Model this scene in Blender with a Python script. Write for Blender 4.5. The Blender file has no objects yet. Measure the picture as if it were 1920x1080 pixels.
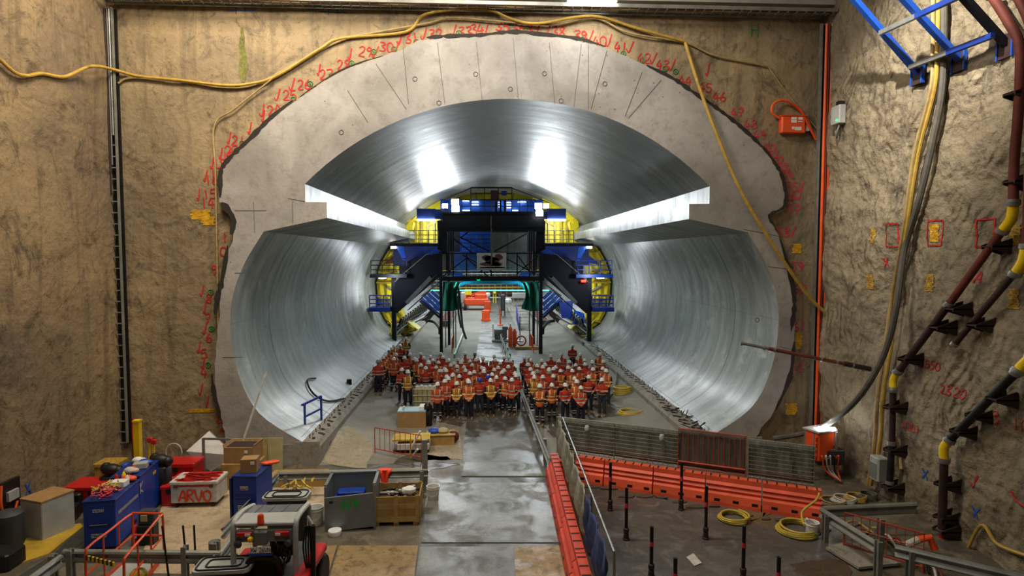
import bpy, bmesh, math, random
from mathutils import Vector, Matrix, noise, geometry
random.seed(7)
PI = math.pi
SC = bpy.context.scene
COL = SC.collection
V = Vector
# ------------------------------------------------------------------ camera
FPX = 1100.0; CAMH = 7.4
PITCH = math.atan(60 / FPX); YAW = math.atan(55 / FPX * math.cos(PITCH))
cd = bpy.data.cameras.new('camera'); cam = bpy.data.objects.new('camera', cd); COL.objects.link(cam)
cd.sensor_width = 36; cd.lens = FPX / 1920 * 36; cd.clip_start = .1; cd.clip_end = 400
cam.location = (0, 0, CAMH); cam.rotation_euler = (PI/2 - PITCH, 0, -YAW)
SC.camera = cam
# ------------------------------------------------------------------ view and world
SC.view_settings.view_transform = 'Standard'; SC.view_settings.look = 'None'
SC.view_settings.gamma = 1; SC.view_settings.use_curve_mapping = False
SC.view_settings.exposure = 0.0
w = bpy.data.worlds.new('world'); SC.world = w; w.use_nodes = True
w.node_tree.nodes['Background'].inputs[0].default_value = (.8, .75, .65, 1)
w.node_tree.nodes['Background'].inputs[1].default_value = .02
def area(name, loc, rot, size, power, col=(1, 1, 1), sy=None, spread=180):
    l = bpy.data.lights.new(name, 'AREA'); l.energy = power; l.color = col; l.size = size
    if sy: l.shape = 'RECTANGLE'; l.size_y = sy
    l.spread = math.radians(spread)
    o = bpy.data.objects.new(name, l); o.location = loc; o.rotation_euler = rot; COL.objects.link(o); return o
def spot(name, loc, target, power, angle, col=(1, 1, 1), r=.15, blend=.5):
    l = bpy.data.lights.new(name, 'SPOT'); l.energy = power; l.color = col; l.spot_size = math.radians(angle)
    l.shadow_soft_size = r; l.spot_blend = blend
    o = bpy.data.objects.new(name, l); o.location = loc
    o.rotation_euler = (V(target) - V(loc)).to_track_quat('-Z', 'Y').to_euler(); COL.objects.link(o); return o
def point(name, loc, power, col=(1, 1, 1), r=.2):
    l = bpy.data.lights.new(name, 'POINT'); l.energy = power; l.color = col; l.shadow_soft_size = r
    o = bpy.data.objects.new(name, l); o.location = loc; COL.objects.link(o); return o
WARM = (1, .86, .66); NEUT = (1, .93, .82); COOL = (.86, .95, 1)
# unseen area lights added overhead to brighten the shaft walls and portal
area('shaft_fill_light', (-7.5, 16.2, 18.5), (math.radians(22), 0, math.radians(12)), 3, 1500, WARM)
area('shaft_fill_light', (.5, 15.6, 18.5), (math.radians(24), 0, 0), 3, 1300, NEUT)
area('shaft_fill_light', (-2, 6, 18.4), (math.radians(28), 0, 0), 6, 850, NEUT)
spot('wall_floodlight', (6.5, 12.5, 17.6), (12.3, 15.8, 12.8), 8500, 52, NEUT, .10, .9)
# floodlights on the gantry head, facing down the tunnel (fixtures are built further down)
GC = .68            # gantry centre line
for gx in (-2.9, -2.0, 3.6, 4.3):
    spot('gantry_floodlight_light', (gx, 43.0, 11.1), (gx*1.6 - .5, 24, 8.5), 1000, 150, COOL, .22, 1)
for gx in (-7.2, 8.7):
    point('platform_lamp_light', (gx*.93, 42.6, 6.0), 170, COOL, .25)
    point('platform_lamp_light', (gx*.9+.05, 46.6, 4.5), 200, COOL, .25)
    point('platform_lamp_light', (gx*.62+.3, 46.3, 9.9), 160, COOL, .2)
area('tunnel_lamp_light', (.7, 60, 10.5), (0, 0, 0), 8, 2200, COOL, 12)
area('tunnel_lamp_light', (.7, 82, 10.5), (0, 0, 0), 8, 3000, COOL, 20)
# ------------------------------------------------------------------ pixel readings -> world points on real planes
def ray(px, py):
    x = (px - 960) / FPX; y = (540 - py) / FPX
    d1 = math.cos(PITCH) + y*math.sin(PITCH); d2 = -math.sin(PITCH) + y*math.cos(PITCH)
    c, s = math.cos(YAW), math.sin(YAW)
    return V((x*c + d1*s, -x*s + d1*c, d2))
def aty(px, py, Y): d = ray(px, py); t = Y/d.y; return V((t*d.x, Y, CAMH + t*d.z))
def atz(px, py, Z=0): d = ray(px, py); t = (Z - CAMH)/d.z; return V((t*d.x, t*d.y, Z))
def atx(px, py, X): d = ray(px, py); t = X/d.x; return V((X, t*d.y, CAMH + t*d.z))
# ------------------------------------------------------------------ materials
def lin(h):
    h = h.lstrip('#'); return tuple((lambda c: c/12.92 if c <= .04045 else ((c+.055)/1.055)**2.4)(int(h[i:i+2], 16)/255) for i in (0, 2, 4))
class NT:
    def __init__(s, name):
        s.m = bpy.data.materials.new(name); s.m.use_nodes = True; s.n = s.m.node_tree; s.b = s.n.nodes['Principled BSDF']
    def new(s, t, **k):
        x = s.n.nodes.new(t)
        for a, b in k.items(): setattr(x, a, b)
        return x
    def link(s, a, b): s.n.links.new(a, b)
    def coord(s, kind='Object', scale=(1, 1, 1)):
        c = s.new('ShaderNodeTexCoord'); mp = s.new('ShaderNodeMapping'); mp.inputs['Scale'].default_value = scale
        s.link(c.outputs[kind], mp.inputs[0]); return mp.outputs[0]
    def noise(s, vec, scale, detail=4, rough=.6, dist=0):
        x = s.new('ShaderNodeTexNoise'); x.inputs['Scale'].default_value = scale; x.inputs['Detail'].default_value = detail
        x.inputs['Roughness'].default_value = rough; x.inputs['Distortion'].default_value = dist
        s.link(vec, x.inputs['Vector']); return x.outputs[0]
    def ramp(s, f, stops):
        r = s.new('ShaderNodeValToRGB'); e = r.color_ramp.elements
        while len(e) < len(stops): e.new(.5)
        for el, (p, c) in zip(e, stops):
            el.position = p; el.color = (c, c, c, 1) if isinstance(c, (int, float)) else (*c, 1)
        s.link(f, r.inputs[0]); return r.outputs[0]
    def mix(s, f, a, b, mode='MIX'):
        x = s.new('ShaderNodeMixRGB', blend_type=mode)
        for sock, v in ((x.inputs[0], f), (x.inputs[1], a), (x.inputs[2], b)):
            if hasattr(v, 'links'): s.link(v, sock)
            elif isinstance(v, (int, float)): sock.default_value = v if sock == x.inputs[0] else (v, v, v, 1)
            else: sock.default_value = (*v, 1)
        return x.outputs[0]
    def math(s, op, a, b=0):
        x = s.new('ShaderNodeMath', operation=op)
        for i, v in enumerate((a, b)):
            if hasattr(v, 'links'): s.link(v, x.inputs[i])
            else: x.inputs[i].default_value = v
        return x.outputs[0]
    def bump(s, h, strength=.5, dist=.05):
        x = s.new('ShaderNodeBump'); x.inputs['Strength'].default_value = strength; x.inputs['Distance'].default_value = dist
        s.link(h, x.inputs['Height']); s.link(x.outputs[0], s.b.inputs['Normal'])
    def base(s, c):
        if hasattr(c, 'links'): s.link(c, s.b.inputs['Base Color'])
        else: s.b.inputs['Base Color'].default_value = (*c, 1)
_M = {}
def mat(name, col, rough=.6, metal=0, var=.25, scale=4, bump=0, emit=0, alpha=1, spec=.5):
    if name in _M: return _M[name]
    if isinstance(col, str): col = lin(col)
    t = NT(name); t.b.inputs['Roughness'].default_value = rough; t.b.inputs['Metallic'].default_value = metal
    t.b.inputs['Specular IOR Level'].default_value = spec
    v = t.coord(); n = t.noise(v, scale, 5)
    f = t.ramp(n, [(.3, 0), (.7, 1)])
    t.base(t.mix(f, tuple(c*(1-var) for c in col), tuple(min(1, c*(1+var*.6)) for c in col)))
    if bump: t.bump(t.noise(v, scale*6, 3), bump, .02)
    if emit:
        t.b.inputs['Emission Color'].default_value = (*col, 1); t.b.inputs['Emission Strength'].default_value = emit
    if alpha < 1: t.b.inputs['Alpha'].default_value = alpha
    _M[name] = t.m; return t.m
def M(n): return _M[n]
mat('galv', '#9a9c98', .42, .7, .25, 3); mat('galv_dull', '#8c8c84', .55, .35, .3, 2, .2)
mat('steel_dark', '#2c2b2b', .5, .6, .4, 4); mat('black', '#141416', .5, 0, .3); mat('rubber', '#1b1b1c', .75, 0, .3)
mat('navy', '#0a0e1e', .5, .1, .3, 1); mat('navy_panel', '#0b0e18', .7, 0, .35, .8); mat('blue', '#0b3288', .45, 0, .3, 1.5)
mat('blue_bright', '#184fb4', .45, 0, .25, 1.5); mat('tarp_blue', '#1450c0', .5, 0, .45, 3, .5)
mat('yellow', '#f0dc20', .5, 0, .25, 1.2); mat('yellow_elbow', '#e8c410', .4, 0, .15, 3); mat('yellow_deck', '#c9a82c', .7, 0, .35, 1.5)
mat('rust', '#6b2e22', .7, .2, .35, 2, .2); mat('rust_dark', '#3a2622', .7, .2, .4, 2, .2)
mat('orange', '#f0551c', .5, 0, .2, 2); mat('orange_paint', '#d94a1a', .45, 0, .25, 2); mat('orange_cable', '#ec5a22', .5, 0, .15)
mat('barrier_orange', '#f4603c', .55, 0, .3, 1.4, .15); mat('barrier_red', '#d2452c', .6, 0, .3, 1.4, .15)
mat('red', '#c01c1c', .45, 0, .25, 2); mat('red_mesh', '#b8442c', .5, .2, .3)
mat('paint_red', '#c0201c', .8, 0, .2, 6); mat('paint_pink', '#d83850', .8, 0, .3, 6); mat('paint_green', '#1d7a3c', .8, 0, .3, 6)
mat('paint_yellow', '#d8a420', .8, 0, .45, 8); mat('paint_ochre', '#b08c34', .85, 0, .5, 9); mat('paint_blue', '#2458b0', .8, 0, .3, 6); mat('paint_green_bright', '#18b050', .7, 0, .2, 6)
mat('white', '#e4e4e0', .5, 0, .12); mat('white_dirty', '#c4c2ba', .6, 0, .3, 5); mat('grey_panel', '#7f8584', .5, .2, .2, 2)
mat('grey_light', '#a8aaa6', .55, 0, .2, 2); mat('grey_mid', '#6a6c6a', .6, 0, .25, 2); mat('grey_dark', '#3a3d40', .6, 0, .3, 2)
mat('hose_yellow', '#b8953c', .55, 0, .3, 5); mat('hose_tan', '#a8905c', .6, 0, .3, 5); mat('hose_grey', '#5a564e', .7, 0, .3, 4)
mat('hose_bright', '#c8b044', .5, 0, .2, 5)
mat('wood', '#a8854a', .7, 0, .3, 3, .2); mat('wood_light', '#b8985c', .75, 0, .3, 3, .2); mat('cardboard', '#a07c4c', .8, 0, .2, 3)
mat('cabinet_blue', '#123c9c', .45, 0, .2, 1.5); mat('cabinet_blue_dark', '#0c2a70', .5, 0, .2, 1.5)
mat('glass_lamp', '#ffffff', .3, 0, 0, 1, 0, 60); mat('lamp_soft', '#fff4dc', .3, 0, 0, 1, 0, 18)
mat('lamp_red', '#ff3010', .3, 0, 0, 1, 0, 4); mat('lamp_green', '#10ff60', .3, 0, 0, 1, 0, 6)
mat('cloth_grey', '#75776a', .9, 0, .3, 2.5, .5); mat('cloth_light', '#9da094', .9, 0, .35, 3, .6)
mat('netting_green', '#12806a', .8, 0, .35, 2, .5); mat('banner', '#d2d2ce', .6, 0, .06)
mat('banner_dark', '#6a4646', .6, 0, .3); mat('navy_cloth', '#0b1022', .85, 0, .3, 5, .3)
mat('beige_box', '#b4a878', .7, 0, .2, 3); mat('concrete_dark', '#6a665e', .8, 0, .3, 2, .3)
def geo_noise_concrete():
    # cast portal face: pale, stained, dotted with form-tie holes
    t = NT('portal_concrete'); v = t.coord('Object')
    n1 = t.noise(v, .35, 6, .6, .4); n2 = t.noise(v, 2.2, 6, .7); n3 = t.noise(v, 14, 3)
    c = t.mix(t.ramp(n1, [(.35, 0), (.68, 1)]), lin('#87827c'), lin('#b3aea8'))
    c = t.mix(t.ramp(n2, [(.28, .55), (.5, 0)]), c, lin('#726b62'))
    vo = t.new('ShaderNodeTexVoronoi'); vo.inputs['Scale'].default_value = 2.2; t.link(v, vo.inputs['Vector'])
    dots = t.ramp(vo.outputs['Distance'], [(.05, 1), (.075, 0)])
    c = t.mix(t.math('MULTIPLY', dots, .75), c, lin('#5b554d')); t.base(c)
    t.b.inputs['Roughness'].default_value = .75
    t.bump(t.mix(.4, n2, n3), .35, .05); return t.m
def rock(name, ca, cb, cc, bumps, coord_scale, wave):
    t = NT(name); v = t.coord('Object', coord_scale); v0 = t.coord('Object')
    big = t.noise(v0, .22, 5, .6, .5); streak = t.noise(v, 1.0, 6, .65, .6); fine = t.noise(v0, 5, 8, .7); mid = t.noise(v0, 1.3, 6, .65, 1)
    c = t.mix(t.ramp(big, [(.35, 0), (.66, 1)]), ca, cb)
    c = t.mix(t.ramp(streak, [(.36, .55), (.5, 0)]), c, cc)
    c = t.mix(t.ramp(t.noise(v0, .8, 8, .75, 1.2), [(.36, .8), (.47, 0)]), c, tuple(x*.72 for x in cc))
    c = t.mix(t.ramp(t.noise(v0, 2.6, 8, .8, .8), [(.35, .7), (.43, 0)]), c, tuple(x*.55 for x in cc))
    c = t.mix(t.ramp(mid, [(.6, 0), (.78, .45)]), c, tuple(min(1, x*1.35) for x in cb))
    c = t.mix(t.ramp(fine, [(.3, .75), (.42, 0)]), c, tuple(x*.45 for x in ca)); t.base(c)
    t.b.inputs['Roughness'].default_value = .78
    # raked arcs left by the excavator teeth
    wv = t.new('ShaderNodeTexWave', wave_type='RINGS', rings_direction='X' if name == 'wall_rock_right' else 'Y')
    wv.inputs['Scale'].default_value = 1.1; wv.inputs['Distortion'].default_value = 14; wv.inputs['Detail'].default_value = 3; wv.inputs['Detail Scale'].default_value = .5
    t.link(v0, wv.inputs['Vector'])
    msk = t.ramp(t.noise(v0, .5, 3), [(.45, 0), (.62, 1)])
    crag = t.new('ShaderNodeTexVoronoi', feature='F1'); crag.inputs['Scale'].default_value = 3.2; crag.inputs['Detail'].default_value = 4; t.link(v0, crag.inputs['Vector'])
    fine = t.mix(.5, fine, crag.outputs['Distance'])
    h = t.mix(.5, t.mix(.5, fine, mid), t.math('MULTIPLY', t.mix(wave, 0., wv.outputs[0]), msk), 'ADD')
    t.bump(h, bumps, .12); return t.m
MAT_PORTAL = geo_noise_concrete()
MAT_WB = rock('wall_rock_back', lin('#84745a'), lin('#a8926e'), lin('#665a47'), .55, (2.2, 1, .25), .5)
MAT_WL = rock('wall_rock_left', lin('#746450'), lin('#98825f'), lin('#544836'), .6, (1, 2.2, .25), .25)
MAT_WR = rock('wall_rock_right', lin('#7d7058'), lin('#a0937a'), lin('#61574a'), 1.3, (1, 1.6, .5), .9)
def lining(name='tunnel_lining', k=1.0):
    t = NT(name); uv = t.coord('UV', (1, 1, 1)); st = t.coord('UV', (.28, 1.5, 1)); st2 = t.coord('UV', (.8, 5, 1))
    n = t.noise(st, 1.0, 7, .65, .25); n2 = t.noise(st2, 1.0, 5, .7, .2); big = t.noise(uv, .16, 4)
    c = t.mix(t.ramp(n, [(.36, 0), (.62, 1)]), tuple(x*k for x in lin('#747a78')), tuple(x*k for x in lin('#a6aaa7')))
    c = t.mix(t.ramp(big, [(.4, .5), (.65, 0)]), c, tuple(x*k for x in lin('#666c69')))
    c = t.mix(t.ramp(t.noise(uv, .7, 6, .7, .5), [(.55, 0), (.72, .7)]), c, tuple(x*k for x in lin('#c0c4c0')))
    c = t.mix(t.ramp(t.noise(t.coord('UV', (.6, 1.1, 1)), 1.3, 5, .75, .3), [(.30, .7), (.42, 0)]), c, tuple(x*k for x in lin('#565c5a')))
    c = t.mix(t.ramp(n2, [(.62, 0), (.78, .55)]), c, lin('#c2c8c4'))
    c = t.mix(t.ramp(t.noise(uv, 2.2, 2), [(.72, 0), (.76, .8)]), c, lin('#3a3d3b'))
    sep = t.new('ShaderNodeSeparateXYZ'); t.link(uv, sep.inputs[0])
    for per, wd in ((2.05, .012), (12.3, .05)):
        m = t.math('PINGPONG', sep.outputs[1], per/2); line = t.math('LESS_THAN', m, wd); c = t.mix(t.math('MULTIPLY', line, .35 if per < 5 else .8), c, lin('#3d4442'))
    m = t.math('PINGPONG', sep.outputs[0], 2.6); c = t.mix(t.math('MULTIPLY', t.math('LESS_THAN', m, .012), .5), c, lin('#3d4442'))
    t.base(c); r = t.ramp(n, [(.3, .5), (.7, .34)]); t.link(r, t.b.inputs['Roughness'])
    t.b.inputs['Specular IOR Level'].default_value = .7
    t.bump(t.mix(.5, n, n2), .07, .04); return t.m
MAT_LINING = lining(); MAT_ARCH_SHADED = lining('tunnel_lining_arch_shaded', .62)  # arch: same lining, base colour darkened because it gets less direct light
def floor_mat(name, a, b, dirt, wet, scale=1.0):
    t = NT(name); v = t.coord(); n1 = t.noise(v, .35*scale, 6, .6, .5); n2 = t.noise(v, 1.6*scale, 7, .7, .6); n3 = t.noise(v, 12, 4)
    c = t.mix(t.ramp(n1, [(.38, 0), (.62, 1)]), a, b)
    c = t.mix(t.ramp(n2, [(.5, 0), (.66, .8)]), c, dirt)
    c = t.mix(t.ramp(n3, [(.3, .4), (.5, 0)]), c, tuple(x*.5 for x in a)); t.base(c)
    r = t.ramp(t.noise(v, .55*scale, 6, .65, .8), [(.5-wet*.22, .68), (.62-wet*.12, .36)] if wet else [(0, .75), (1, .75)])
    t.link(r, t.b.inputs['Roughness']); t.bump(t.mix(.5, n2, n3), .25, .02); return t.m
MAT_FLOOR = floor_mat('site_floor', lin('#4a443b'), lin('#6b6354'), lin('#877a62'), .35)
MAT_ROAD = floor_mat('wet_road', lin('#45443f'), lin('#5c5a52'), lin('#6e6a60'), .55)
MAT_INVERT = floor_mat('invert_concrete', lin('#7c786d'), lin('#8f8b7f'), lin('#848073'), 0)
MAT_SLAB = floor_mat('pale_slab', lin('#a58f70'), lin('#bda98a'), lin('#857357'), 0)
MAT_CAGE = floor_mat('dark_slab', lin('#4c4944'), lin('#615d57'), lin('#77716a'), .45, 1.3)
MAT_CURB = floor_mat('curb_concrete', lin('#8a867a'), lin('#9c978b'), lin('#5c574c'), 0, 1.5)
# ------------------------------------------------------------------ mesh builder
class MB:
    def __init__(s): s.v = []; s.f = []; s.mi = []; s.cur = 0
    def add(s, vs, fs, M4=None):
        o = len(s.v)
        s.v += [(M4 @ V(p)) if M4 else V(p) for p in vs]
        for f in fs: s.f.append([i + o for i in f]); s.mi.append(s.cur)
        return s
    def box(s, c, d, rz=0, rx=0, ry=0, bev=0):
        x, y, z = d[0]/2, d[1]/2, d[2]/2
        M4 = Matrix.Translation(c) @ Matrix.Rotation(rz, 4, 'Z') @ Matrix.Rotation(ry, 4, 'Y') @ Matrix.Rotation(rx, 4, 'X')
        if bev:
            b = min(bev, x*.9, y*.9)
            prof = [(-x+b, -y), (x-b, -y), (x, -y+b), (x, y-b), (x-b, y), (-x+b, y), (-x, y-b), (-x, -y+b)]
            e = min(b*.6, z*.5); vs = []
            for zz, k in ((-z, 1-e/x*.8), (-z+e, 1), (z-e, 1), (z, 1-e/x*.8)): vs += [(px*k, py*(1-e/y*.8 if k < 1 else 1), zz) for px, py in prof]
            fs = [list(range(7, -1, -1)), list(range(24, 32))]
            for r in range(3): fs += [[r*8+i, r*8+(i+1) % 8, (r+1)*8+(i+1) % 8, (r+1)*8+i] for i in range(8)]
            return s.add(vs, fs, M4)
        vs = [(-x, -y, -z), (x, -y, -z), (x, y, -z), (-x, y, -z), (-x, -y, z), (x, -y, z), (x, y, z), (-x, y, z)]
        return s.add(vs, [(0, 3, 2, 1), (4, 5, 6, 7), (0, 1, 5, 4), (1, 2, 6, 5), (2, 3, 7, 6), (3, 0, 4, 7)], M4)
    def bar(s, a, b, w, h=None, up=(0, 0, 1)):
        a, b = V(a), V(b); h = h or w; d = b - a; L = d.length
        if L < 1e-5: return s
        d.normalize(); u = V(up)
        if abs(d.dot(u)) > .98: u = V((0, 1, 0))
        x = d.cross(u).normalized(); y = x.cross(d)
        M4 = Matrix(((x.x, d.x, y.x, a.x), (x.y, d.y, y.y, a.y), (x.z, d.z, y.z, a.z), (0, 0, 0, 1)))
        W, Hh = w/2, h/2
        vs = [(-W, 0, -Hh), (W, 0, -Hh), (W, L, -Hh), (-W, L, -Hh), (-W, 0, Hh), (W, 0, Hh), (W, L, Hh), (-W, L, Hh)]
        return s.add(vs, [(0, 3, 2, 1), (4, 5, 6, 7), (0, 1, 5, 4), (1, 2, 6, 5), (2, 3, 7, 6), (3, 0, 4, 7)], M4)
    def tube(s, pts, r, n=8, closed=False, caps=True):
        pts = [V(p) for p in pts]; N = len(pts); rs = r if isinstance(r, (list, tuple)) else [r]*N; prev = None; o = len(s.v)
        for i, p in enumerate(pts):
            if closed: d = pts[(i+1) % N] - pts[i-1]
            else: d = pts[min(i+1, N-1)] - pts[max(i-1, 0)]
            if d.length < 1e-7: d = V((0, 0, 1))
            d.normalize()
            if prev is None:
                u = V((0, 0, 1)) if abs(d.z) < .9 else V((1, 0, 0)); x = d.cross(u).normalized()
            else: x = (prev - d*prev.dot(d)).normalized()
            prev = x; y = d.cross(x)
            s.v += [p + (x*math.cos(2*PI*k/n) + y*math.sin(2*PI*k/n))*rs[i] for k in range(n)]
        for i in range(N if closed else N-1):
            j = (i+1) % N
            for k in range(n): s.f.append([o+i*n+k, o+i*n+(k+1) % n, o+j*n+(k+1) % n, o+j*n+k]); s.mi.append(s.cur)
        if caps and not closed:
            s.f.append([o+k for k in range(n-1, -1, -1)]); s.mi.append(s.cur); s.f.append([o+(N-1)*n+k for k in range(n)]); s.mi.append(s.cur)
        return s
    def lathe(s, prof, c=(0, 0, 0), n=20, M4=None, sx=1, sy=1):
        vs = []; fs = []
        for r, z in prof: vs += [(c[0]+r*sx*math.cos(2*PI*k/n), c[1]+r*sy*math.sin(2*PI*k/n), c[2]+z) for k in range(n)]
        for i in range(len(prof)-1): fs += [[i*n+k, i*n+(k+1) % n, (i+1)*n+(k+1) % n, (i+1)*n+k] for k in range(n)]
        if prof[0][0] > 1e-4: fs.append(list(range(n-1, -1, -1)))
        if prof[-1][0] > 1e-4: fs.append([(len(prof)-1)*n+k for k in range(n)])
        return s.add(vs, fs, M4)
    def ball(s, c, r, n=12, sc=(1, 1, 1)):
        vs = []; m = n//2
        for i in range(m+1):
            a = PI*i/m; vs += [(c[0]+r*sc[0]*math.sin(a)*math.cos(2*PI*k/n), c[1]+r*sc[1]*math.sin(a)*math.sin(2*PI*k/n), c[2]-r*sc[2]*math.cos(a)) for k in range(n)]
        return s.add(vs, [[i*n+k, i*n+(k+1) % n, (i+1)*n+(k+1) % n, (i+1)*n+k] for i in range(m) for k in range(n)])
    def prism(s, poly, a, b):      # poly: list of points; extruded by vector a->b offsets
        n = len(poly); a, b = V(a), V(b)
        vs = [V(p)+a for p in poly] + [V(p)+b for p in poly]
        return s.add(vs, [list(range(n-1, -1, -1)), list(range(n, 2*n))] + [[i, (i+1) % n, n+(i+1) % n, n+i] for i in range(n)])
    def islands(s):
        n = len(s.v); par = list(range(n))
        def find(a):
            while par[a] != a: par[a] = par[par[a]]; a = par[a]
            return a
        for f in s.f:
            for b in f[1:]: par[find(b)] = find(f[0])
        out = {}
        for f, mi in zip(s.f, s.mi):
            k = find(f[0])
            if k not in out: out[k] = (MB(), {})
            mb, mp = out[k]
            for i in f:
                if i not in mp: mp[i] = len(mb.v); mb.v.append(s.v[i])
            mb.f.append([mp[i] for i in f]); mb.mi.append(mi)
        return [x[0] for x in out.values()]
    SPLIT = {'rungs': 'rung', 'fork_slots': 'fork_slot', 'corner_posts': 'corner_post', 'rack_frame': 'rack_frame', 'blue_strut': 'blue_strut', 'jack': 'jack', 'backing_sheet': 'backing_sheet', 'roof_bars': 'roof_bar', 'top_grooves': 'top_groove',
             'slanted_struts': 'slanted_strut', 'brace': 'brace', 'cabinet_row': 'cabinet', 'hazard_stripe': 'hazard_stripe', 'upright': 'upright', 'tread': 'tread', 'tower_post': 'tower_post', 'inner_stairs': 'stair_beam'}
    def build(s, name, m, parent=None, world=True, smooth=False):
        if parent and name in MB.SPLIT:
            o = None
            for mb in s.islands(): o = mb.build1(MB.SPLIT[name], m, parent, world, smooth)
            return o
        return s.build1(name, m, parent, world, smooth)
    def build1(s, name, m, parent=None, world=True, smooth=False):
        me = bpy.data.meshes.new(name)
        off = parent.matrix_basis.translation if (parent and world) else V((0, 0, 0))
        if parent and world and parent.parent: off = off + parent.parent.matrix_basis.translation
        me.from_pydata([tuple(p - off) for p in s.v], [], s.f); me.update()
        for x in (m if isinstance(m, (list, tuple)) else [m]): me.materials.append(x if not isinstance(x, str) else M(x))
        if any(s.mi): me.polygons.foreach_set('material_index', s.mi)
        bm = bmesh.new(); bm.from_mesh(me); bmesh.ops.remove_doubles(bm, verts=bm.verts, dist=1e-5); bmesh.ops.recalc_face_normals(bm, faces=bm.faces); bm.to_mesh(me); bm.free()
        if smooth:
            me.polygons.foreach_set('use_smooth', [True]*len(me.polygons))
            try: me.set_sharp_from_angle(angle=math.radians(40))
            except Exception: pass
        o = bpy.data.objects.new(name, me); COL.objects.link(o)
        if parent: o.parent = parent
        return o
def tag(o, label=None, cat=None, group=None, kind=None):
    if label: o['label'] = label
    if cat: o['category'] = cat
    if group: o['group'] = group
    if kind: o['kind'] = kind
    return o
def thing(name, label, cat, loc=(0, 0, 0), rz=0, group=None):
    o = bpy.data.objects.new(name, None); COL.objects.link(o); o.empty_display_size = .1
    o.location = loc; o.rotation_euler = (0, 0, rz); return tag(o, label, cat, group)
def copy_tree(o, parent=None):
    c = o.copy(); COL.objects.link(c); c.parent = parent
    for ch in [x for x in COL.objects if x.parent == o]: copy_tree(ch, c)
    return c
def one(name, mb, m, label, cat, group=None, smooth=False):
    o = mb.build(name, m, smooth=smooth)
    # put the origin at the base of the thing
    me = o.data; xs = [v.co for v in me.vertices]; lo = V([min(p[i] for p in xs) for i in range(3)]); hi = V([max(p[i] for p in xs) for i in range(3)])
    c = V(((lo.x+hi.x)/2, (lo.y+hi.y)/2, lo.z)); me.transform(Matrix.Translation(-c)); o.location = c
    return tag(o, label, cat, group)
def cr(pts, n=8, closed=False):      # Catmull-Rom curve through points
    P = [V(p) for p in pts]; out = []; N = len(P)
    if N < 3 and not closed: return [P[0].lerp(P[-1], i/n) for i in range(n+1)]
    for i in range(N if closed else N-1):
        g = (lambda k: P[k % N]) if closed else (lambda k: P[max(0, min(N-1, k))])
        a, b, c, d = g(i-1), g(i), g(i+1), g(i+2)
        for k in range(n):
            t = k/n; out.append(.5*((2*b) + (c-a)*t + (2*a-5*b+4*c-d)*t*t + (3*b-a-3*c+d)*t*t*t))
    if not closed: out.append(P[-1])
    return out
def struct(o): o['kind'] = 'structure'; return o
# ================================================================== THE SETTING
YP = 21.0; XL = -12.7; XR = 12.35; TC = 1.0
def fn(x, y, s=1.0, o=4):
    return noise.fractal(V((x*s, y*s, 3.7)), .9, 2.1, o)
def yback(x, z): return YP + .10 + .05*fn(x, z, .6)
def recess(y, z):
    # the broken pocket in the right wall
    d = ((y-17.3)/.55)**2 + ((z-5.7)/1.3)**2
    return .5*math.exp(-d)
def xright(y, z): return XR + .15*fn(y, z, .45, 5) + .07*fn(y+9, z*.8, 1.9, 6) + .03*abs(fn(y, z+5, 4.5, 3)) + recess(y, z)
def xleft(y, z): return XL + .06*fn(y, z+20, .5)
def rightpt(px, py, off=0.0):
    p = atx(px, py, XR)
    for _ in range(4): p = atx(px, py, xright(p.y, p.z) - off)
    return p
def backpt(px, py, off=0.0):
    p = aty(px, py, YP)
    for _ in range(2): p = aty(px, py, yback(p.x, p.z) - off)
    return p
# --- tunnel outline (half profile, measured from the centre line)
side = cr([(7.4, 0, .78), (8.9, 0, 1.85), (9.6, 0, 3.3), (9.82, 0, 4.9), (9.68, 0, 6.1), (9.25, 0, 7.2), (8.6, 0, 8.25)], 5)
ledge = [V((6.42, 0, 8.73)), V((6.42, 0, 9.27)), V((7.16, 0, 9.28)), V((7.16, 0, 9.9))]
R_ = 10.2; a0 = math.asin(7.16/R_); zc = 12.9 - R_; zr = 9.9 - (zc + R_*math.cos(a0))
arch = [V((R_*math.sin(a0*(1-i/16)), 0, zc + R_*math.cos(a0*(1-i/16)) + zr*(1-i/16)**2)) for i in range(1, 17)]
half = side + ledge + arch
full_r = [V((TC+p.x, 0, p.z)) for p in half]; full_l = [V((TC-p.x, 0, p.z)) for p in half]
inner = full_l + full_r[::-1][1:]
def extrude_profile(name, prof, y0, y1, m, smooth_ang=35):
    me = bpy.data.meshes.new(name); vs = []; fs = []; us = [0]
    for i in range(1, len(prof)): us.append(us[-1] + (prof[i]-prof[i-1]).length)
    for y in (y0, y1): vs += [(p.x, y, p.z) for p in prof]
    n = len(prof); fs = [[i, i+1, n+i+1, n+i] for i in range(n-1)]
    me.from_pydata(vs, [], fs); me.materials.append(m)
    me.materials.append(MAT_ARCH_SHADED)
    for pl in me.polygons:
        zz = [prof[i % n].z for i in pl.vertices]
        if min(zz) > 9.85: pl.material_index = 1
    uv = me.uv_layers.new(name='UVMap')
    for li, l in enumerate(me.loops):
        i = l.vertex_index; uv.data[li].uv = (us[i % n], y0 if i < n else y1)
    me.polygons.foreach_set('use_smooth', [True]*len(me.polygons)); me.set_sharp_from_angle(angle=math.radians(smooth_ang))
    o = bpy.data.objects.new(name, me); COL.objects.link(o); return struct(o)
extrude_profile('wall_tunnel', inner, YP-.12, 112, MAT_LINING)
mb = MB(); mb.box((TC, 112.2, 7), (26, .3, 15)); struct(mb.build('wall_tunnel_end', mat('far_wall', '#8f8c84', .8, 0, .4, .6)))
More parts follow.
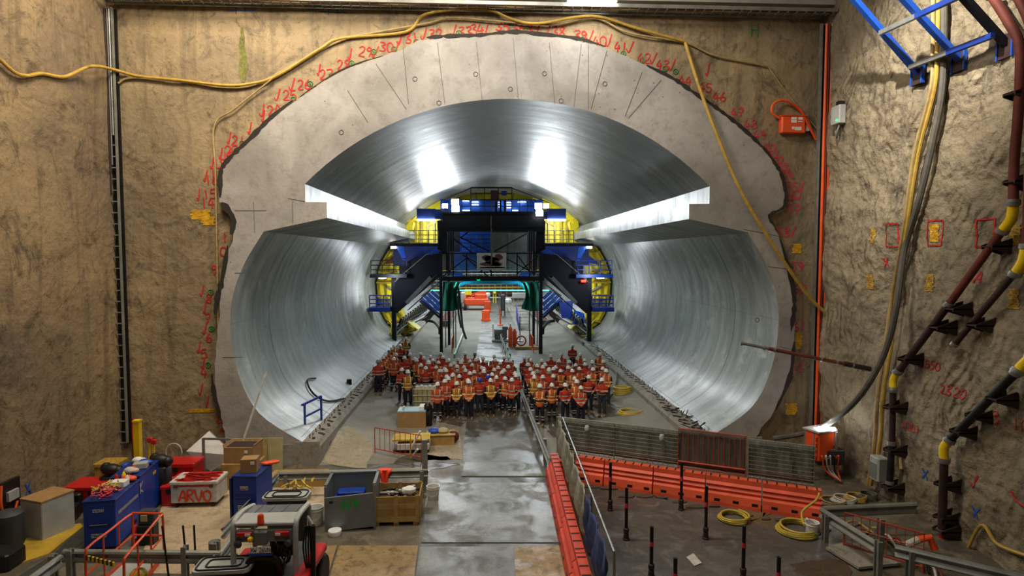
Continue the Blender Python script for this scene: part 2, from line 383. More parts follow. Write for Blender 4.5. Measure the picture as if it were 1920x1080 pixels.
# --- portal face: ring between the rough outer edge and the opening
outer_px = [(432, 872), (425, 815), (414, 775), (404, 705), (408, 640), (412, 590), (420, 520), (432, 470), (444, 425), (432, 395), (414, 378), (416, 322), (436, 294), (470, 262), (512, 220), (560, 186), (600, 160), (640, 132), (700, 112), (752, 95), (785, 78), (840, 72), (900, 70), (955, 65), (1010, 67), (1080, 75), (1130, 90), (1165, 104), (1210, 124), (1262, 150), (1300, 176), (1340, 203), (1378, 232), (1412, 262), (1440, 292), (1462, 328), (1470, 362), (1467, 392), (1440, 408), (1456, 440), (1478, 500), (1486, 560), (1488, 650), (1478, 705), (1456, 760), (1420, 812), (1398, 850), (1392, 872)]
outer = []
for i in range(len(outer_px)-1):
    a, b = aty(*outer_px[i], YP-.05), aty(*outer_px[i+1], YP-.05)
    for k in range(5):
        p = a.lerp(b, k/5); p.x += random.uniform(-.035, .035); p.z += random.uniform(-.035, .035); outer.append(p)
outer.append(aty(*outer_px[-1], YP-.05))
for p in (outer[0], outer[-1]): p.z = -.02
inn = [V((TC-6.8, 0, -.02)), V((TC-6.8, 0, .8))] + inner + [V((TC+6.8, 0, .8)), V((TC+6.8, 0, -.02))]
def ring(name, o_, i_, y0, y1, m):
    loop = [V((p.x, 0, p.z)) for p in o_] + [V((p.x, 0, p.z)) for p in reversed(i_)]
    tris = geometry.tessellate_polygon([[V((p.x, p.z, 0)) for p in loop]])
    n = len(loop); vs = [(p.x, y0, p.z) for p in loop] + [(p.x, y1, p.z) for p in loop]
    mb = MB(); mb.add(vs, [list(t) for t in tris] + [[i, (i+1) % n, n+(i+1) % n, n+i] for i in range(n) if i < len(o_)-1])
    return struct(mb.build(name, m))
PF = YP-.12
portal = ring('wall_portal', outer, inn, PF, YP+.6, MAT_PORTAL)
# radial pour joints, cracks and plugged lifting sockets on the portal face: relief of its own
j = MB()
for a, b in [((705, 120), (762, 205)), ((756, 90), (766, 195)), ((820, 80), (834, 195)), ((893, 78), (904, 188)), ((962, 70), (972, 188)), ((1030, 80), (1040, 195)), ((1090, 82), (1076, 200)), ((1103, 84), (1103, 205)), ((1138, 95), (1108, 205)), ((1204, 135), (1172, 218)), ((1240, 150), (1178, 222)), ((652, 170), (690, 230)), ((440, 395), (500, 395)), ((540, 372), (572, 378)), ((440, 512), (462, 512)), ((418, 670), (455, 670)), ((1440, 500), (1486, 505)), ((1462, 650), (1484, 655)), ((1395, 430), (1470, 445)), ((475, 378), (478, 436)), ((548, 378), (549, 418))]:
    A, B = aty(*a, PF), aty(*b, PF); j.bar(A, B, .012, .02)
j.build('joint_line', mat('joint', '#5f5850', .9), portal)
j = MB()
for p in [(778, 148), (892, 139), (1021, 138), (1134, 157), (957, 167), (823, 193), (1052, 189), (640, 248), (1380, 480), (1420, 600)]:
    c = aty(*p, PF); j.tube(cr([c+V((math.cos(t)*.075, -.005, math.sin(t)*.075)) for t in [k*PI/5 for k in range(10)]], 2, True), .012, 5, closed=True)
j.build('plug_ring', mat('joint', '#5f5850'), portal)
# flat dark ribbon for the shadow in the gap between concrete and rock
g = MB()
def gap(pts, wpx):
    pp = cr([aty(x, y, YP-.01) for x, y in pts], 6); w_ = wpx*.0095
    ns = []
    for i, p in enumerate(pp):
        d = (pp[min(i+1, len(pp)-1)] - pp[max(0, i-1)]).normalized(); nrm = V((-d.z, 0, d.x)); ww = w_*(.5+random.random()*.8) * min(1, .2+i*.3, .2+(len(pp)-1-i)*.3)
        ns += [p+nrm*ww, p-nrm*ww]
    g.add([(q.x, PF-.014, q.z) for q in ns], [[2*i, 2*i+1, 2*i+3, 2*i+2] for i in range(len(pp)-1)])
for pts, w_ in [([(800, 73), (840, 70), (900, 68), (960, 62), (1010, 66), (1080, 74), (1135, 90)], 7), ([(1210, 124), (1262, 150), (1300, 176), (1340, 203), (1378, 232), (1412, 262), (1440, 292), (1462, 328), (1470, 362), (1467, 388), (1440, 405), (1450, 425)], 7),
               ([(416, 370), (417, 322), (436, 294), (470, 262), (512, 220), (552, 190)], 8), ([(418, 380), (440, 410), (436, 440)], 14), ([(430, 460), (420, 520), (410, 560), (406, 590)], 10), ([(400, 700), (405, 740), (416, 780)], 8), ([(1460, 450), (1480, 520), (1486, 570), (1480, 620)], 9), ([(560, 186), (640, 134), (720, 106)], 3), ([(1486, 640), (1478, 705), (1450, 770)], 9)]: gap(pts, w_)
struct(g.build('wall_gap_shade', mat('gap_shade', '#2e2822', .95)))
# --- walls
def inside(poly, x, z):
    c = False; n = len(poly)
    for i in range(n):
        a, b = poly[i], poly[i-1]
        if (a.z > z) != (b.z > z) and x < (b.x-a.x)*(z-a.z)/(b.z-a.z)+a.x: c = not c
    return c
hole = [V((TC + (p.x-TC)*.975, 0, 6 + (p.z-6)*.97)) for p in outer]; hole[0].z = hole[-1].z = -1
def grid(name, fx, u0, u1, v0, v1, nu, nv, m, skip=None):
    vs = [fx(u0+(u1-u0)*i/nu, v0+(v1-v0)*k/nv) for k in range(nv+1) for i in range(nu+1)]; fs = []
    for k in range(nv):
        for i in range(nu):
            if skip and skip(u0+(u1-u0)*(i+.5)/nu, v0+(v1-v0)*(k+.5)/nv): continue
            fs.append([k*(nu+1)+i, k*(nu+1)+i+1, (k+1)*(nu+1)+i+1, (k+1)*(nu+1)+i])
    me = bpy.data.meshes.new(name); me.from_pydata(vs, [], fs); me.materials.append(m)
    me.polygons.foreach_set('use_smooth', [True]*len(fs)); o = bpy.data.objects.new(name, me); COL.objects.link(o); return struct(o)
wall_back = grid('wall_back', lambda x, z: (x, yback(x, z), z), -13.2, 12.9, -.1, 19, 190, 140, MAT_WB, lambda x, z: inside(hole, x, z))
wall_left = grid('wall_left', lambda y, z: (xleft(y, z), y, z), -6, 21.6, -.1, 19, 110, 80, MAT_WL)
wall_right = grid('wall_right', lambda y, z: (xright(y, z), y, z), 6, 21.6, -.1, 19, 300, 340, MAT_WR)
mb = MB(); mb.box((0, -6.2, 9.4), (26, .3, 19.4)); struct(mb.build('wall_rear', MAT_WL))
mb = MB(); mb.box((12.7, 0, 9.4), (.3, 12.4, 19.4)); struct(mb.build('wall_right_rear', MAT_WL))
mb = MB(); mb.box((0, 7.5, 19.1), (26.4, 28, .3)); struct(mb.build('ceiling', mat('ceiling_concrete', '#9a958c', .8, 0, .2, 1)))
# --- floors
mb = MB(); mb.box((-.2, 7.4, -.15), (26.4, 27.4, .3)); struct(mb.build('floor', MAT_FLOOR))
def zf(x, y):
    if y < YP - .2: return 0.0
    t = 0
    if x < -2.6: t = min(1, (-2.6-x)/3.2)
    if x > 3.8: t = min(1, (x-3.8)/3.9)
    return .42*t*t*min(1, max(0, (y-YP+.1)/2.5))
ftun = grid('floor_tunnel', lambda x, y: (x, y, zf(x, y)+.002), -5.8, 7.8, YP-.25, 112, 60, 160, MAT_INVERT)
mb = MB(); mb.prism([atz(*p, .0) for p in [(770, 1100), (790, 1000), (800, 930), (866, 870), (878, 760), (893, 665), (905, 590), (915, 566), (945, 566), (958, 590), (990, 665), (1000, 760), (1026, 868), (1040, 950), (1082, 1100)]], (0, 0, .003), (0, 0, .012)); struct(mb.build('floor_road', MAT_ROAD))
mb = MB(); mb.prism([atz(*p, .0) for p in [(250, 1075), (300, 960), (318, 905), (430, 905), (560, 905), (620, 912), (560, 1080)]], (0, 0, .0), (0, 0, .008)); struct(mb.build('floor_slab', MAT_SLAB))
mb = MB(); mb.prism([atz(*p, .0) for p in [(1092, 890), (1540, 975), (1560, 1010), (1580, 1120), (1130, 1120)]], (0, 0, .0), (0, 0, .01)); struct(mb.build('floor_cage', MAT_CAGE))
mb = MB(); mb.prism([atz(*p, .0) for p in [(8, 1050), (52, 1008), (150, 982), (156, 988), (90, 1040), (40, 1056)]], (0, 0, .0), (0, 0, .02)); struct(mb.build('floor_walkway', mat('yellow_floor_paint', '#b8962c', .7, 0, .35, 1.5)))
mb = MB(); mb.prism([atz(*p, .0) for p in [(100, 1040), (156, 988), (166, 1010), (60, 1090), (20, 1090)]], (0, 0, .0), (0, 0, .012)); struct(mb.build('floor_gutter', mat('gutter_grey', '#3b3c3a', .8, 0, .3, 1.5)))
# dirty tracks and tan dust patches on the tunnel floor, following its dish
def floor_patch(name, pxs, m, h=.012):
    mb = MB(); P = [atz(*p, 0) for p in pxs]; c = sum(P, V((0, 0, 0)))/len(P); R = []
    for i in range(len(P)):
        for k in range(4): R.append(P[i].lerp(P[(i+1) % len(P)], k/4) + V((random.uniform(-.08, .08), random.uniform(-.12, .12), 0)))
    vs = []
    for f in (0, .35, .7, 1):
        for q in R: x, y = c.x+(q.x-c.x)*f, c.y+(q.y-c.y)*f; vs.append((x, y, zf(x, y)+h))
    n = len(R); mb.add(vs, [[r*n+i, r*n+(i+1) % n, (r+1)*n+(i+1) % n, (r+1)*n+i] for r in range(3) for i in range(n)]); return struct(mb.build(name, m))
DUST = floor_mat('tan_dust', lin('#94886e'), lin('#a89b80'), lin('#7d725c'), 0, 2)
MUD = floor_mat('wet_mud', lin('#4a443a'), lin('#5a5346'), lin('#6b6150'), .6, 2)
floor_patch('floor_dust', [(592, 866), (640, 812), (700, 832), (688, 880)], DUST)
floor_patch('floor_dust', [(795, 862), (812, 815), (862, 800), (870, 862)], DUST)
floor_patch('floor_mud', [(735, 868), (770, 850), (840, 858), (862, 872), (800, 884)], MUD)
floor_patch('floor_mud', [(730, 752), (800, 742), (870, 790), (868, 800), (760, 780)], MUD)
floor_patch('floor_mud', [(1005, 790), (1010, 765), (1150, 762), (1180, 785), (1100, 788), (1040, 820)], MUD)
floor_patch('floor_mud', [(770, 655), (800, 640), (820, 660), (830, 690), (770, 700)], MUD)
floor_patch('floor_stain', [(1405, 960), (1440, 958), (1462, 978), (1438, 988), (1402, 975)], floor_mat('ochre_stain', lin('#6a5636'), lin('#7a6644'), lin('#54492f'), 0, 3), .013)
floor_patch('floor_stain', [(1480, 1060), (1530, 1048), (1590, 1052), (1600, 1085), (1500, 1080)], floor_mat('brown_mud', lin('#4c3a2a'), lin('#5c4836'), lin('#3a2e22'), 0, 3), .014)
floor_patch('floor_stain', [(1110, 905), (1180, 912), (1260, 930), (1250, 938), (1130, 918)], floor_mat('brown_mud_far', lin('#51463a'), lin('#625546'), lin('#3e352b'), 0, 3), .014)
# plates laid on the ground
def plate(name, pxs, h, m, label, cat, group=None):
    mb = MB(); mb.prism([atz(*p, .012) for p in pxs], (0, 0, .0), (0, 0, h)); return one(name, mb, m, label, cat, group)
MAT_STEEL = floor_mat('wet_steel_plate', lin('#57564e'), lin('#77766e'), lin('#656258'), .8, 2)
MAT_PLY = floor_mat('wet_plywood', lin('#8e7650'), lin('#a58c63'), lin('#54452f'), .3, 2.5)
plate('steel_plate', [(778, 1100), (800, 906), (1030, 906), (1054, 1018), (790, 1018)][1:4] + [(790, 1018)], .02, MAT_STEEL, 'wet grey steel road plate spanning the middle of the road', 'steel plate')
plate('steel_plate', [(776, 1110), (787, 1026), (962, 1026), (966, 1110)], .02, MAT_STEEL, 'steel road plate at the bottom edge, left of the centre seam', 'steel plate')
plate('steel_plate', [(968, 1110), (964, 1026), (1057, 1024), (1074, 1110)], .02, MAT_PLY, 'mud-speckled road plate beside the near end of the orange barrier', 'steel plate')
plate('plywood_sheet', [(610, 1110), (636, 1024), (784, 1024), (773, 1110)], .02, MAT_PLY, 'stained plywood sheet on the floor, right of the loader', 'plywood sheet')
plate('plywood_sheet', [(562, 1110), (606, 1024), (632, 1024), (606, 1110)], .02, MAT_PLY, 'narrow plywood strip beside the loader wheels', 'plywood sheet')
plate('timber_board', [(865, 894), (872, 868), (1020, 868), (1024, 894)], .03, MAT_STEEL, 'thin wet threshold plate where the road enters the tunnel', 'steel plate')
# --- curbs inside the tunnel
for sgn, nm in ((-1, 'trim_1'), (1, 'trim_2')):
    x0, x1 = TC + sgn*9.3, TC + sgn*6.8
    c = MB(); y0 = PF-.02; y1 = 60
    c.prism([V((x0, 0, -.2)), V((x1, 0, -.2)), V((x1, 0, .62)), V((x1+sgn*.12, 0, .8)), V((x1+sgn*.9, 0, .8)), V((x1+sgn*.95, 0, .72)), V((x0, 0, .72))], (0, y0, 0), (0, y1, 0)); struct(c.build(nm, MAT_CURB))
    for i in range(0):
        pass
    # starter bars and the cast-in rail along the curb top
    rr = MB(); ln = 'row of rusty rebar stubs and rail on the left curb' if sgn < 0 else 'row of rusty rebar stubs and rail on the right curb'
    t = thing('curb_rail', ('dark cast-in rail and rebar stubs running along the left tunnel curb' if sgn < 0 else 'dark cast-in rail and rebar stubs running along the right tunnel curb'), 'rail', (x1+sgn*.75, 24, .8))
    rr.bar((x1+sgn*.78, PF+.3, .84), (x1+sgn*.78, 56, .84), .07, .08); rr.build('rail', 'rust_dark', t)
    rr = MB()
    for k in range(90):
        y = PF+.4 + k*.38; x = x1+sgn*(.48 + random.uniform(-.05, .05)); h = random.uniform(.05, .16)
        rr.tube([(x, y, .78), (x+random.uniform(-.05, .05), y+random.uniform(-.05, .05), .8+h)], .018, 5)
    o = rr.build('rebar_stubs', 'rust_dark', t); o['kind'] = 'stuff'
    rr = MB()
    for k in range(60):
        y = PF+.4 + k*.55; x = x1+sgn*(.28 + random.uniform(-.1, .1))
        rr.box((x, y, .81), (.10, random.uniform(.1, .4), .03), random.random())
    o = rr.build('debris', 'rust_dark', t); o['kind'] = 'stuff'
# beam over the portal
mb = MB(); mb.box((-.2, 20.75, 16.75), (25.2, .5, 1.1)); struct(mb.build('trim_3', mat('beam_grey', '#b4b0a8', .5, .2, .25, 1)))
# ------------------------------------------------------------------ hand-painted writing
GL = {'0': [[(.5, 1.4), (.1, 1.1), (.1, .3), (.5, 0), (.85, .35), (.85, 1.1), (.5, 1.4)]], '1': [[(.5, 1.4), (.45, 0)]], '2': [[(.1, 1.1), (.4, 1.4), (.8, 1.15), (.6, .6), (.1, .05), (.9, 0)]],
      '3': [[(.1, 1.3), (.6, 1.4), (.8, 1.1), (.35, .75), (.85, .45), (.6, .02), (.05, .15)]], '4': [[(.5, 1.4), (.05, .5), (.9, .55)], [(.65, 1.0), (.6, -.1)]], '5': [[(.85, 1.4), (.25, 1.35), (.15, .8), (.6, .85), (.85, .45), (.5, 0), (.05, .15)]],
      '6': [[(.7, 1.4), (.2, .8), (.1, .3), (.5, 0), (.85, .35), (.5, .7), (.15, .45)]], '7': [[(.05, 1.35), (.85, 1.35), (.4, 0)], [(.25, .7), (.75, .7)]], '8': [[(.5, .75), (.15, 1.1), (.5, 1.4), (.8, 1.1), (.15, .35), (.5, 0), (.85, .35), (.5, .75)]],
      '9': [[(.8, 1.1), (.4, 1.4), (.1, 1.05), (.45, .75), (.8, 1.1), (.7, .5), (.5, 0)]], 'A': [[(0, 0), (.45, 1.4), (.9, 0)], [(.2, .5), (.75, .5)]], 'R': [[(.1, 0), (.1, 1.4), (.7, 1.25), (.6, .8), (.1, .7), (.85, 0)]], 'V': [[(0, 1.4), (.4, 0), (.85, 1.4)]],
      'O': [[(.5, 1.3), (.1, 1.), (.1, .3), (.5, 0), (.9, .35), (.85, 1.), (.5, 1.3)]], 'S': [[(.85, 1.25), (.4, 1.4), (.1, 1.05), (.8, .5), (.55, .02), (.05, .15)]], 'E': [[(.85, 1.4), (.1, 1.4), (.1, 0), (.85, 0)], [(.1, .7), (.7, .7)]], 'N': [[(.1, 0), (.1, 1.4), (.8, 0), (.8, 1.4)]],
      'X': [[(0, 0), (.85, 1.4)], [(0, 1.4), (.85, 0)]], 'W': [[(0, 1.4), (.25, 0), (.5, 1), (.75, 0), (1, 1.4)]], '.': [[(.3, 0), (.4, .08)]], ' ': [], 'v': [[(-.2, .5), (.15, 0), (.75, 1.7)]], 'J': [[(.2, .3), (.4, 0), (.7, 1.6)]], '/': [[(.1, 0), (.6, 1.4)]],
      'D': [[(.1, 0), (.1, 1.4), (.7, 1.1), (.75, .3), (.1, 0)]], 'F': [[(.85, 1.4), (.1, 1.4), (.1, 0)], [(.1, .7), (.7, .7)]], 'T': [[(0, 1.4), (.9, 1.4)], [(.45, 1.4), (.45, 0)]], 'I': [[(.4, 1.4), (.4, 0)]], 'B': [[(.1, 0), (.1, 1.4), (.7, 1.15), (.2, .75), (.8, .4), (.1, 0)]], 'L': [[(.1, 1.4), (.1, 0), (.8, 0)]], 'C': [[(.85, 1.2), (.4, 1.4), (.1, .9), (.1, .4), (.45, 0), (.85, .2)]],
      'H': [[(.1, 0), (.1, 1.4)], [(.8, 0), (.8, 1.4)], [(.1, .7), (.8, .7)]], 'K': [[(.1, 0), (.1, 1.4)], [(.8, 1.4), (.1, .6), (.85, 0)]], 'P': [[(.1, 0), (.1, 1.4), (.8, 1.2), (.75, .8), (.1, .65)]], 'U': [[(.1, 1.4), (.1, .3), (.45, 0), (.8, .3), (.8, 1.4)]], 'M': [[(0, 0), (.1, 1.4), (.45, .5), (.8, 1.4), (.9, 0)]], 'Y': [[(0, 1.4), (.4, .7), (.85, 1.4)], [(.4, .7), (.4, 0)]], 'G': [[(.85, 1.2), (.4, 1.4), (.1, .7), (.45, 0), (.85, .3), (.85, .7), (.5, .7)]]}
def write(mb, text, place, h, wd, jit=.04, adv=1.15, tilt=0.0):
    """place(u, v) -> world point; strokes are thin ribbons in that surface"""
    s = h/1.4; x0 = -len(text)*adv*.5
    ct, st = math.cos(tilt), math.sin(tilt)
    for ch in text:
        for pl in GL.get(ch, []):
            pts = [V((x0+p[0]+random.uniform(-jit, jit), p[1]-.7+random.uniform(-jit, jit), 0)) for p in pl]
            pts = [V(((p.x*ct-p.y*st)*s, (p.x*st+p.y*ct)*s, 0)) for p in pts]
            pts = cr(pts, 4) if len(pts) > 2 else [pts[0].lerp(pts[1], k/4) for k in range(5)]
            L = []
            for i, p in enumerate(pts):
                d = (pts[min(i+1, len(pts)-1)] - pts[max(0, i-1)]).normalized(); n = V((-d.y, d.x, 0))*wd/2*random.uniform(.8, 1.2)
                L += [place(p.x+n.x, p.y+n.y), place(p.x-n.x, p.y-n.y)]
            mb.add(L, [[2*i, 2*i+1, 2*i+3, 2*i+2] for i in range(len(pts)-1)])
        x0 += adv
def on_back(px, py):
    c = aty(px, py, YP)
    return lambda u, v: V((c.x+u, min(yback(c.x+u, c.z+v), 99)-.014, c.z+v))
def on_right(px, py):
    c = rightpt(px, py)
    return lambda u, v: V((xright(c.y-u, c.z+v)-.02, c.y-u, c.z+v))
marks = [('J15', 385, 364), ('14', 388, 380), ('11', 413, 445), ('10', 411, 471), ('9', 400, 506), ('8', 390, 560), ('7', 387, 598), ('6', 390, 633), ('5', 381, 664), ('4', 381, 699), ('2', 414, 802), ('27', 611, 138), ('v26', 562, 157), ('v25', 535, 177), ('v2A', 506, 205), ('21', 445, 263), ('20', 433, 280), ('19', 427, 293), ('18', 410, 307), ('17', 405, 323), ('16', 396, 337),
         ('28', 644, 120), ('29v', 692, 96), ('30v', 731, 87), ('v31', 765, 70), ('v32', 810, 62), ('v33', 866, 57), ('34/', 902, 52), ('35', 943, 48), ('36', 973, 50), ('37', 1001, 53), ('v38', 1042, 57), ('39v', 1097, 65), ('40v', 1132, 76), ('41v', 1172, 87), ('42v', 1216, 108), ('43v', 1251, 121), ('44', 1287, 150), ('45', 1325, 163), ('46', 1352, 180), ('47', 1385, 210), ('48', 1410, 232), ('49', 1428, 252), ('50', 1446, 278), ('51', 1454, 290), ('52', 1462, 302), ('53', 1470, 313), ('54', 1480, 326), ('55v', 1494, 350), ('56v', 1492, 365), ('57', 1491, 392), ('58v', 1478, 435), ('59', 1498, 500), ('60', 1502, 542), ('61', 1502, 613), ('62', 1498, 688)]
for s_, x, y in marks:
    mb = MB(); write(mb, s_, on_back(x, y), .33, .042, .05, 1.05, random.uniform(-.15, .15)); mb.build('painted_number', 'paint_red' if x < 1380 else 'paint_pink', wall_back)
for x, y in [(378, 545), (383, 578), (383, 617), (372, 652), (380, 682), (376, 732), (388, 755), (408, 785), (493, 217), (468, 240), (428, 258), (413, 287), (397, 305), (385, 330), (598, 130), (656, 100), (1330, 130)]:
    mb = MB(); write(mb, 'J', on_back(x, y), .34, .045); mb.build('painted_tick', 'paint_red', wall_back)
gp = [(393, 548), (394, 617), (388, 685), (621, 141), (580, 156), (548, 185), (523, 209), (497, 234), (475, 252), (452, 268), (658, 117), (700, 96), (738, 91), (780, 77), (860, 60), (985, 56), (1093, 72), (1170, 99), (1205, 112), (1248, 128), (1268, 133), (1485, 500)]
for x, y in gp:
    pl = on_back(x, y); mb = MB(); pts = [pl(.09*math.cos(t), .09*math.sin(t)) for t in [k*PI/5 for k in range(10)]]; mb.tube([p+V((0, .004, 0)) for p in pts], .016, 4, closed=True)
    pts = [pl(.04*math.cos(t), .04*math.sin(t)) for t in [k*PI/4 for k in range(8)]]; mb.add(pts, [list(range(8))]); mb.build('painted_ring', 'paint_green', wall_back)
def patch(pl, w_, h_, n=7, dens=.75):
    mb = MB(); 
    for k in range(n):
        v = -h_/2 + h_*(k+.5)/n; u0 = -w_/2*random.uniform(.6, 1); u1 = w_/2*random.uniform(.6, 1); hh = h_/n*dens*.6
        m_ = 10; L = []
        for i in range(m_+1):
            u = u0+(u1-u0)*i/m_; dv = random.uniform(-.3, .3)*hh; L += [pl(u, v+hh+dv), pl(u, v-hh+dv)]
        mb.add(L, [[2*i, 2*i+1, 2*i+3, 2*i+2] for i in range(m_)])
    return mb
for x, y, w_, h_, m_ in [(375, 402, .8, .35, 'paint_yellow'), (388, 414, .55, .3, 'paint_yellow'), (375, 771, 1.2, .14, 'paint_yellow'), (1496, 466, .4, .35, 'paint_yellow'), (1486, 768, .5, .45, 'paint_yellow'), (437, 402, .3, .5, 'paint_yellow'), (1500, 640, .25, .6, 'paint_yellow')]:
    patch(on_back(x, y), w_, h_).build('paint_smear', m_, wall_back)
mb = MB()
for a, b in [((-.45, .5), (-.45, 0)), ((-.9, .05), (.5, .05)), ((0, .4), (0, -.05))]:
    pass
for cx, cy in ((446, 18), (620, 20)):
    pl = on_back(cx, cy); mb = MB()
    for a, b, c, d in [(-.4, 0, .5, 0), (-.1, .25, -.1, -.1), (.2, .25, .2, -.05)]: write(mb, '', pl, 1, 1); mb.add([pl(a, b-.012), pl(a, b+.012), pl(c, d+.012), pl(c, d-.012)] if abs(a-c) > .1 else [pl(a-.015, b), pl(a+.015, b), pl(c+.015, d), pl(c-.015, d)], [[0, 1, 2, 3]])
    mb.build('survey_mark', 'paint_blue', wall_back)
pl = on_back(1419, 55); mb = MB(); write(mb, 'H', pl, .5, .04); mb.build('survey_mark', 'paint_green', wall_back)
# algae streak and red smear on the back wall
mb = MB(); pl = on_back(452, 100)
pts = [(0, .9, .05), (.02, .6, .1), (-.03, .3, .14), (.02, 0, .16), (.04, -.4, .22), (.0, -.7, .18), (.02, -.95, .06)]
L = []
for u, v, h in pts: L += [pl(u-h*.7, v), pl(u+h*.7, v)]
mb.add(L, [[2*i, 2*i+1, 2*i+3, 2*i+2] for i in range(len(pts)-1)]); mb.build('algae_streak', mat('algae', '#6a6a30', .8, 0, .6, 6), wall_back)
# marks on the right wall
for s_, x, y, h in [('2550', 1746, 684, .22), ('2320', 1786, 734, .24), ('3007', 1710, 801, .22), ('3.100', 1906, 794, .30)]:
    mb = MB(); write(mb, s_, on_right(x, y), h, .03); mb.build('painted_number', 'paint_red', wall_right)
for x, y, fill in [(1671, 441, 0), (1752, 437, 1), (1848, 437, 0), (1637, 442, 2), (1745, 530, 2), (1632, 528, 2), (1900, 560, 2), (1905, 440, 2)]:
    pl = on_right(x, y)
    if fill: patch(pl, .36, .48, 9).build('paint_smear', 'paint_yellow' if fill == 1 else 'paint_ochre', wall_right)
    if fill < 2:
        mb = MB(); c = [(-.24, .34), (.24, .34), (.24, -.34), (-.24, -.34), (-.24, .34)]
        for (a, b), (c_, d) in zip(c, c[1:]):
            L = []
            for i in range(9):
                u, v = a+(c_-a)*i/8, b+(d-b)*i/8; L += [pl(u-.02, v-.02), pl(u+.02, v+.02)]
            mb.add(L, [[2*i, 2*i+1, 2*i+3, 2*i+2] for i in range(8)])
        mb.build('painted_square', 'paint_red', wall_right)
for s_, x, y, m_ in [('X', 1665, 492, 'paint_red'), ('A', 1838, 520, 'paint_red'), ('X', 1737, 890, 'paint_blue'), ('X', 1832, 962, 'paint_blue'), ('v', 1830, 905, 'paint_red')]:
    mb = MB(); write(mb, s_, on_right(x, y), .28, .04); mb.build('painted_mark', m_, wall_right)
mb = MB(); write(mb, 'X', (lambda u, v, c=atx(55, 915, XL): V((xleft(c.y+u, c.z+v)+.02, c.y+u, c.z+v))), .35, .05); mb.build('painted_mark', 'paint_blue', wall_left)
# ================================================================== THE FORMWORK GANTRY
YG = 44.0
def g(cx, cy, Y=YG): return aty(660+cx/3.375, 330+cy/3.375, Y)
CXC = 882.0
def mir(cx): return 2*CXC - cx
gan = thing('formwork_gantry', 'huge blue and navy travelling steel gantry with stairs and platforms filling the tunnel', 'gantry', (GC, 46, 0))
def panel(mb, x0, y0, x1, y1, Y, th=.12):
    a, b = g(x0, y1, Y), g(x1, y0, Y); mb.box(((a.x+b.x)/2, Y, (a.z+b.z)/2), (abs(b.x-a.x), th, abs(b.z-a.z))); return mb
def rail(mb, x0, x1, y0, y1, Y, bays, r=.03, mids=1, panels=None):
    """guard rail in the plane Y, crop coordinates"""
    for k in range(bays+1):
        x = x0+(x1-x0)*k/bays; mb.tube([g(x, y0, Y), g(x, y1, Y)], r, 5)
    for k in range(mids+1):
        y = y0+(y1-y0)*k/(mids+1); mb.tube([g(x0, y, Y), g(x1, y, Y)], r, 5)
# columns
for cx, w_, Y, top, m_ in [(562, .22, YG, 480, 'navy'), (1195, .26, YG, 480, 'navy'), (612, .2, YG+5, 480, 'navy'), (1150, .2, YG+5, 480, 'navy'), (562, .2, YG+9, 480, 'navy'), (1195, .2, YG+9, 480, 'navy')]:
    a = g(cx, top, Y); MB().bar((a.x, Y, 0), (a.x, Y, a.z), w_, .35, up=(0, 1, 0)).build('column', m_, gan)
for cx in (264, mir(264)+2):
    a = g(cx, 640, YG+1); c_ = MB().bar((a.x, YG+1, .3), (a.x, YG+1, a.z), .32, .4, up=(0, 1, 0)).build('column', 'navy', gan)
    MB().box((a.x, YG+1, .45), (.9, .9, .5)).build('bogie', 'steel_dark', gan)
for cx in (590, 640, 655, mir(590), mir(640)):      # thin hangers beside the legs
    a = g(cx, 660, YG+2.5); MB().tube([(a.x, YG+2.5, .1), (a.x, YG+2.5, a.z)], .05, 6).build('hanger', 'galv', gan)
# upper side towers
for x0, x1 in ((543, 600), (mir(600), mir(543))):
    panel(MB(), x0, 285, x1, 492, YG+.3, .5).build('tower_panel', 'navy', gan)
for x0, x1 in ((600, 640), (mir(640), mir(600))):
    mb = MB()
    for k in range(4): x = x0+(x1-x0)*k/3; mb.tube([g(x, 340, YG+.8), g(x, 600, YG+.8)], .06, 6)
    mb.build('tower_post', 'steel_dark', gan)
# main dark head beam and lower cross beam
panel(MB(), 575, 236, 1213, 352, YG, .7).build('head_beam', 'navy_panel', gan)
mb = MB(); panel(mb, 575, 228, 1213, 240, YG-.05, .85); panel(mb, 575, 318, 1213, 330, YG-.05, .8); mb.build('beam_flange', 'navy', gan)
panel(MB(), 556, 634, 1215, 664, YG, .5).build('cross_beam', 'navy', gan)
panel(MB(), 556, 600, 1215, 612, YG+4, .4).build('cross_beam', 'navy', gan)
# walkway deck and its truss railing
mb = MB(); a, b = g(560, 640), g(1210, 640); mb.box(((a.x+b.x)/2, YG+.6, a.z-.03), (b.x-a.x, 1.3, .06)); mb.build('deck', 'steel_dark', gan)
mb = MB(); mb.bar(g(560, 490), g(1212, 490), .10, .10)
for cx in (562, 640, 725, 882, 1045, 1125, 1205): mb.bar(g(cx, 490), g(cx, 640), .09, .09, up=(0, 1, 0))
mb.build('walkway_railing', 'navy', gan)
mb = MB()
for a, b in [((575, 635), (725, 520)), ((725, 520), (860, 635)), ((700, 500), (880, 600)), ((980, 525), (1160, 620)), ((1045, 500), (1120, 600)), ((1180, 500), (1045, 620))]: mb.bar(g(*a, YG+.15), g(*b, YG+.15), .13, .08)
for a, b in [((680, 385), (870, 478)), ((1105, 365), (900, 478)), ((640, 395), (760, 485)), ((690, 390), (740, 350))]: mb.bar(g(*a, YG+.6), g(*b, YG+.6), .14, .1)
mb.build('brace', 'navy', gan)
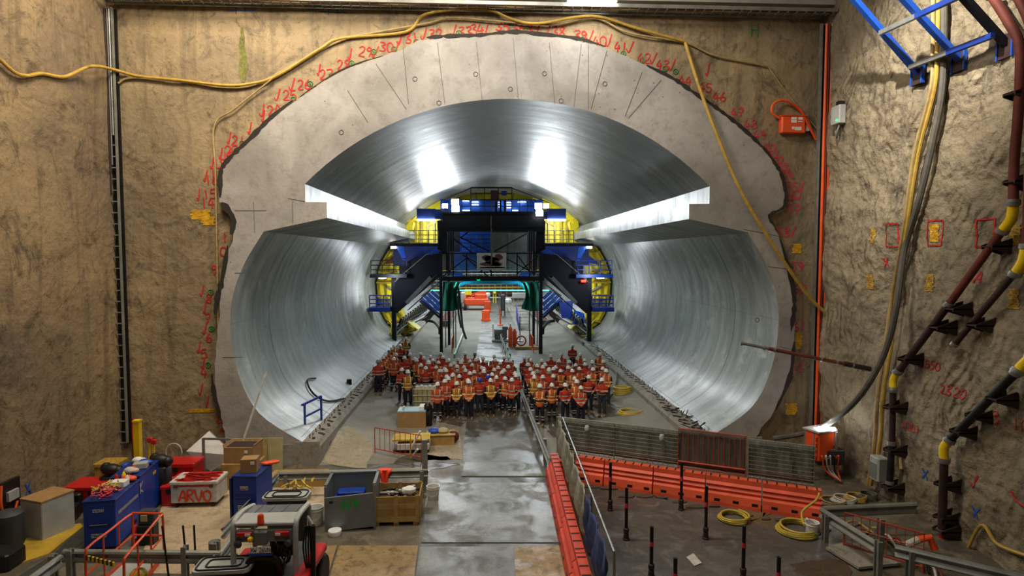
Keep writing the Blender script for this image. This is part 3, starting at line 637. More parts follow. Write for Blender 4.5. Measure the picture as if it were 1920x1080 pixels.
# backing between the towers
panel(MB(), 684, 352, 884, 478, YG+3, .05).build('blue_sheeting', 'tarp_blue', gan)
panel(MB(), 640, 478, 884, 600, YG+3.4, .05).build('blue_sheeting', mat('tarp_dark', '#1a3c70', .6, 0, .5, 2, .4), gan)
panel(MB(), 889, 360, 1108, 600, YG+2.6, .06).build('grey_board', 'grey_mid', gan)
mb = MB(); rail(mb, 690, 875, 372, 478, YG+2.4, 3, .03, 3); mb.build('inner_railing', 'steel_dark', gan)
mb = MB(); mb.tube([g(994, 362, YG+2.5), g(994, 600, YG+2.5)], .03, 5); mb.tube([g(890, 480, YG+2.5), g(1108, 480, YG+2.5)], .03, 5); mb.build('board_batten', 'grey_dark', gan)
mb = MB()
for k in range(4): mb.bar(g(590+20*k, 612+6*k, YG+5), g(700, 612+6*k, YG+5), .1, .1); mb.bar(g(mir(590+20*k), 612+6*k, YG+5), g(mir(700), 612+6*k, YG+5), .1, .1)
mb.build('blue_strut', 'blue_bright', gan)
# top deck with railing under the crown
mb = MB(); rail(mb, 752, 1012, 72, 232, YG, 3, .035, 3); rail(mb, 640, 752, 150, 232, YG, 2, .03, 1); rail(mb, 1012, 1160, 150, 232, YG, 3, .03, 1); mb.tube([g(560, 160, YG), g(752, 76, YG), g(1012, 76, YG), g(1250, 170, YG)], .03, 5); mb.build('top_railing', 'steel_dark', gan)
panel(MB(), 878, 92, 930, 158, YG-.1, .25).build('control_box', mat('maroon', '#3c2030', .6), gan)
panel(MB(), 945, 95, 978, 125, YG-.1, .2).build('control_box', 'blue', gan)
mb = MB(); mb.tube([g(884, 158, YG-.1), g(880, 300, YG-.4), g(885, 460, YG-.4), g(882, 560, YG-.5)], .06, 6); mb.build('hanging_hose', 'hose_grey', gan, smooth=True)
mb = MB()
for k in range(3): panel(mb, 905+k*28, 150, 918+k*28, 232, YG+.3, .1)
mb.build('cabinet_row', 'rust_dark', gan)
panel(MB(), 560, 150, 1210, 236, YG+3.2, .05).build('blue_sheeting', 'tarp_blue', gan)
for x0, x1, y in [(700, 740, 158), (760, 800, 165), (760, 800, 182), (700, 745, 218), (925, 945, 166), (925, 945, 180), (925, 945, 195), (980, 1005, 168), (980, 1005, 184), (980, 1005, 200), (1015, 1050, 218), (1050, 1100, 165)]:
    panel(MB(), x0, y-1.6, x1, y+1.6, YG+3.0, .05).build('led_strip', 'lamp_soft', gan)
# flood lights
for cx, cy in [(588, 190), (652, 165), (655, 208), (1180, 190), (1228, 190), (1186, 235)]:
    p = g(cx, cy, YG-.5)
    t = thing('flood_light', {588: 'outer small flood light left of the pair on the gantry head', 652: 'upper of the paired flood lights at the left of the gantry head', 655: 'lower of the paired flood lights at the left of the gantry head', 1180: 'upper inner flood light at the right of the gantry head', 1228: 'outermost flood light at the right of the gantry head', 1186: 'lowest flood light at the right of the gantry head'}[cx], 'lamp', (p.x, p.y, p.z-.25), 0, 'flood lights on the gantry head')
    r = .2 if cx == 588 or cx == 1228 else .26
    MB().box((p.x, p.y+.08, p.z), (r*2.2, .14, r*1.8), bev=.05).build('housing', 'black', t)
    MB().box((p.x, p.y-.01, p.z), (r*2, .04, r*1.6)).build('lens', 'glass_lamp', t)
    mb = MB(); mb.tube([(p.x-r*1.2, p.y+.1, p.z), (p.x-r*1.2, p.y+.2, p.z-.35), (p.x+r*1.2, p.y+.2, p.z-.35), (p.x+r*1.2, p.y+.1, p.z)], .025, 5); mb.build('bracket', 'steel_dark', t)
for s_ in (0, 1):
    X = (lambda c: mir(c)) if s_ else (lambda c: c)
    # blue boxes and strip lamps under them
    panel(MB(), min(X(412), X(530)), 208, max(X(412), X(530)), 274, YG+1, .4).build('blue_box', 'cabinet_blue_dark', gan)
    panel(MB(), min(X(530), X(610)), 212, max(X(530), X(610)), 272, YG+.8, .3).build('blue_box', 'blue', gan)
    panel(MB(), min(X(415), X(525)), 274, max(X(415), X(525)), 284, YG+.8, .15).build('strip_lamp', 'glass_lamp', gan)
    # upper platforms with railings
    a, b = g(X(245), 436, YG+.4), g(X(556), 436, YG+.4); MB().box(((a.x+b.x)/2, YG+.6, a.z), (abs(b.x-a.x), 1.4, .22)).build('platform', 'navy', gan)
    mb = MB(); rail(mb, X(362), X(545), 345, 428, YG, 3, .03, 2); mb.build('platform_railing', 'galv_dull', gan)
    a, b = g(X(120), 632, YG+.4), g(X(352), 632, YG+.4); MB().box(((a.x+b.x)/2, YG+.8, a.z), (abs(b.x-a.x), 1.8, .26)).build('platform', 'navy' if not s_ else 'blue', gan)
    mb = MB(); rail(mb, X(120), X(335), 536, 622, YG, 3, .035, 2); mb.build('platform_railing', 'steel_dark' if not s_ else 'blue', gan)
    a, b = g(X(112), 843, YG+.4), g(X(246), 843, YG+.4); MB().box(((a.x+b.x)/2, YG+.9, a.z), (abs(b.x-a.x), 1.8, .3)).build('platform', 'blue', gan)
    mb = MB(); rail(mb, X(112), X(244), 756, 832, YG, 3, .04, 2)
    mb.build('platform_railing', 'blue', gan)
    mb = MB(); panel(mb, min(X(150), X(240)), 775, max(X(150), X(240)), 830, YG+.05, .02); mb.build('mesh_infill', mat('mesh_blue', '#27509c', .6, .3, .4, 30, 0, 0, .6), gan)
    panel(MB(), min(X(170), X(215)), 640, max(X(170), X(215)), 648, YG, .1).build('strip_lamp', 'lamp_soft', gan)
    panel(MB(), min(X(246), X(280)), 446, max(X(246), X(280)), 458, YG, .1).build('strip_lamp', 'lamp_soft', gan)
    # dark screened staircase going down and out
    st = MB(); poly = [g(X(c), y, YG+.5) for c, y in [(572, 480), (572, 600), (490, 655), (335, 800), (285, 850), (268, 828), (272, 672), (345, 600), (350, 540), (470, 500)]]
    st.prism(poly, (0, 0, 0), (0, 1.1, 0)); so = st.build('staircase', 'navy_cloth', gan)
    mb = MB(); mb.bar(g(X(345), 805, YG+.45), g(X(500), 642, YG+.45), .12, .3); mb.build('stringer', 'grey_mid', so)
    mb = MB(); mb.bar(g(X(276), 862, YG+.45), g(X(575), 606, YG+.45), .10, .25); mb.build('stringer', 'navy', so)
    mb = MB(); mb.tube([g(X(272), 670, YG+.4), g(X(350), 598, YG+.4), g(X(470), 496, YG+.4), g(X(565), 484, YG+.4)], .04, 6); mb.build('handrail', 'galv_dull', so)
    # blue box girder and tarps behind the stairs
    mb = MB(); mb.box((g(X(400), 500, YG+2).x, YG+2.4, g(X(400), 500, YG+2).z), (3.4, .8, 1.7)); mb.build('side_girder', 'cabinet_blue_dark', gan)
    mb = MB(); mb.prism([g(X(c), y, YG+.2) for c, y in [(278, 446), (330, 446), (345, 530), (325, 540)]], (0, 0, 0), (0, .2, 0)); mb.build('tarp', 'tarp_blue', gan)
    mb = MB(); mb.prism([g(X(c), y, YG-.1) for c, y in [(478, 490), (530, 458), (572, 478), (560, 492), (520, 488), (500, 500)]], (0, 0, 0), (0, .3, 0)); mb.build('tarp', 'tarp_blue', gan)
    mb = MB()
    for k in range(7): mb.bar(g(X(200+k*16), 560-k*2, YG+3.6), g(X(290+k*10), 490, YG+3.6), .08, .1)
    mb.build('slanted_struts', 'blue' if s_ else 'rust', gan)
    # blue inner stairs under the portal
    mb = MB()
    for k in range(4): mb.bar(g(X(435+k*22), 770-k*14, YG+6), g(X(555), 885-k*36, YG+6), .10, .28)
    for k in range(6): mb.bar(g(X(455+k*18), 765+k*16, YG+6), g(X(485+k*14), 735+k*12, YG+6), .06, .06)
    mb.build('inner_stairs', 'blue_bright', gan)
    mb = MB(); mb.bar(g(X(430), 790, YG+5.5), g(X(556), 895, YG+5.5), .12, .2); mb.build('stringer', 'navy', gan)
    # knee braces
    mb = MB(); mb.bar(g(X(575), 660, YG+.2), g(X(440), 760, YG+.2), .12, .12); mb.bar(g(X(500), 720, YG+1), g(X(352), 850, YG+1), .08, .08); mb.build('brace', 'grey_mid', gan)
    # floor-level side screens in the doorway
    p, q = g(X(600), 960, 46), g(X(600), 960, 46)
    x_ = (-2.35 if not s_ else 3.85)
    mb = MB(); mb.tube(cr([(x_, 44.5, 0), (x_, 44.5, 1.0), (x_, 44.6, 1.15)], 3) + cr([(x_, 47.6, 1.15), (x_, 47.7, 1.0), (x_, 47.7, 0)], 3), .03, 6)
    for k in range(14): mb.tube([(x_, 44.7+k*.22, .15), (x_, 44.7+k*.22, 1.15)], .012, 4)
    mb.tube([(x_, 44.5, .15), (x_, 47.7, .15)], .02, 5)
    one('crowd_barrier', mb, 'orange', 'orange mesh barrier inside the %s gantry leg' % ('right' if s_ else 'left'), 'barrier', 'orange barriers inside the gantry legs')
# red lamp on right stair
panel(MB(), 1450, 658, 1480, 672, YG+.1, .1).build('coloured_lamp', 'lamp_red', gan)
# yellow formwork shell just behind, hugging the lining
shell = thing('formwork_shell', 'yellow curved steel formwork shell pressed against the tunnel lining behind the gantry', 'formwork', (GC, 48, 0))
for s_ in (-1, 1):
    pr = cr([(7.5, 0, .9), (8.8, 0, 1.9), (9.45, 0, 3.3), (9.66, 0, 4.9), (9.5, 0, 6.1), (9.1, 0, 7.2), (8.4, 0, 8.2)], 4)
    pin = [V((TC*0+p.x*.84, 0, 5+(p.z-5)*.9)) for p in pr]
    mb = MB(); n = len(pr); L = [V((TC+s_*p.x, 48.5, p.z)) for p in pr]; I = [V((TC+s_*p.x, 48.5, p.z)) for p in pin]
    loop = L + I[::-1]; tr = geometry.tessellate_polygon([[V((p.x, p.z, 0)) for p in loop]]); N = len(loop)
    mb.add([tuple(p) for p in loop] + [(p.x, 50.5, p.z) for p in loop], [list(t) for t in tr] + [[i, (i+1) % N, N+(i+1) % N, N+i] for i in range(N)])
    mb.build('side_form', 'yellow', shell)
    mb = MB()
    for i in range(1, n, 3): mb.bar(L[i]+V((0, -.15, 0)), I[i]+V((0, -.15, 0)), .14, .3, up=(0, 1, 0))
    for f in (.15, .5, .85):
        for i in range(n-1): mb.bar(L[i].lerp(I[i], f)+V((0, -.1, 0)), L[i+1].lerp(I[i+1], f)+V((0, -.1, 0)), .08, .2, up=(0, 1, 0))
    mb.build('stiffener', mat('yellow_dark', '#a8901c', .5, 0, .3, 2), shell)
    mb = MB()
    for k in range(3):
        a, b = L[n//3+k*4].lerp(I[n//3+k*4], .6), L[n//3+k*4].lerp(I[n//3+k*4], 1.2); mb.tube([a+V((0, -.5, 0)), b+V((0, -.5, -.5))], .09, 8)
    mb.build('jack', 'galv', shell)
    # dark annular gap between form and lining
    # upper corner panels
    X = (lambda c: mir(c)) if s_ > 0 else (lambda c: c)
    mb = MB(); mb.prism([g(X(c), y, 48) for c, y in [(330, 420), (330, 285), (415, 205), (560, 130), (560, 420)]], (0, 0, 0), (0, .3, 0)); mb.build('crown_form', 'yellow', shell)
    mb = MB()
    for k in range(4): mb.bar(g(X(405+k*38), 285, 47.8), g(X(405+k*38), 420, 47.8), .16, .2, up=(0, 1, 0))
    mb.bar(g(X(470), 320, 47.7), g(X(545), 285, 47.7), .12, .12); mb.build('stiffener', M('yellow_dark'), shell)
    mb = MB()
    for k in range(3): mb.tube(cr([g(X(340+k*10), 280+8*k, 47), g(X(362+k*8), 275+5*k, 47), g(X(385+k*5), 300, 47), g(X(378+k*4), 340, 47)], 5), .06, 6)
    mb.build('yellow_hose', 'yellow_elbow', shell, smooth=True)
A = math.asin(7.1/10.2)
mb = MB(); L = []; n = 30
for i in range(n+1):
    a = -A+2*A*i/n; r0, r1 = 10.05, 8.9
    L += [V((TC+r0*math.sin(a), 48.2, 2.62+r0*math.cos(a))), V((TC+r1*math.sin(a), 48.2, 2.62+r1*math.cos(a)))]
mb.add([tuple(p) for p in L] + [(p.x, 48.6, p.z) for p in L], [[2*i, 2*i+2, 2*i+3, 2*i+1] for i in range(n)] + [[2*i+1, 2*i+3, 2*n+2+2*i+3, 2*n+2+2*i+1] for i in range(n)])
mb.build('crown_form', 'yellow', shell)
mb = MB()
for i in range(0, n+1, 3): mb.bar(L[2*i]+V((0, -.1, 0)), L[2*i+1]+V((0, -.1, 0)), .1, .2, up=(0, 1, 0))
mb.build('stiffener', M('yellow_dark'), shell)
# dark bulk behind towers so the crown is closed
mb = MB(); panel(mb, 560, 236, 684, 478, YG+3.4, .1); panel(mb, 1108, 236, 1210, 478, YG+3.4, .1); mb.build('backing_sheet', 'navy_cloth', gan)
mb = MB(); panel(mb, 300, 440, 560, 640, YG+4.2, .1); panel(mb, mir(560), 440, mir(300), 640, YG+4.2, .1); mb.build('backing_sheet', 'navy_cloth', gan)
# banner
mb = MB(); a, b = g(790, 592, YG-.12), g(976, 487, YG-.12); cx_, cz_ = (a.x+b.x)/2, (a.z+b.z)/2
bt = thing('banner', 'pale banner with a dark machine picture hung on the gantry walkway railing', 'banner', (cx_, YG-.15, a.z))
mb.box((cx_, YG-.12, cz_), (b.x-a.x, .03, b.z-a.z)); mb.build('sheet', 'banner', bt)
mb = MB()
for k, (u, v, ru, rv) in enumerate([(-.55, .35, .5, .35), (-.2, .1, .6, .5), (.75, .45, .45, .4), (.35, .05, .5, .35), (-.1, -.45, 1.1, .28), (.6, -.5, .6, .25)]):
    pts = [(cx_+.68*(u+ru*math.cos(t)*(1+.15*math.sin(3*t+k))), YG-.14, cz_+.05+.62*(v*.9+rv*math.sin(t))) for t in [i*PI/8 for i in range(16)]]; mb.prism([V(p) for p in pts], (0, 0, 0), (0, -.01, 0))
mb.build('picture', 'banner_dark', bt)
mb = MB(); mb.prism([V((cx_-1.0, YG-.15, cz_-.52)), V((cx_+1.1, YG-.15, cz_-.52)), V((cx_+.9, YG-.15, cz_-.42)), V((cx_-.8, YG-.15, cz_-.44))], (0, 0, 0), (0, -.012, 0)); mb.build('picture_base', 'black', bt)
# green netting curtains either side of the opening
for s_ in (0, 1):
    X = (lambda c: mir(c)-2) if s_ else (lambda c: c)
    pts = [(575, 672), (1, 1)]
    mb = MB(); cols = 14; rows = 10
    def edge(t):  # lower edge of the curtain
        return 850 - 30*t if not s_ else 870 - 60*t
    vs = []
    for i in range(cols+1):
        t = i/cols; cx = 572 + 118*t; top = 668 + 4*t; bot = (855 if t < .5 else 855-(t-.5)*30)
        for k in range(rows+1):
            f = k/rows; pinch = 1-.22*math.sin(PI*min(1, f*1.1))*t
            q = g(X(572+118*t*pinch), top+(bot-top)*f, YG+2.2+.22*math.sin(t*16+f*2)); vs.append(tuple(q))
    mb.add(vs, [[i*(rows+1)+k, (i+1)*(rows+1)+k, (i+1)*(rows+1)+k+1, i*(rows+1)+k+1] for i in range(cols) for k in range(rows)])
    o = mb.build('netting_curtain', 'netting_green', None, smooth=True); sol = o.modifiers.new('s', 'SOLIDIFY'); sol.thickness = .02
    tag(o, 'green netting curtain gathered at the %s side of the gantry opening' % ('right' if s_ else 'left'), 'netting', 'green netting curtains')
# cyan lit soffit bar under the walkway
mb = MB(); mb.tube(cr([g(590, 770, YG+3), g(640, 715, YG+3), g(700, 680, YG+3), g(760, 672, YG+3), g(1010, 672, YG+3), g(1065, 682, YG+3), g(1130, 740, YG+3), g(1180, 800, YG+3)], 5), .16, 8)
mb.build('soffit_duct', mat('duct_teal', '#1488a8', .4, .2, .3, 2), gan, smooth=True)
mb = MB(); mb.tube([g(495, 724, YG+7), g(1245, 724, YG+7)], .05, 6)
one('light_rope', mb, mat('led_green', '#40ffa0', .4, 0, 0, 1, 0, 5), 'thin green glowing light line stretched across the opening under the gantry', 'light rope')
point('soffit_lamp_light', tuple(g(700, 690, YG+2)), 60, (.4, .9, 1), .1); point('soffit_lamp_light', tuple(g(1065, 690, YG+2)), 60, (.4, .9, 1), .1)
p = g(800, 650, YG-.4); t = thing('coloured_lamp', 'added green lamp under the gantry cross beam for the floor glow', 'lamp', tuple(p)); MB().box(tuple(p), (.3, .2, .15), bev=.03).build('housing', 'black', t); MB().box((p.x, p.y, p.z-.09), (.22, .14, .03)).build('lens', 'lamp_green', t)  # fitting made up to carry the green floor-glow spot
spot('green_glow_light', (p.x, p.y-.1, p.z-.15), (.1, 38.5, 0), 1500, 45, (.1, 1, .3), .05)
# hose and rail racks leaning against the walls below the platforms
for s_ in (0, 1):
    X = (lambda c: mir(c)) if s_ else (lambda c: c)
    t = thing('hose_rack', 'rack of dark and pale hoses sloping along the %s wall under the gantry' % ('right' if s_ else 'left'), 'rack', tuple(g(X(400), 1000, YG+4))[0:2]+(0,))
    for m_, off in (('steel_dark', 0), ('grey_light', .05)):
        mb = MB()
        for k in range(26):
            f = k/25; cx = 300+190*f; cy = 965-140*f; Y = 46+f*10
            if (k % 2 == 0) == (m_ == 'steel_dark'): mb.bar(g(X(cx-22), cy+28, Y), g(X(cx+12), cy-62, Y), .10, .16)
        mb.build('rack_frame', m_, t)
    for m_, dd in (('galv', 0), ('steel_dark', 22), ('galv_dull', 44), ('steel_dark', -20)):
        mb = MB(); mb.tube(cr([g(X(270), 1000-dd, 45), g(X(360), 930-dd, 49), g(X(470), 870-dd, 56)], 6), .07, 6); mb.build('pipe', m_, t, smooth=True)
    mb = MB()
    for k in range(5):
        mb.tube(cr([g(X(215+k*9), 900+k*8, 46.5), g(X(250+k*4), 940+k*6, 46), g(X(240), 990+k*5, 45.5), g(X(280+k*8), 1010, 45)], 4), .035, 6)
    mb.build('yellow_hose', 'yellow', t, smooth=True)
    mb = MB(); mb.tube(cr([g(X(480), 915, 47), g(X(520), 925, 47), g(X(552), 960, 46), g(X(556), 1000, 46)], 4), .12, 7); mb.build('duct', 'black', t, smooth=True)
# tarps right
mb = MB()
for k in range(9):
    a = g(1330+k*6, 850, 49); 
mb.prism([g(*p, 48.2) for p in [(1410, 850), (1470, 870), (1478, 935), (1400, 940), (1415, 890)]], (0, 0, 0), (0, .5, 0)); one('tarpaulin', mb, 'tarp_blue', 'crumpled bright blue tarpaulin beside the right stair foot', 'tarpaulin')
mb = MB(); mb.prism([g(*p, 49.2) for p in [(1310, 800), (1400, 790), (1390, 900), (1330, 900)]], (0, 0, 0), (0, .4, 0)); one('tarpaulin', mb, 'cabinet_blue', 'dark blue tarpaulin hanging behind the right hose rack', 'tarpaulin')
# black hose hanging left of the opening
def hose(name, pts, r, m, label, cat='hose', n=8, seg=8, group=None):
    return one(name, MB().tube(cr(pts, n), r, seg), m, label, cat, group, True)
hose('hanging_hose', [g(672, 700, 46), g(690, 860, 46), g(700, 960, 45.5), g(722, 1030, 45)], .09, 'black', 'black hose dangling beside the left green netting')
hose('hanging_hose', [g(668, 760, 45.8), g(676, 880, 45.6), g(690, 960, 45.2)], .07, 'steel_dark', 'shorter dark hose hanging next to the left green netting')
# galvanised rails just inside the opening
mb = MB(); mb.bar(atz(852, 668, .7), atz(868, 628, .9), .12, .3); mb.bar(atz(852, 668, .1), atz(868, 628, .9), .1, .1); one('guard_rail_section', mb, 'galv', 'short galvanised rail leaning inside the left gantry leg', 'guardrail')
# ================================================================== BEYOND THE GANTRY
t = thing('boom_lift', 'orange boom lift parked far down the tunnel', 'boom lift', tuple(atz(893, 580)))
b0 = atz(893, 580)
def bb(mb, x, y, z, dx, dy, dz, bev=0): return mb.box((b0.x+x, b0.y+y, z), (dx, dy, dz), bev=bev)
mb = MB(); bb(mb, 0, 0, 1.1, 3.4, 3, .9, .2); bb(mb, .6, 0, 1.8, 1.6, 2.6, .8, .2); mb.build('chassis', 'orange', t)
mb = MB(); mb.bar((b0.x-1.4, b0.y, 1.8), (b0.x+1.4, b0.y, 2.5), .5, .4); mb.build('boom', 'orange_paint', t)
for dx in (-1.5, 1.5):
    for dy in (-1.2, 1.2): MB().tube([(b0.x+dx-.18, b0.y+dy, .5), (b0.x+dx+.18, b0.y+dy, .5)], .5, 14).build('wheel', 'rubber', t)
mb = MB(); bb(mb, -1.1, -.4, 2.4, .9, .9, .7); mb.build('basket', 'yellow', t)
for px, py, h, r_, lab in [(911, 601, 1.0, .3, 'nearer'), (914, 585, 1.2, .35, 'farther')]:
    p = atz(px, py); mb = MB(); mb.box((p.x, p.y, .55*h+.1), (.9, .5, h*1.1), bev=.1); mb.box((p.x, p.y, .1), (1.1, .7, .15)); one('barrier_block', mb, 'orange', '%s orange barrier block right of the boom lift' % lab, 'barrier', 'far orange blocks')
# tanks, pipes, racks and machines at the far end
def far_box(name, x0, y0, x1, y1, Y, dy, m, lab, cat, bev=.1):
    a, b = g(x0, y1, Y), g(x1, y0, Y); mb = MB(); z0 = a.z; mb.box(((a.x+b.x)/2, Y, (a.z+b.z)/2), (abs(b.x-a.x), dy, abs(b.z-a.z)), bev=bev)
    if z0 > .3:
        for s_ in (-1, 1): mb.bar(((a.x+b.x)/2+s_*abs(b.x-a.x)*.4, Y, 0), ((a.x+b.x)/2+s_*abs(b.x-a.x)*.4, Y, z0+.05), .15, .15, up=(0, 1, 0))
    return one(name, mb, m, lab, cat)
far_box('hopper', 810, 738, 875, 768, 88, 2, 'white_dirty', 'white hopper on legs behind the boom lift', 'tank', .3)
far_box('water_tank', 970, 775, 1010, 806, 78, 1.6, 'white', 'round white tank right of the tunnel road far away', 'tank', .4)
far_box('grey_machine', 940, 750, 970, 850, 72, 1.2, 'grey_dark', 'dark wheeled machine beside the far white tank', 'machine', .2)
far_box('site_cabin', 690, 735, 740, 800, 84, 3, 'white_dirty', 'pale site cabin left of the boom lift', 'cabin', .1)
far_box('yellow_cone_stack', 893, 732, 912, 745, 92, 1, 'yellow', 'small yellow machine hood far down the tunnel', 'machine', .1)
far_box('rack_box', 1015, 740, 1100, 770, 86, 2, 'grey_light', 'pale racking at the far right of the tunnel', 'rack', .05)
t = thing('pipe_bundle', 'tangle of pale and rusty pipes on frames across the far tunnel end', 'pipes', (GC, 95, 0))
for k in range(9):
    z = .6 + k*.55; mb = MB(); mb.tube([(-8, 95+.3*(k % 3), z), (9.5, 95+.3*(k % 3), z+.1)], .10, 6); mb.build('pipe', ['white_dirty', 'rust', 'galv', 'yellow_deck', 'grey_light'][k % 5], t)
mb = MB()
for k in range(18): x = -7.5+k*.95; mb.bar((x, 95.8, 0), (x, 95.8, 6), .14, .14, up=(0, 1, 0))
mb.build('upright', 'galv', t)
for s_ in (0, 1):
    t = thing('scaffold_rack', 'pale scaffold frame with shelves on the %s side beyond the gantry' % ('right' if s_ else 'left'), 'scaffold', ((-3.9 if not s_ else 5.6), 66, 0))
    x_ = -4.4 if not s_ else 5.6
    mb = MB()
    for k in range(6):
        y = 60+k*3.2
        for dx in (0, 1.2): mb.tube([(x_+dx, y, 0), (x_+dx, y, 2.6)], .05, 5)
        for z in (.8, 1.7, 2.5): mb.tube([(x_, y, z), (x_+1.2, y, z)], .04, 5)
    for z in (.8, 1.7, 2.5): mb.tube([(x_+.0, 60, z), (x_, 76, z)], .04, 5); mb.tube([(x_+1.2, 60, z), (x_+1.2, 76, z)], .04, 5)
    mb.build('frame', 'grey_light', t)
    mb = MB(); mb.box((x_+.6, 68, .82), (1.1, 15, .05)); mb.build('shelf', 'rust', t)
# generator, cylinder stand and blue stepladder in the doorway
p = atz(941, 641); t = thing('generator', 'grey engine-driven generator in a cage frame beside the road beyond the crowd', 'generator', tuple(p))
mb = MB(); mb.box((p.x, p.y+.5, .12), (1.7, 1.3, .12)); mb.build('skid', 'grey_light', t)
mb = MB(); mb.box((p.x-.1, p.y+.5, .65), (1.1, .8, .8), bev=.1); mb.box((p.x+.3, p.y+.4, 1.15), (.5, .5, .3), bev=.08); mb.tube([(p.x-.4, p.y, .8), (p.x-.4, p.y+.9, .8)], .22, 12); mb.build('engine', 'grey_mid', t)
mb = MB()
for x in (-.75, .75):
    for y in (0, 1.0): mb.tube([(p.x+x, p.y+y, .15), (p.x+x, p.y+y, 1.5)], .03, 6)
    mb.tube([(p.x+x, p.y, 1.5), (p.x+x, p.y+1, 1.5)], .03, 6)
mb.build('cage', 'galv', t)
p = atz(957, 650); t = thing('pump_rig', 'orange gas cylinders and hose reel beside the road beyond the crowd', 'cylinder', tuple(p))
for k, (dx, h, m_) in enumerate([(0, 1.7, 'orange'), (.35, 1.45, 'orange_paint')]):
    MB().lathe([(.16, 0), (.17, .1), (.17, h-.25), (.1, h-.08), (.05, h), (0, h+.02)], (p.x+dx, p.y+.1, 0), 12).build('cylinder', m_, t, smooth=True)
mb = MB(); mb.tube(cr([(p.x+.9+.38*math.cos(a), p.y+.2, .45+.38*math.sin(a)) for a in [k*PI/5 for k in range(10)]], 3, True), .07, 6, closed=True); mb.build('hose_reel', 'red_mesh', t, smooth=True)
p = atz(938, 610); mb = MB(); mb.lathe([(.3, 0), (.32, .1), (.1, .15), (.05, 1.9), (0, 1.92)], (p.x, p.y, 0), 12); one('traffic_cone', mb, 'orange', 'tall orange cone behind the generator', 'cone', smooth=True)
for k, (px, py) in enumerate([(936, 590), (975, 640), (992, 620)]):
    p = atz(px, py); mb = MB(); mb.tube([(p.x, p.y, 0), (p.x, p.y, 2.6-k*.4)], .05, 7); mb.box((p.x, p.y, .04), (.5, .5, .08)); one('post', mb, 'galv', ['tall thin post at the road centre line far beyond the crowd', 'grey post beside the orange cylinders', 'grey post near the blue stepladder'][k], 'post')
a, b = atz(973, 620), atz(980, 575)
t = thing('stepladder', 'blue and grey step unit just inside the right gantry leg', 'steps', tuple(a))
mb = MB(); mb.prism([V((a.x, a.y, 0)), V((a.x, a.y, .8)), V((a.x, a.y+5, 2.4)), V((a.x, a.y+5, .6))], (0, 0, 0), (.08, 0, 0)); mb.build('side_rail', 'blue', t)
mb = MB(); 
for k in range(7): mb.box((a.x+.6, a.y+.4+k*.65, .3+k*.25), (1.1, .3, .05))
mb.build('tread', 'galv', t)
# traffic rail down the road centre, seen above the crowd and running towards the viewer
t = thing('road_guardrail', 'long grey guardrail dividing the road through the crowd', 'guardrail', tuple(atz(1000, 830)))
A_, B_ = atz(1008, 850), atz(935, 628)
def wbeam(mb, a, b, h=.31, d=.08):
    """corrugated W section between a and b (centre line), facing sideways"""
    a, b = V(a), V(b); dr = (b-a).normalized(); n = V((dr.y, -dr.x, 0)).normalized(); up = n.cross(dr).normalized()
    if up.z < 0: up = -up
    prof = [(-.5, .0), (-.42, .7), (-.30, 1), (-.18, .7), (-.05, .1), (.05, .1), (.18, .7), (.30, 1), (.42, .7), (.5, 0)]
    L = [];
    for e in (a, b):
        L += [e+up*h*u+n*d*v for u, v in prof] + [e+up*h*u+n*(d*v-.012) for u, v in prof[::-1]]
    m_ = len(prof)*2
    return mb.add(L, [[i, (i+1) % m_, m_+(i+1) % m_, m_+i] for i in range(m_)] + [list(range(m_)), list(range(2*m_-1, m_-1, -1))])
mb = MB(); pts = [atz(1030, 868, .62), atz(985, 755, .62), atz(958, 680, .62), atz(938, 630, .62)]
for q, r in zip(pts, pts[1:]): wbeam(mb, q, r)
mb.build('beam', 'galv_dull', t)
for k in range(14):
    q = pts[0].lerp(pts[1], k/4) if k < 5 else pts[1].lerp(pts[2], (k-4)/4) if k < 9 else pts[2].lerp(pts[3], (k-8)/5.)
    MB().box((q.x+.12, q.y, .4), (.12, .14, .8)).build('post', 'galv_dull', t)
mb = MB(); p = atz(1005, 655); mb.box((p.x-.6, p.y, .12), (2.1, .35, .22), bev=.04); one('timber_beam', mb, 'wood_light', 'pale timber block lying across the wet road beyond the crowd', 'timber')
# ================================================================== SERVICES ON THE WALLS
def ladder_tray(name, base, top, w_, side_dir, out_dir, label, cat, rung=.35, cables=(), depth=.10):
    base, top = V(base), V(top); sd = V(side_dir).normalized(); od = V(out_dir).normalized(); t = thing(name, label, cat, tuple(base))
    for s_ in (-1, 1):
        mb = MB(); mb.bar(base+sd*w_/2*s_, top+sd*w_/2*s_, .04, depth, up=tuple(od)); mb.build('side_rail', 'galv_dull', t)
    n = int((top-base).length/rung); mb = MB()
    for k in range(n+1):
        p = base.lerp(top, k/n); mb.bar(p-sd*w_/2, p+sd*w_/2, .035, .03, up=tuple(od))
    mb.build('rungs', 'galv_dull', t)
    for k, (f, r, m_) in enumerate(cables):
        mb = MB(); pts = [base.lerp(top, i/24) + sd*(w_*f + .02*math.sin(i*1.7+k*2)) + od*(.04+r) for i in range(25)]; mb.tube(pts, r, 6); mb.build('cable', m_, t, smooth=True)
    return t
lb, lt = aty(223, 830, YP-.1), aty(200, 14, YP-.1)
lb.x = lt.x = (lb.x+lt.x)/2
lad = ladder_tray('cable_ladder', lb, lt, .46, (1, 0, 0), (0, -1, 0), 'tall grey vertical cable ladder in the left corner of the portal wall', 'cable ladder', .38, [(-.36, .022, 'grey_light'), (-.26, .018, 'galv'), (-.18, .018, 'black')])
MB().bar((lb.x, YP+.03, lb.z), (lt.x, YP+.03, lt.z), .62, .04, up=(0, 1, 0)).build('gap_shade_plate', 'steel_dark', lad)  # dark plate added for the shaded gap behind the ladder
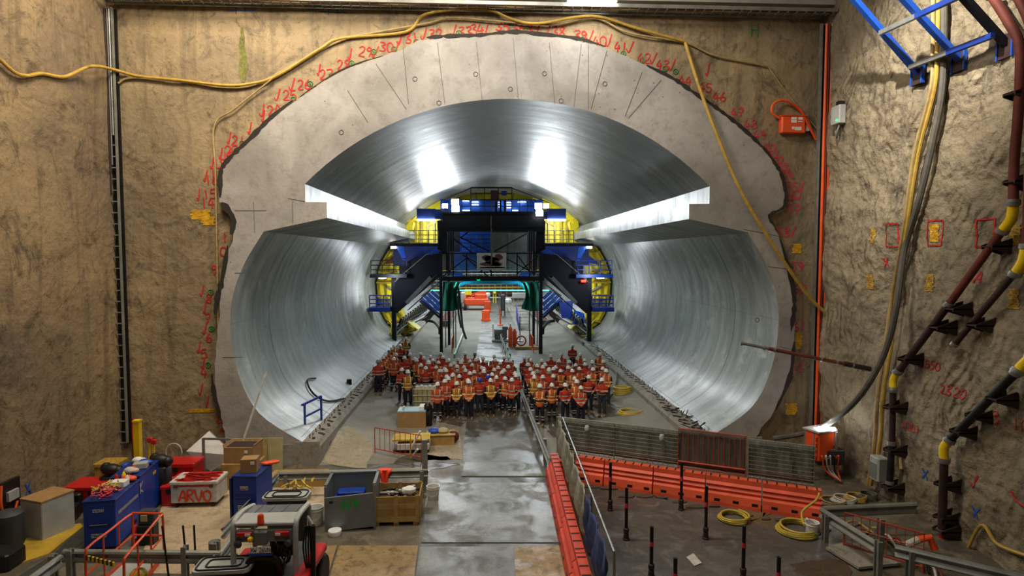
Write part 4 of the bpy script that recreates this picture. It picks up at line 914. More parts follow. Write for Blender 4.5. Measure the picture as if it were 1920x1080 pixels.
for k in range(3): MB().tube([(lb.x+.02+.07*k, YP-.15, 9.5+k), (lb.x+.02+.07*k, YP-.15, 15.7)], .025, 6).build('cable', ['rust_dark', 'grey_mid', 'galv'][k], lad, smooth=True)
p0, p1 = aty(205, 22, YP-.35), aty(1560, 48, YP-.35); p0.z = p1.z = 15.95
ladder_tray('cable_tray', p0, p1, .62, (0, 1, 0), (0, 0, 1), 'long horizontal mesh cable tray running over the tunnel portal', 'cable tray', .33, [(-.2, .03, 'black'), (.1, .03, 'rust_dark'), (.25, .03, 'hose_tan')], .12)
for px in (208, 1556):
    pass
p = aty(1110, 6, 20.3); t = thing('batten_light', 'bright white batten light over the middle of the horizontal cable tray', 'lamp', tuple(p)); MB().box(tuple(p), (1.6, .12, .10)).build('tube', 'glass_lamp', t); MB().box((p.x, p.y, p.z+.08), (1.7, .16, .06)).build('housing', 'white', t)
area('batten_light_light', (p.x, p.y-.1, p.z-.1), (0, 0, 0), 1.5, 25, NEUT, .1)
# right corner conduits
cb, ct = aty(1548, 812, YP-.12), aty(1560, 40, YP-.12); cb.x = ct.x = (cb.x + ct.x)/2 - .30; cb.y = ct.y = YP - .32
t = thing('corner_conduit', 'vertical grey channel with orange and red conduits in the right corner of the portal wall', 'conduit', (cb.x, cb.y, cb.z))
MB().bar((cb.x-.30, cb.y, cb.z), (cb.x-.30, cb.y, 15.6), .07, .12, up=(0, 1, 0)).build('channel', 'galv', t)
MB().bar((cb.x+.22, cb.y, cb.z), (cb.x+.22, cb.y, 15.6), .07, .16, up=(0, 1, 0)).build('channel', 'galv_dull', t)
MB().bar((cb.x-.03, cb.y+.10, cb.z), (cb.x-.03, cb.y+.10, 15.6), .42, .04, up=(0, 1, 0)).build('back_plate', 'steel_dark', t)
for dx, r, m_ in [(-.12, .05, 'orange_cable'), (-.02, .04, 'rust'), (.08, .035, 'orange_paint')]:
    MB().tube([(cb.x+dx, cb.y-.02, cb.z), (cb.x+dx, cb.y-.02, 15.6)], r, 7).build('conduit', m_, t, smooth=True)
# orange isolator box and its looped cable
c = backpt(1485, 234, .15); t = thing('isolator_box', 'orange electrical box with white labels beside the right corner of the portal', 'electrical box', (c.x, c.y, c.z-.35))
MB().box((c.x, c.y, c.z), (.88, .26, .62), bev=.04).build('enclosure', 'orange', t)
MB().box((c.x, c.y-.01, c.z+.3), (.94, .3, .04)).build('lid', 'orange_paint', t)
for u, v, w_, h_ in [(-.0, .2, .2, .09), (.24, .2, .16, .09), (0, .09, .2, .09), (.24, .09, .16, .04), (-.02, -.14, .09, .09), (.16, -.16, .24, .12)]: MB().box((c.x+u, c.y-.135, c.z+v), (w_, .01, h_)).build('sticker', 'white', t)
MB().box((c.x+.55, c.y, c.z-.12), (.12, .14, .2)).build('socket', 'white_dirty', t)
def wallhose(name, pxs, off, r, m_, label, cat='hose', surf='back', n=8, group=None):
    fn_ = backpt if surf == 'back' else rightpt
    return hose(name, [fn_(x, y, off) for x, y in pxs], r, m_, label, cat, n, 7, group)
wallhose('orange_cable', [(1462, 222), (1448, 212), (1450, 196), (1466, 188), (1485, 195), (1508, 215), (1524, 250), (1540, 275), (1543, 330), (1541, 420)], .18, .045, 'orange_cable', 'orange cable looping out of the orange box and down the corner', 'cable')
wallhose('orange_cable', [(1475, 190), (1500, 205), (1517, 238), (1530, 262)], .25, .035, 'orange_paint', 'second short orange cable dropping behind the orange box', 'cable')
c = rightpt(1572, 216, .15); t = thing('control_box', 'small grey control box with a green lamp on the right wall by the corner', 'control box', (c.x, c.y, c.z-.4))
MB().box(tuple(c), (.24, .5, .62), bev=.03).build('enclosure', 'grey_light', t); MB().box((c.x, c.y-.1, c.z+.36), (.2, .2, .16)).build('top_unit', 'black', t)
MB().box((c.x-.13, c.y-.12, c.z-.2), (.02, .06, .05)).build('lamp', 'lamp_green', t)
mb = MB(); mb.tube(cr([(c.x, c.y-.1, c.z-.3), (c.x-.1, c.y-.1, c.z-.6), (c.x, c.y+.05, c.z-.75), (c.x, c.y+.15, c.z-.5)], 5), .03, 6); mb.build('cable', 'grey_mid', t, smooth=True)
# hoses strung over the portal wall
def leftw(px, py, off=.1): p = atx(px, py, XL+off); return p
pts = [leftw(-60, 60), leftw(0, 112), leftw(28, 136), leftw(52, 142), leftw(78, 138), leftw(120, 144, .15), leftw(158, 128, .3), leftw(180, 124, .5)]
hose('wall_hose', pts + [backpt(215, 131, .3), backpt(260, 143, .1), backpt(340, 151, .1), backpt(420, 160, .1), backpt(470, 157, .1), backpt(520, 142, .1), backpt(600, 92, .1), backpt(640, 72, .1), backpt(760, 60, .1), backpt(800, 26, .15), backpt(905, 17, .2), backpt(960, 36, .2), backpt(1010, 44, .2), backpt(1110, 30, .2), backpt(1200, 55, .15), backpt(1285, 78, .15)], .05, 'hose_yellow', 'long yellow hose swagged across the left wall and over the portal', n=6)
hose('wall_hose', [backpt(222, 156, .08), backpt(250, 146, .08), backpt(350, 154, .08), backpt(420, 164, .08), backpt(480, 158, .08), backpt(560, 116, .08), backpt(640, 76, .08), backpt(700, 62, .08), backpt(800, 44, .1), backpt(850, 34, .1), backpt(960, 42, .12), backpt(1040, 46, .12), backpt(1115, 34, .12), backpt(1180, 62, .12), backpt(1285, 80, .1), backpt(1340, 104, .1), backpt(1440, 124, .1)], .035, 'hose_tan', 'thinner brown hose hanging just under the yellow one over the portal', n=6)
hose('wall_hose', [backpt(510, 148, .14), backpt(440, 204, .1), backpt(402, 236, .1), backpt(404, 330, .15), backpt(408, 560, .15), backpt(412, 760, .2)], .028, 'hose_tan', 'thin tan hose dropping straight down the left edge of the portal', n=6)
hose('wall_hose', [backpt(1285, 80, .2), backpt(1310, 160, .45), backpt(1345, 255, .7), backpt(1390, 360, .9), backpt(1450, 460, .9), backpt(1520, 560, .7), backpt(1585, 620, .5), backpt(1606, 690, .4), backpt(1640, 780, .3)], .06, 'hose_yellow', 'taut yellow hose slanting down across the right side of the portal', n=8)
hose('wall_rope', [backpt(1440, 124, .1), backpt(1480, 180, .1), backpt(1535, 245, .12)], .02, 'hose_tan', 'thin cord slanting from the brown hose to the right corner', 'cord', n=5)
for k in range(2):
    hose('riser_hose', [rightpt(1752-k*10+8, -15, .25), rightpt(1757-k*8, 100, .25), rightpt(1752-k*7, 170, .25), rightpt(1722-k*8, 290, .25), rightpt(1700-k*6, 430, .25), rightpt(1680-k*8, 560, .25), rightpt(1672-k*12, 640, .25), rightpt(1656-k*10, 740, .25), rightpt(1650-k*10, 830, .25), rightpt(1632-k*5, 910, .3)], .055, ['hose_yellow', 'hose_tan'][k], ['yellow riser hose running the full height of the right wall', 'tan riser hose running beside the yellow one on the right wall'][k], n=6)
hose('duct_hose', [rightpt(1770, -15, .2), rightpt(1768, 150, .2), rightpt(1750, 260, .2), rightpt(1722, 380, .22), rightpt(1695, 470, .3), rightpt(1680, 580, .5), rightpt(1655, 670, .7), rightpt(1610, 745, .9), rightpt(1560, 790, .9), atz(1510, 812, 1.3), atz(1450, 822, 1.0)], .085, 'hose_grey', 'thick grey duct hose bending down the right wall to the barrier', n=7)
wallhose('lower_hose', [(1810, 1040), (1840, 985), (1870, 1020), (1925, 1042), (1960, 1050)], .12, .04, 'hose_yellow', 'yellow hose lying on the foot of the right wall in the corner', 'hose', 'right')
wallhose('red_line', [(1895, 920), (1905, 938), (1925, 952)], .05, .02, 'paint_red', 'thin red cord on the lower right wall', 'cord', 'right')
# red and dark pipes with yellow elbows
def pipe_run(label, segs, brackets, group=None, loc=None):
    first = rightpt(*segs[0][0][0], .35); t = thing('pipe_run', label, 'pipe', tuple(first if not loc else loc), 0, group)
    for pxs, r, m_ in segs:
        P = [rightpt(x, y, .35) for x, y in pxs]; nm = 'elbow' if m_ == 'yellow_elbow' else 'pipe'
        MB().tube(cr(P, 6) if len(P) > 2 else P, r, 12).build(nm, m_, t, smooth=True)
        for e, q in ((P[0], P[1]), (P[-1], P[-2])):
            d = (q-e).normalized(); MB().tube([e-d*.05, e+d*.05], r*1.3, 12).build('coupling', 'galv', t, smooth=True)
    for x, y in brackets:
        p = rightpt(x, y, .35); mb = MB(); mb.prism([V((p.x+.38, p.y, p.z+.08)), V((p.x-.16, p.y, p.z-.1)), V((p.x-.16, p.y, p.z-.18)), V((p.x+.38, p.y, p.z-.34))], (0, -.16, 0), (0, -.13, 0)); mb.prism([V((p.x+.38, p.y, p.z+.08)), V((p.x-.16, p.y, p.z-.1)), V((p.x-.16, p.y, p.z-.18)), V((p.x+.38, p.y, p.z-.34))], (0, .13, 0), (0, .16, 0)); mb.box((p.x+.12, p.y, p.z-.13), (.55, .32, .03)); mb.build('bracket', 'rust_dark', t)
    return t
pipe_run('red pipe with yellow elbow running down the right wall to the middle', [([(1858, -10), (1890, 40), (1912, 90), (1910, 200), (1902, 300), (1900, 378)], .10, 'rust'), ([(1900, 380), (1896, 410), (1880, 432)], .11, 'yellow_elbow'), ([(1878, 434), (1780, 570)], .09, 'rust'), ([(1778, 572), (1686, 695)], .095, 'rust_dark'), ([(1682, 698), (1675, 712), (1674, 730)], .10, 'yellow_elbow'), ([(1674, 732), (1672, 830)], .09, 'rust_dark'), ([(1672, 832), (1668, 905)], .09, 'steel_dark')], [(1905, 165), (1904, 330), (1862, 452), (1790, 570), (1760, 605), (1700, 665), (1672, 756), (1672, 836), (1668, 906)])
pipe_run('short dark pipe with yellow elbow on the right wall, upper of the short runs', [([(1930, 280), (1925, 460)], .09, 'rust'), ([(1924, 462), (1918, 490), (1904, 512)], .11, 'yellow_elbow'), ([(1900, 515), (1790, 645)], .075, 'rust_dark')], [(1832, 600)])
pipe_run('dark pipe in the lower right with a yellow elbow, dropping to the ground', [([(1935, 668), (1920, 682), (1908, 695)], .11, 'yellow_elbow'), ([(1905, 698), (1782, 824)], .095, 'steel_dark'), ([(1780, 826), (1770, 840), (1770, 862)], .11, 'yellow_elbow'), ([(1770, 864), (1766, 995)], .10, 'rust_dark'), ([(1766, 996), (1764, 1030)], .085, 'red')], [(1870, 738), (1830, 770), (1800, 800), (1770, 900), (1768, 962), (1768, 985)])
pipe_run('second red pipe entering at the top right corner beside the wide one', [([(1905, -10), (1925, 30), (1940, 80)], .09, 'rust')], [])
# pipe projecting from the wall across the portal
t = thing('outrigger_pipe', 'thin rusty pipe sticking out of the right wall in front of the portal', 'pipe', tuple(rightpt(1630, 692, .2)))
e = aty(1388, 643, 18.6); w0 = rightpt(1632, 692, .1)
def lp(f): return e.lerp(w0, f)
MB().tube([e, lp(.22)], .05, 9).build('tip', 'galv', t, smooth=True); MB().tube([lp(.22), lp(.8)], .06, 9).build('pipe', 'rust', t, smooth=True); MB().tube([lp(.8), w0], .085, 9).build('sleeve', 'rust_dark', t, smooth=True)
for f in (.0, .18, .26, .62, .74, .86): MB().tube([lp(f), lp(f+.015)], .085, 10).build('clamp', 'galv', t, smooth=True)
# blue steel frame anchored high on the right wall
t = thing('steel_trestle', 'blue steel frame of crossed beams anchored high on the right wall', 'steel frame', tuple(rightpt(1722, 145)))
for (ax, ay), (bx, by), m_ in [((1722, 138), (1590, -15), 'blue_bright'), ((1800, 112), (1683, -15), 'blue_bright'), ((1888, 85), (1798, -15), 'navy')]:
    A_ = rightpt(ax, ay, .05); B_ = aty(bx, by, A_.y+.05); d = (B_-A_); B_ = A_ + d*1.25; mb = MB(); mb.bar(A_, B_, .13, .16, up=(0, 1, 0)); mb.build('strut', m_, t)
    mb = MB(); mb.box((A_.x, A_.y, A_.z-.02), (.10, .42, .55), ry=.0); mb.build('anchor_plate', 'rust_dark', t)
    for s_ in (-1, 1): MB().box((A_.x-.03, A_.y+s_*.2, A_.z-.02), (.10, .04, .57)).build('plate_edge', 'blue_bright', t)
A_ = rightpt(1722, 138, .05); B_ = rightpt(1800, 112, .05); C_ = rightpt(1888, 85, .05)
for (ax, ay), (bx, by) in [((1706, 126), (1862, 66)), ((1650, 62), (1800, -8))]:
    P_ = aty(ax, ay, A_.y-.05); Q_ = aty(bx, by, C_.y-.05)
    MB().bar(P_, P_.lerp(Q_, .55), .10, .12).build('cross_beam', 'galv', t); MB().bar(P_.lerp(Q_, .5), Q_, .11, .13).build('cross_beam', 'blue', t)
# orange switchboard with a bright lamp, on a stand
c = atz(1543, 900); c = V((c.x, c.y+.2, 0)); C0 = aty(1542, 832, c.y)
t = thing('switchboard', 'orange switchboard cabinet with a bright lamp on a stand right of the barrier fence', 'electrical cabinet', (c.x, c.y, 0))
MB().box((C0.x-.1, c.y, C0.z), (.75, .55, .95), rz=.35, bev=.05).build('cabinet', 'orange', t)
MB().box((C0.x-.1, c.y, C0.z+.5), (.85, .65, .05), rz=.35).build('roof', 'grey_light', t)
for k in range(4): MB().box((C0.x-.30, c.y-.30-.0*k, C0.z+.25-.2*k), (.3, .03, .14), rz=.35).build('breaker_door', 'orange_paint', t)
MB().box((C0.x+.05, c.y-.15, C0.z+.56), (.5, .14, .07), rz=-.3).build('lamp_tube', 'glass_lamp', t)
for dx, dy in ((-.4, -.2), (.35, -.2), (-.4, .3), (.35, .3)): MB().bar((C0.x+dx, c.y+dy, 0), (C0.x+dx, c.y+dy, C0.z+.45), .07, .07, up=(0, 1, 0)).build('leg', 'galv_dull', t)
MB().box((C0.x+.2, c.y, .75), (.9, .5, .5), bev=.05).build('lower_box', 'grey_dark', t)
for k in range(5): MB().tube(cr([(C0.x-.2+.12*k, c.y-.3, C0.z-.4), (C0.x-.3+.14*k, c.y-.5, .9), (C0.x-.1+.1*k, c.y-.4, .4), (C0.x+.3, c.y-.6, .1)], 5), .025, 6).build('cable', ['orange_cable', 'white_dirty', 'grey_light', 'black', 'orange_paint'][k], t, smooth=True)
point('switchboard_lamp_light', (C0.x+.05, c.y-.3, C0.z+.85), 22, NEUT, .1)
c = rightpt(1648, 878, .35); t = thing('socket_box', 'plain grey box standing on hoses against the right wall', 'electrical box', (c.x, c.y, c.z-.35))
MB().box(tuple(c), (.35, .42, .72), bev=.04).build('enclosure', 'grey_light', t); MB().box((c.x-.18, c.y, c.z-.05), (.02, .3, .45)).build('door', 'grey_panel', t)
hose('pale_hose', [rightpt(1678, 820, .2), rightpt(1686, 850, .2), rightpt(1690, 880, .2)], .045, 'hose_tan', 'short pale hose end hanging on the right wall beside the grey box', n=5)
# ================================================================== FOREGROUND RIGHT
# plastic barrier blocks, coupled in rows
def barrier(mb, a, b, z=.0, H=.82):
    a, b = V(a), V(b); d = (b-a).normalized(); n = V((d.y, -d.x, 0)); L = (b-a).length
    prof = [(-.28, 0), (-.28, .12), (-.24, .34), (-.15, .40), (-.19, .47), (-.13, .54), (-.18, .61), (-.11, .68), (-.11, H), (.11, H), (.11, .68), (.18, .61), (.13, .54), (.19, .47), (.15, .40), (.24, .34), (.28, .12), (.28, 0)]
    e = [a+d*.02, b-d*.02]; vs = []
    for p in e: vs += [p+n*u+V((0, 0, z+v)) for u, v in prof]
    k = len(prof); mb.add(vs, [[i, (i+1) % k, k+(i+1) % k, k+i] for i in range(k)] + [list(range(k)), list(range(2*k-1, k-1, -1))])
def barrier_thing(a, b, label, m_, grp):
    c = (V(a)+V(b))/2; t = thing('plastic_barrier', label, 'barrier', tuple(c), 0, grp)
    mb = MB(); barrier(mb, a, b); mb.build('body', m_, t)
    d = (V(b)-V(a)).normalized(); n = V((d.y, -d.x, 0)); L = (V(b)-V(a)).length; mb = MB()
    for k in range(3):
        p = V(a)+d*L*(k+.5)/3; mb.bar(p+n*.262+V((0, 0, .17)), p+n*.262+d*.16+V((0, 0, .17)), .03, .10)
        mb.bar(p-n*.262+V((0, 0, .17)), p-n*.262+d*.16+V((0, 0, .17)), .03, .10)
    mb.build('fork_slots', 'black', t)
    mb = MB()
    for k in range(6):
        p = V(a)+d*L*(k+.5)/6+V((0, 0, .825)); mb.bar(p-n*.10, p+n*.10, .035, .02)
    mb.build('top_grooves', 'rust_dark', t)
r0, r1, r2 = atz(1050, 902), atz(1540, 972), None
left_a, left_b = atz(1038, 895), atz(1118, 1230)
r0 = left_a + V((.2, .0, 0)); 
ro = ['nearest the tunnel end of the far row', 'second from the left of the far row', 'in the middle of the far row', 'second from the right of the far row', 'at the right end of the far row by the coils']
for k in range(5):
    a, b = r0.lerp(r1, k/5), r0.lerp(r1, (k+1)/5); barrier_thing(a, b, 'orange plastic barrier block %s' % ro[k], 'barrier_orange', 'barrier blocks across the far side of the rod enclosure')
lo = ['at the far corner of the road side row', 'second from the far end of the road side row', 'third from the far end of the road side row', 'closest to the viewer on the road side row']
for k in range(4):
    a, b = left_a.lerp(left_b, k/4), left_a.lerp(left_b, (k+1)/4); barrier_thing(a, b, 'muddy red plastic barrier block %s' % lo[k], 'barrier_red', 'barrier blocks along the road side of the rod enclosure')
# mesh fence panels with cloth, standing on the barriers
def fence_panel(a, b, z0, z1, label, m_frame, m_cloth, wob=.05, mesh=True, sag=0):
    a, b = V(a), V(b); t = thing('fence_panel', label, 'fence panel', (a.x, a.y, z0), 0, None); d = b-a; n = V((d.y, -d.x, 0)).normalized()
    A0, A1, B0, B1 = a+V((0, 0, z0)), a+V((0, 0, z1)), b+V((0, 0, z0)), b+V((0, 0, z1))
    mb = MB(); mb.tube([A0, A1, B1, B0, A0], .025, 6); mb.tube([A0, A0-V((0, 0, .1))], .03, 6); mb.build('frame', m_frame, t)
    if mesh:
        mb = MB(); nn = int(d.length/.15)
        for k in range(1, nn): p = A0.lerp(B0, k/nn); mb.tube([p+n*.03, p+n*.03+V((0, 0, z1-z0))], .006, 3, caps=False)
        for k in range(1, 9): h = V((0, 0, (z1-z0)*k/9)); mb.tube([A0+h+n*.03, B0+h+n*.03], .006, 3, caps=False)
        mb.build('wire_mesh', 'galv_dull', t)
    mb = MB(); cols, rows = 24, 8; vs = []
    for i in range(cols+1):
        for k in range(rows+1):
            f, h = i/cols, k/rows; w_ = wob*(math.sin(f*19+h*2+a.x)+.6*math.sin(f*47+h*5))*math.sin(PI*min(.9, h+.1))
            vs.append(A0.lerp(B0, f) + V((0, 0, (z1-z0)*(.02+.95*h) - sag*math.sin(PI*f)*h)) - n*(.04+wob) + n*w_)
    mb.add(vs, [[i*(rows+1)+k, (i+1)*(rows+1)+k, (i+1)*(rows+1)+k+1, i*(rows+1)+k+1] for i in range(cols) for k in range(rows)])
    o = mb.build('shade_cloth', m_cloth, t, smooth=True); s_ = o.modifiers.new('s', 'SOLIDIFY'); s_.thickness = .01
    return t
f0, f1 = r0 + V((-.05, .25, 0)), r1 + V((-.05, .25, 0))
def fl(f): return f0.lerp(f1, f)
fence_panel(fl(.0), fl(.25), .85, 1.98, 'grey cloth-covered mesh fence panel at the tunnel end of the enclosure', 'galv_dull', 'cloth_grey')
fence_panel(fl(.25), fl(.51), .85, 1.98, 'grey cloth-covered mesh fence panel left of the orange framed one', 'galv_dull', 'cloth_grey')
fence_panel(fl(.51), fl(.76), .85, 2.05, 'orange framed fence panel with dark cloth behind it', 'red_mesh', mat('cloth_dark', '#5c5a50', .9, 0, .3, 2, .5), .04, False)
fence_panel(fl(.77), fl(.995), .85, 1.98, 'cloth-covered mesh fence panel at the right end by the switchboard', 'galv_dull', 'cloth_grey')
mb = MB(); a, b = fl(.51), fl(.76); n_ = V(((b-a).y, -(b-a).x, 0)).normalized()*.05
for k in range(1, 13): p = a.lerp(b, k/13)+n_; mb.tube([p+V((0, 0, 1.05)), p+V((0, 0, 2.0))], .012, 4)
mb.tube([a+n_+V((0, 0, 1.05)), b+n_+V((0, 0, 1.05))], .025, 5); one('mesh_barrier', mb, 'red_mesh', 'orange barred crowd barrier tied to the far fence row', 'barrier')
FA, FB = V((2.98, 19.3, 0)), V((2.10, 9.8, 0))
for k in range(3):
    a, b = FA.lerp(FB, [0, .32, .66][k]), FA.lerp(FB, [.32, .66, 1.0][k])
    a, b = (left_a+V((.32, .2, 0))).lerp(left_b+V((.32, 0, 0)), [0, .36, .7][k]), (left_a+V((.32, .2, 0))).lerp(left_b+V((.32, 0, 0)), [.36, .7, 1.0][k])
    fence_panel(b, a, .83, 1.97, ['drooping cloth fence panel at the far corner of the road side', 'pale drooping cloth fence panel in the middle of the road side', 'nearest cloth fence panel beside the road, blue towards the bottom edge'][k], 'galv', ['cloth_light', 'cloth_light', mat('cloth_blue', '#3d4c7c', .9, 0, .4, 2, .5)][k], .09, False, .0)
for k, f in enumerate((.13, .44)):
    p = fl(f)+V((0, -.12, 1.75)); mb = MB(); mb.lathe([(.07, -.08), (.09, 0), (.06, .08)], tuple(p), 10); one('warning_lamp', mb, 'white_dirty', 'small white lamp clipped to the far fence, %s' % ['left one', 'right one'][k], 'lamp', smooth=True)
# threaded rods standing in the slab
rods = [(1144, 957, 867, 1), (1174, 1012, 914, 1), (1277, 956, 867, 1), (1323, 1010, 912, 1), (1221, 1082, 987, 0), (1393, 1090, 986, 0), (1265, 1140, 1046, 0), (1458, 1140, 1044, 0)]
rl = ['far left', 'second row left', 'far right', 'second row right', 'third row left', 'third row right', 'nearest left', 'nearest right']
for k, (x, y0, y1, ft) in enumerate(rods):
    p = atz(x, y0, .01); t = thing('threaded_rod', 'dark upright rod with a red band in the slab, %s' % rl[k], 'rod', (p.x, p.y, .01), 0, 'upright rods in the enclosed slab')
    H_ = aty(x, y1, p.y).z
    MB().tube([(p.x, p.y, .01), (p.x, p.y, H_)], .042, 9).build('shaft', 'steel_dark', t, smooth=True)
    MB().lathe([(.09, 0), (.09, .04), (.07, .05), (.07, .16), (.05, .17), (.075, .22), (.075, .3), (.045, .32)], (p.x, p.y, .01), 8).build('nut', 'rust_dark', t)
    MB().tube([(p.x, p.y, H_*.62), (p.x, p.y, H_*.70)], .048, 9).build('band', 'paint_pink', t, smooth=True)
def coil(name, c, R0, r, turns, m_, label, cat='hose', tail=None, sq=1.0):
    P = []; n = 22
    for k in range(int(turns*n)):
        a = 2*PI*k/n; q = k/n; P.append(V((c.x+(R0+.05*math.sin(q*5))*math.cos(a)*(1+.03*math.sin(q*3)), c.y+(R0*sq)*math.sin(a)+.03*math.sin(q*7), c.z+r+.0+q*r*1.4)))
    if tail: P += cr([P[-1]] + [V(q) for q in tail], 6)[1:]
    return one(name, MB().tube(P, r, 7), m_, label, cat, None, True)
coil('hose_coil', atz(1376, 975, .01), .37, .03, 3.2, 'hose_bright', 'yellow hose coil lying on the dark slab between the rods')
b_ = atz(1522, 1006, .01)
coil('hose_coil', atz(1495, 998, .01), .48, .03, 4.2, 'hose_bright', 'larger yellow hose coil beside the white bucket', 'hose', [tuple(atz(1508, 985, .3)), tuple(atz(1504, 960, .5)), tuple(atz(1530, 938, .8)), tuple(atz(1536, 925, .9))])
def bucket(p, r, h, label, rz=0, tip=False):
    t = thing('bucket', label, 'bucket', tuple(p), rz, None)
    MB().lathe([(r*.82, 0), (r*.86, .01), (r*.97, h*.8), (r*1.06, h*.82), (r*1.06, h*.86), (r, h*.87), (r*1.02, h), (r*1.08, h), (r*.95, h-.01), (r*.8, .03), (0, .03)], (0, 0, 0), 20).build('pail', 'white', t, world=False, smooth=True)
    MB().tube(cr([(r*1.05, 0, h*.84), (r*.8, -r*.9, h*.55), (0, -r*1.25, h*.42), (-r*.8, -r*.9, h*.55), (-r*1.05, 0, h*.84)], 4), .006, 5).build('handle', 'grey_light', t, world=False)
    return t
bk = bucket(b_, .17, .40, 'white plastic bucket on the slab by the larger yellow hose coil', .3)
mb = MB(); mb.box((b_.x-.05, b_.y, .44), (.2, .12, .03), ry=.6); one('rag', mb, 'white', 'white rag resting on the rim of the slab bucket', 'rag')
# right foreground guardrails
def guardrail(label, pts, posts, m_='galv_dull', h=.31, flip=1, group=None):
    t = thing('guardrail', label, 'guardrail', tuple(V((pts[0][0], pts[0][1], 0))), 0, group)
    for a, b in zip(pts, pts[1:]): mb = MB(); wbeam(mb, a if flip > 0 else b, b if flip > 0 else a, h); mb.build('beam', m_, t)
    for p, H_ in posts: mb = MB(); mb.box((p[0], p[1], H_/2), (.11, .05, H_)); mb.box((p[0], p[1]+.06, H_/2), (.03, .12, H_)); mb.box((p[0], p[1]+.12, H_/2), (.11, .03, H_)); mb.build('post', m_, t)
    return t
guardrail('dull guardrail beam standing across the hose pile by the right wall', [atz(1542, 960, .62), atz(1718, 952, .72)], [(atz(1652, 1045, 0), .95)])
guardrail('dull guardrail beam slanting towards the viewer right of the enclosure', [atz(1540, 962, .62), atz(1645, 1028, .62)], [(atz(1549, 1018, 0), .7), (atz(1648, 1098, 0), 1.0)])
guardrail('shiny guardrail beam in the bottom right corner', [atz(1678, 1033, .75), atz(1960, 1100, .75)], [(atz(1708, 1105, 0), .85)], 'galv')
mb = MB(); A_, B_ = atz(1582, 1030), atz(1730, 1075)
def bars_panel(mb, a, b, h, r=.014, nb=10, z=.15):
    a, b = V(a), V(b); mb.tube([a+V((0, 0, z)), a+V((0, 0, h)), b+V((0, 0, h)), b+V((0, 0, z)), a+V((0, 0, z))], r*1.8, 6)
    for k in range(1, nb): p = a.lerp(b, k/nb); mb.tube([p+V((0, 0, z)), p+V((0, 0, h))], r, 4)
    for e in (a, b): mb.tube([e, e+V((0, 0, z))], r*1.8, 6)
bars_panel(mb, A_, B_, .95, .012, 9); mb.tube([A_+V((0, 0, .6)), B_+V((0, 0, .6))], .01, 4); one('crowd_barrier', mb, 'red_mesh', 'red barred barrier between the slanting guardrail and the right wall', 'barrier')
for k in range(4):
    p = atz(1560+k*22, 945-k*4, .02); coil('cable_coil', p+V((0, 0, .0)), .34-.03*k, .022, 4, ['hose_tan', 'white_dirty', 'hose_yellow', 'hose_grey'][k], ['tan cable coil heaped at the right end of the barrier row', 'white cable coil heaped under the switchboard', 'small yellow cable coil behind the dull guardrail', 'grey cable coil nearest the right wall pipe'][k], 'cable')
for k in range(6):
    a = atz(1580+k*14, 985+k*6, .05); b = atz(1640+k*12, 1000+k*8, .3)
    one('loose_hose', MB().tube(cr([a, a.lerp(b, .4)+V((.1*(k % 3), 0, .2)), b, b+V((.5, -.3, -.15)), b+V((.2, -.9, -.2))], 6), .03, 6), ['hose_tan', 'hose_grey', 'hose_yellow', 'black', 'white_dirty', 'rust'][k], ['tan', 'grey', 'yellow', 'black', 'white', 'rust red'][k] + ' loose hose in the heap behind the right guardrails', 'hose', None, True)
p = atz(1722, 1012, .35); mb = MB(); mb.tube([p+V((-.35, 0, -.15)), p], .09, 10); one('pipe_offcut', mb, 'white_dirty', 'pale pipe offcut beside the orange one at the right wall', 'pipe'); mb = MB(); mb.tube([p, p+V((.25, -.05, .08)), p+V((.35, -.1, -.2))], .09, 10); one('pipe_offcut', mb, 'orange', 'orange pipe end behind the red barred barrier', 'pipe')
mb = MB(); mb.prism([atz(*q, .05) for q in [(1548, 1030), (1590, 1018), (1690, 1060), (1610, 1068)]], (0, 0, 0), (0, 0, .06)); one('concrete_slab_piece', mb, MAT_CURB, 'pale flat slab on the ground under the red barred barrier', 'slab')
mb = MB(); mb.prism([atz(*q, .02) for q in [(1287, 1045), (1300, 1038), (1316, 1056), (1302, 1062)]], (0, 0, 0), (0, 0, .012)); one('paper_scrap', mb, 'white_dirty', 'pale scrap lying between the near rods', 'scrap')
# hoses and coils on the far right floor of the tunnel
coil('hose_coil', atz(1166, 745, .05), .42, .07, 5, 'hose_bright', 'stacked yellow hose coil on the floor right of the crowd')
coil('hose_coil', atz(1182, 782, .0), .55, .05, 4, 'hose_bright', 'flat yellow hose coil behind the fence, right of the crowd', sq=.8)
for k in range(4):
    P = [atz(1150+k*5, 752+k*2, .08), atz(1195+k*6, 748+k*3, .1), atz(1218+k*7, 762+k*2, .12), atz(1240+k*8, 780-k*2, .1), atz(1262+k*9, 800-k*5, .1), atz(1282+k*8, 818-k*6, .1)]
    hose('floor_hose', P, .05, ['hose_tan', 'hose_yellow', 'hose_tan', 'hose_yellow'][k], ['tan hose snaking along the right tunnel curb, innermost', 'yellow hose snaking along the right tunnel curb, second from inside', 'tan hose along the right curb, third from inside', 'yellow hose nearest the right tunnel curb'][k], n=6)
hose('floor_hose', [atz(1130, 760, .1), atz(1150, 735, .3), atz(1156, 700, .6), atz(1140, 690, .4)], .04, 'hose_grey', 'grey hose bundle standing right of the crowd', n=5)
for k in range(3):
    p = aty(1255+k*30, 770+k*22, 0.1) if 0 else atz(1262+k*22, 772+k*16, .8); mb = MB()
    for j_ in range(9): a = random.random()*PI; q = p+V((random.uniform(-.3, .3), random.uniform(-.5, .5), random.uniform(0, .2))); mb.tube([q, q+V((math.cos(a)*.35, math.sin(a)*.35, random.uniform(-.05, .15)))], .02, 5)
    o = one('rebar_pile', mb, 'rust_dark', 'dark tangle of rebar offcuts on the right curb, %s' % ['farthest pile', 'middle pile', 'nearest pile'][k], 'rebar', 'rebar piles on the right curb')
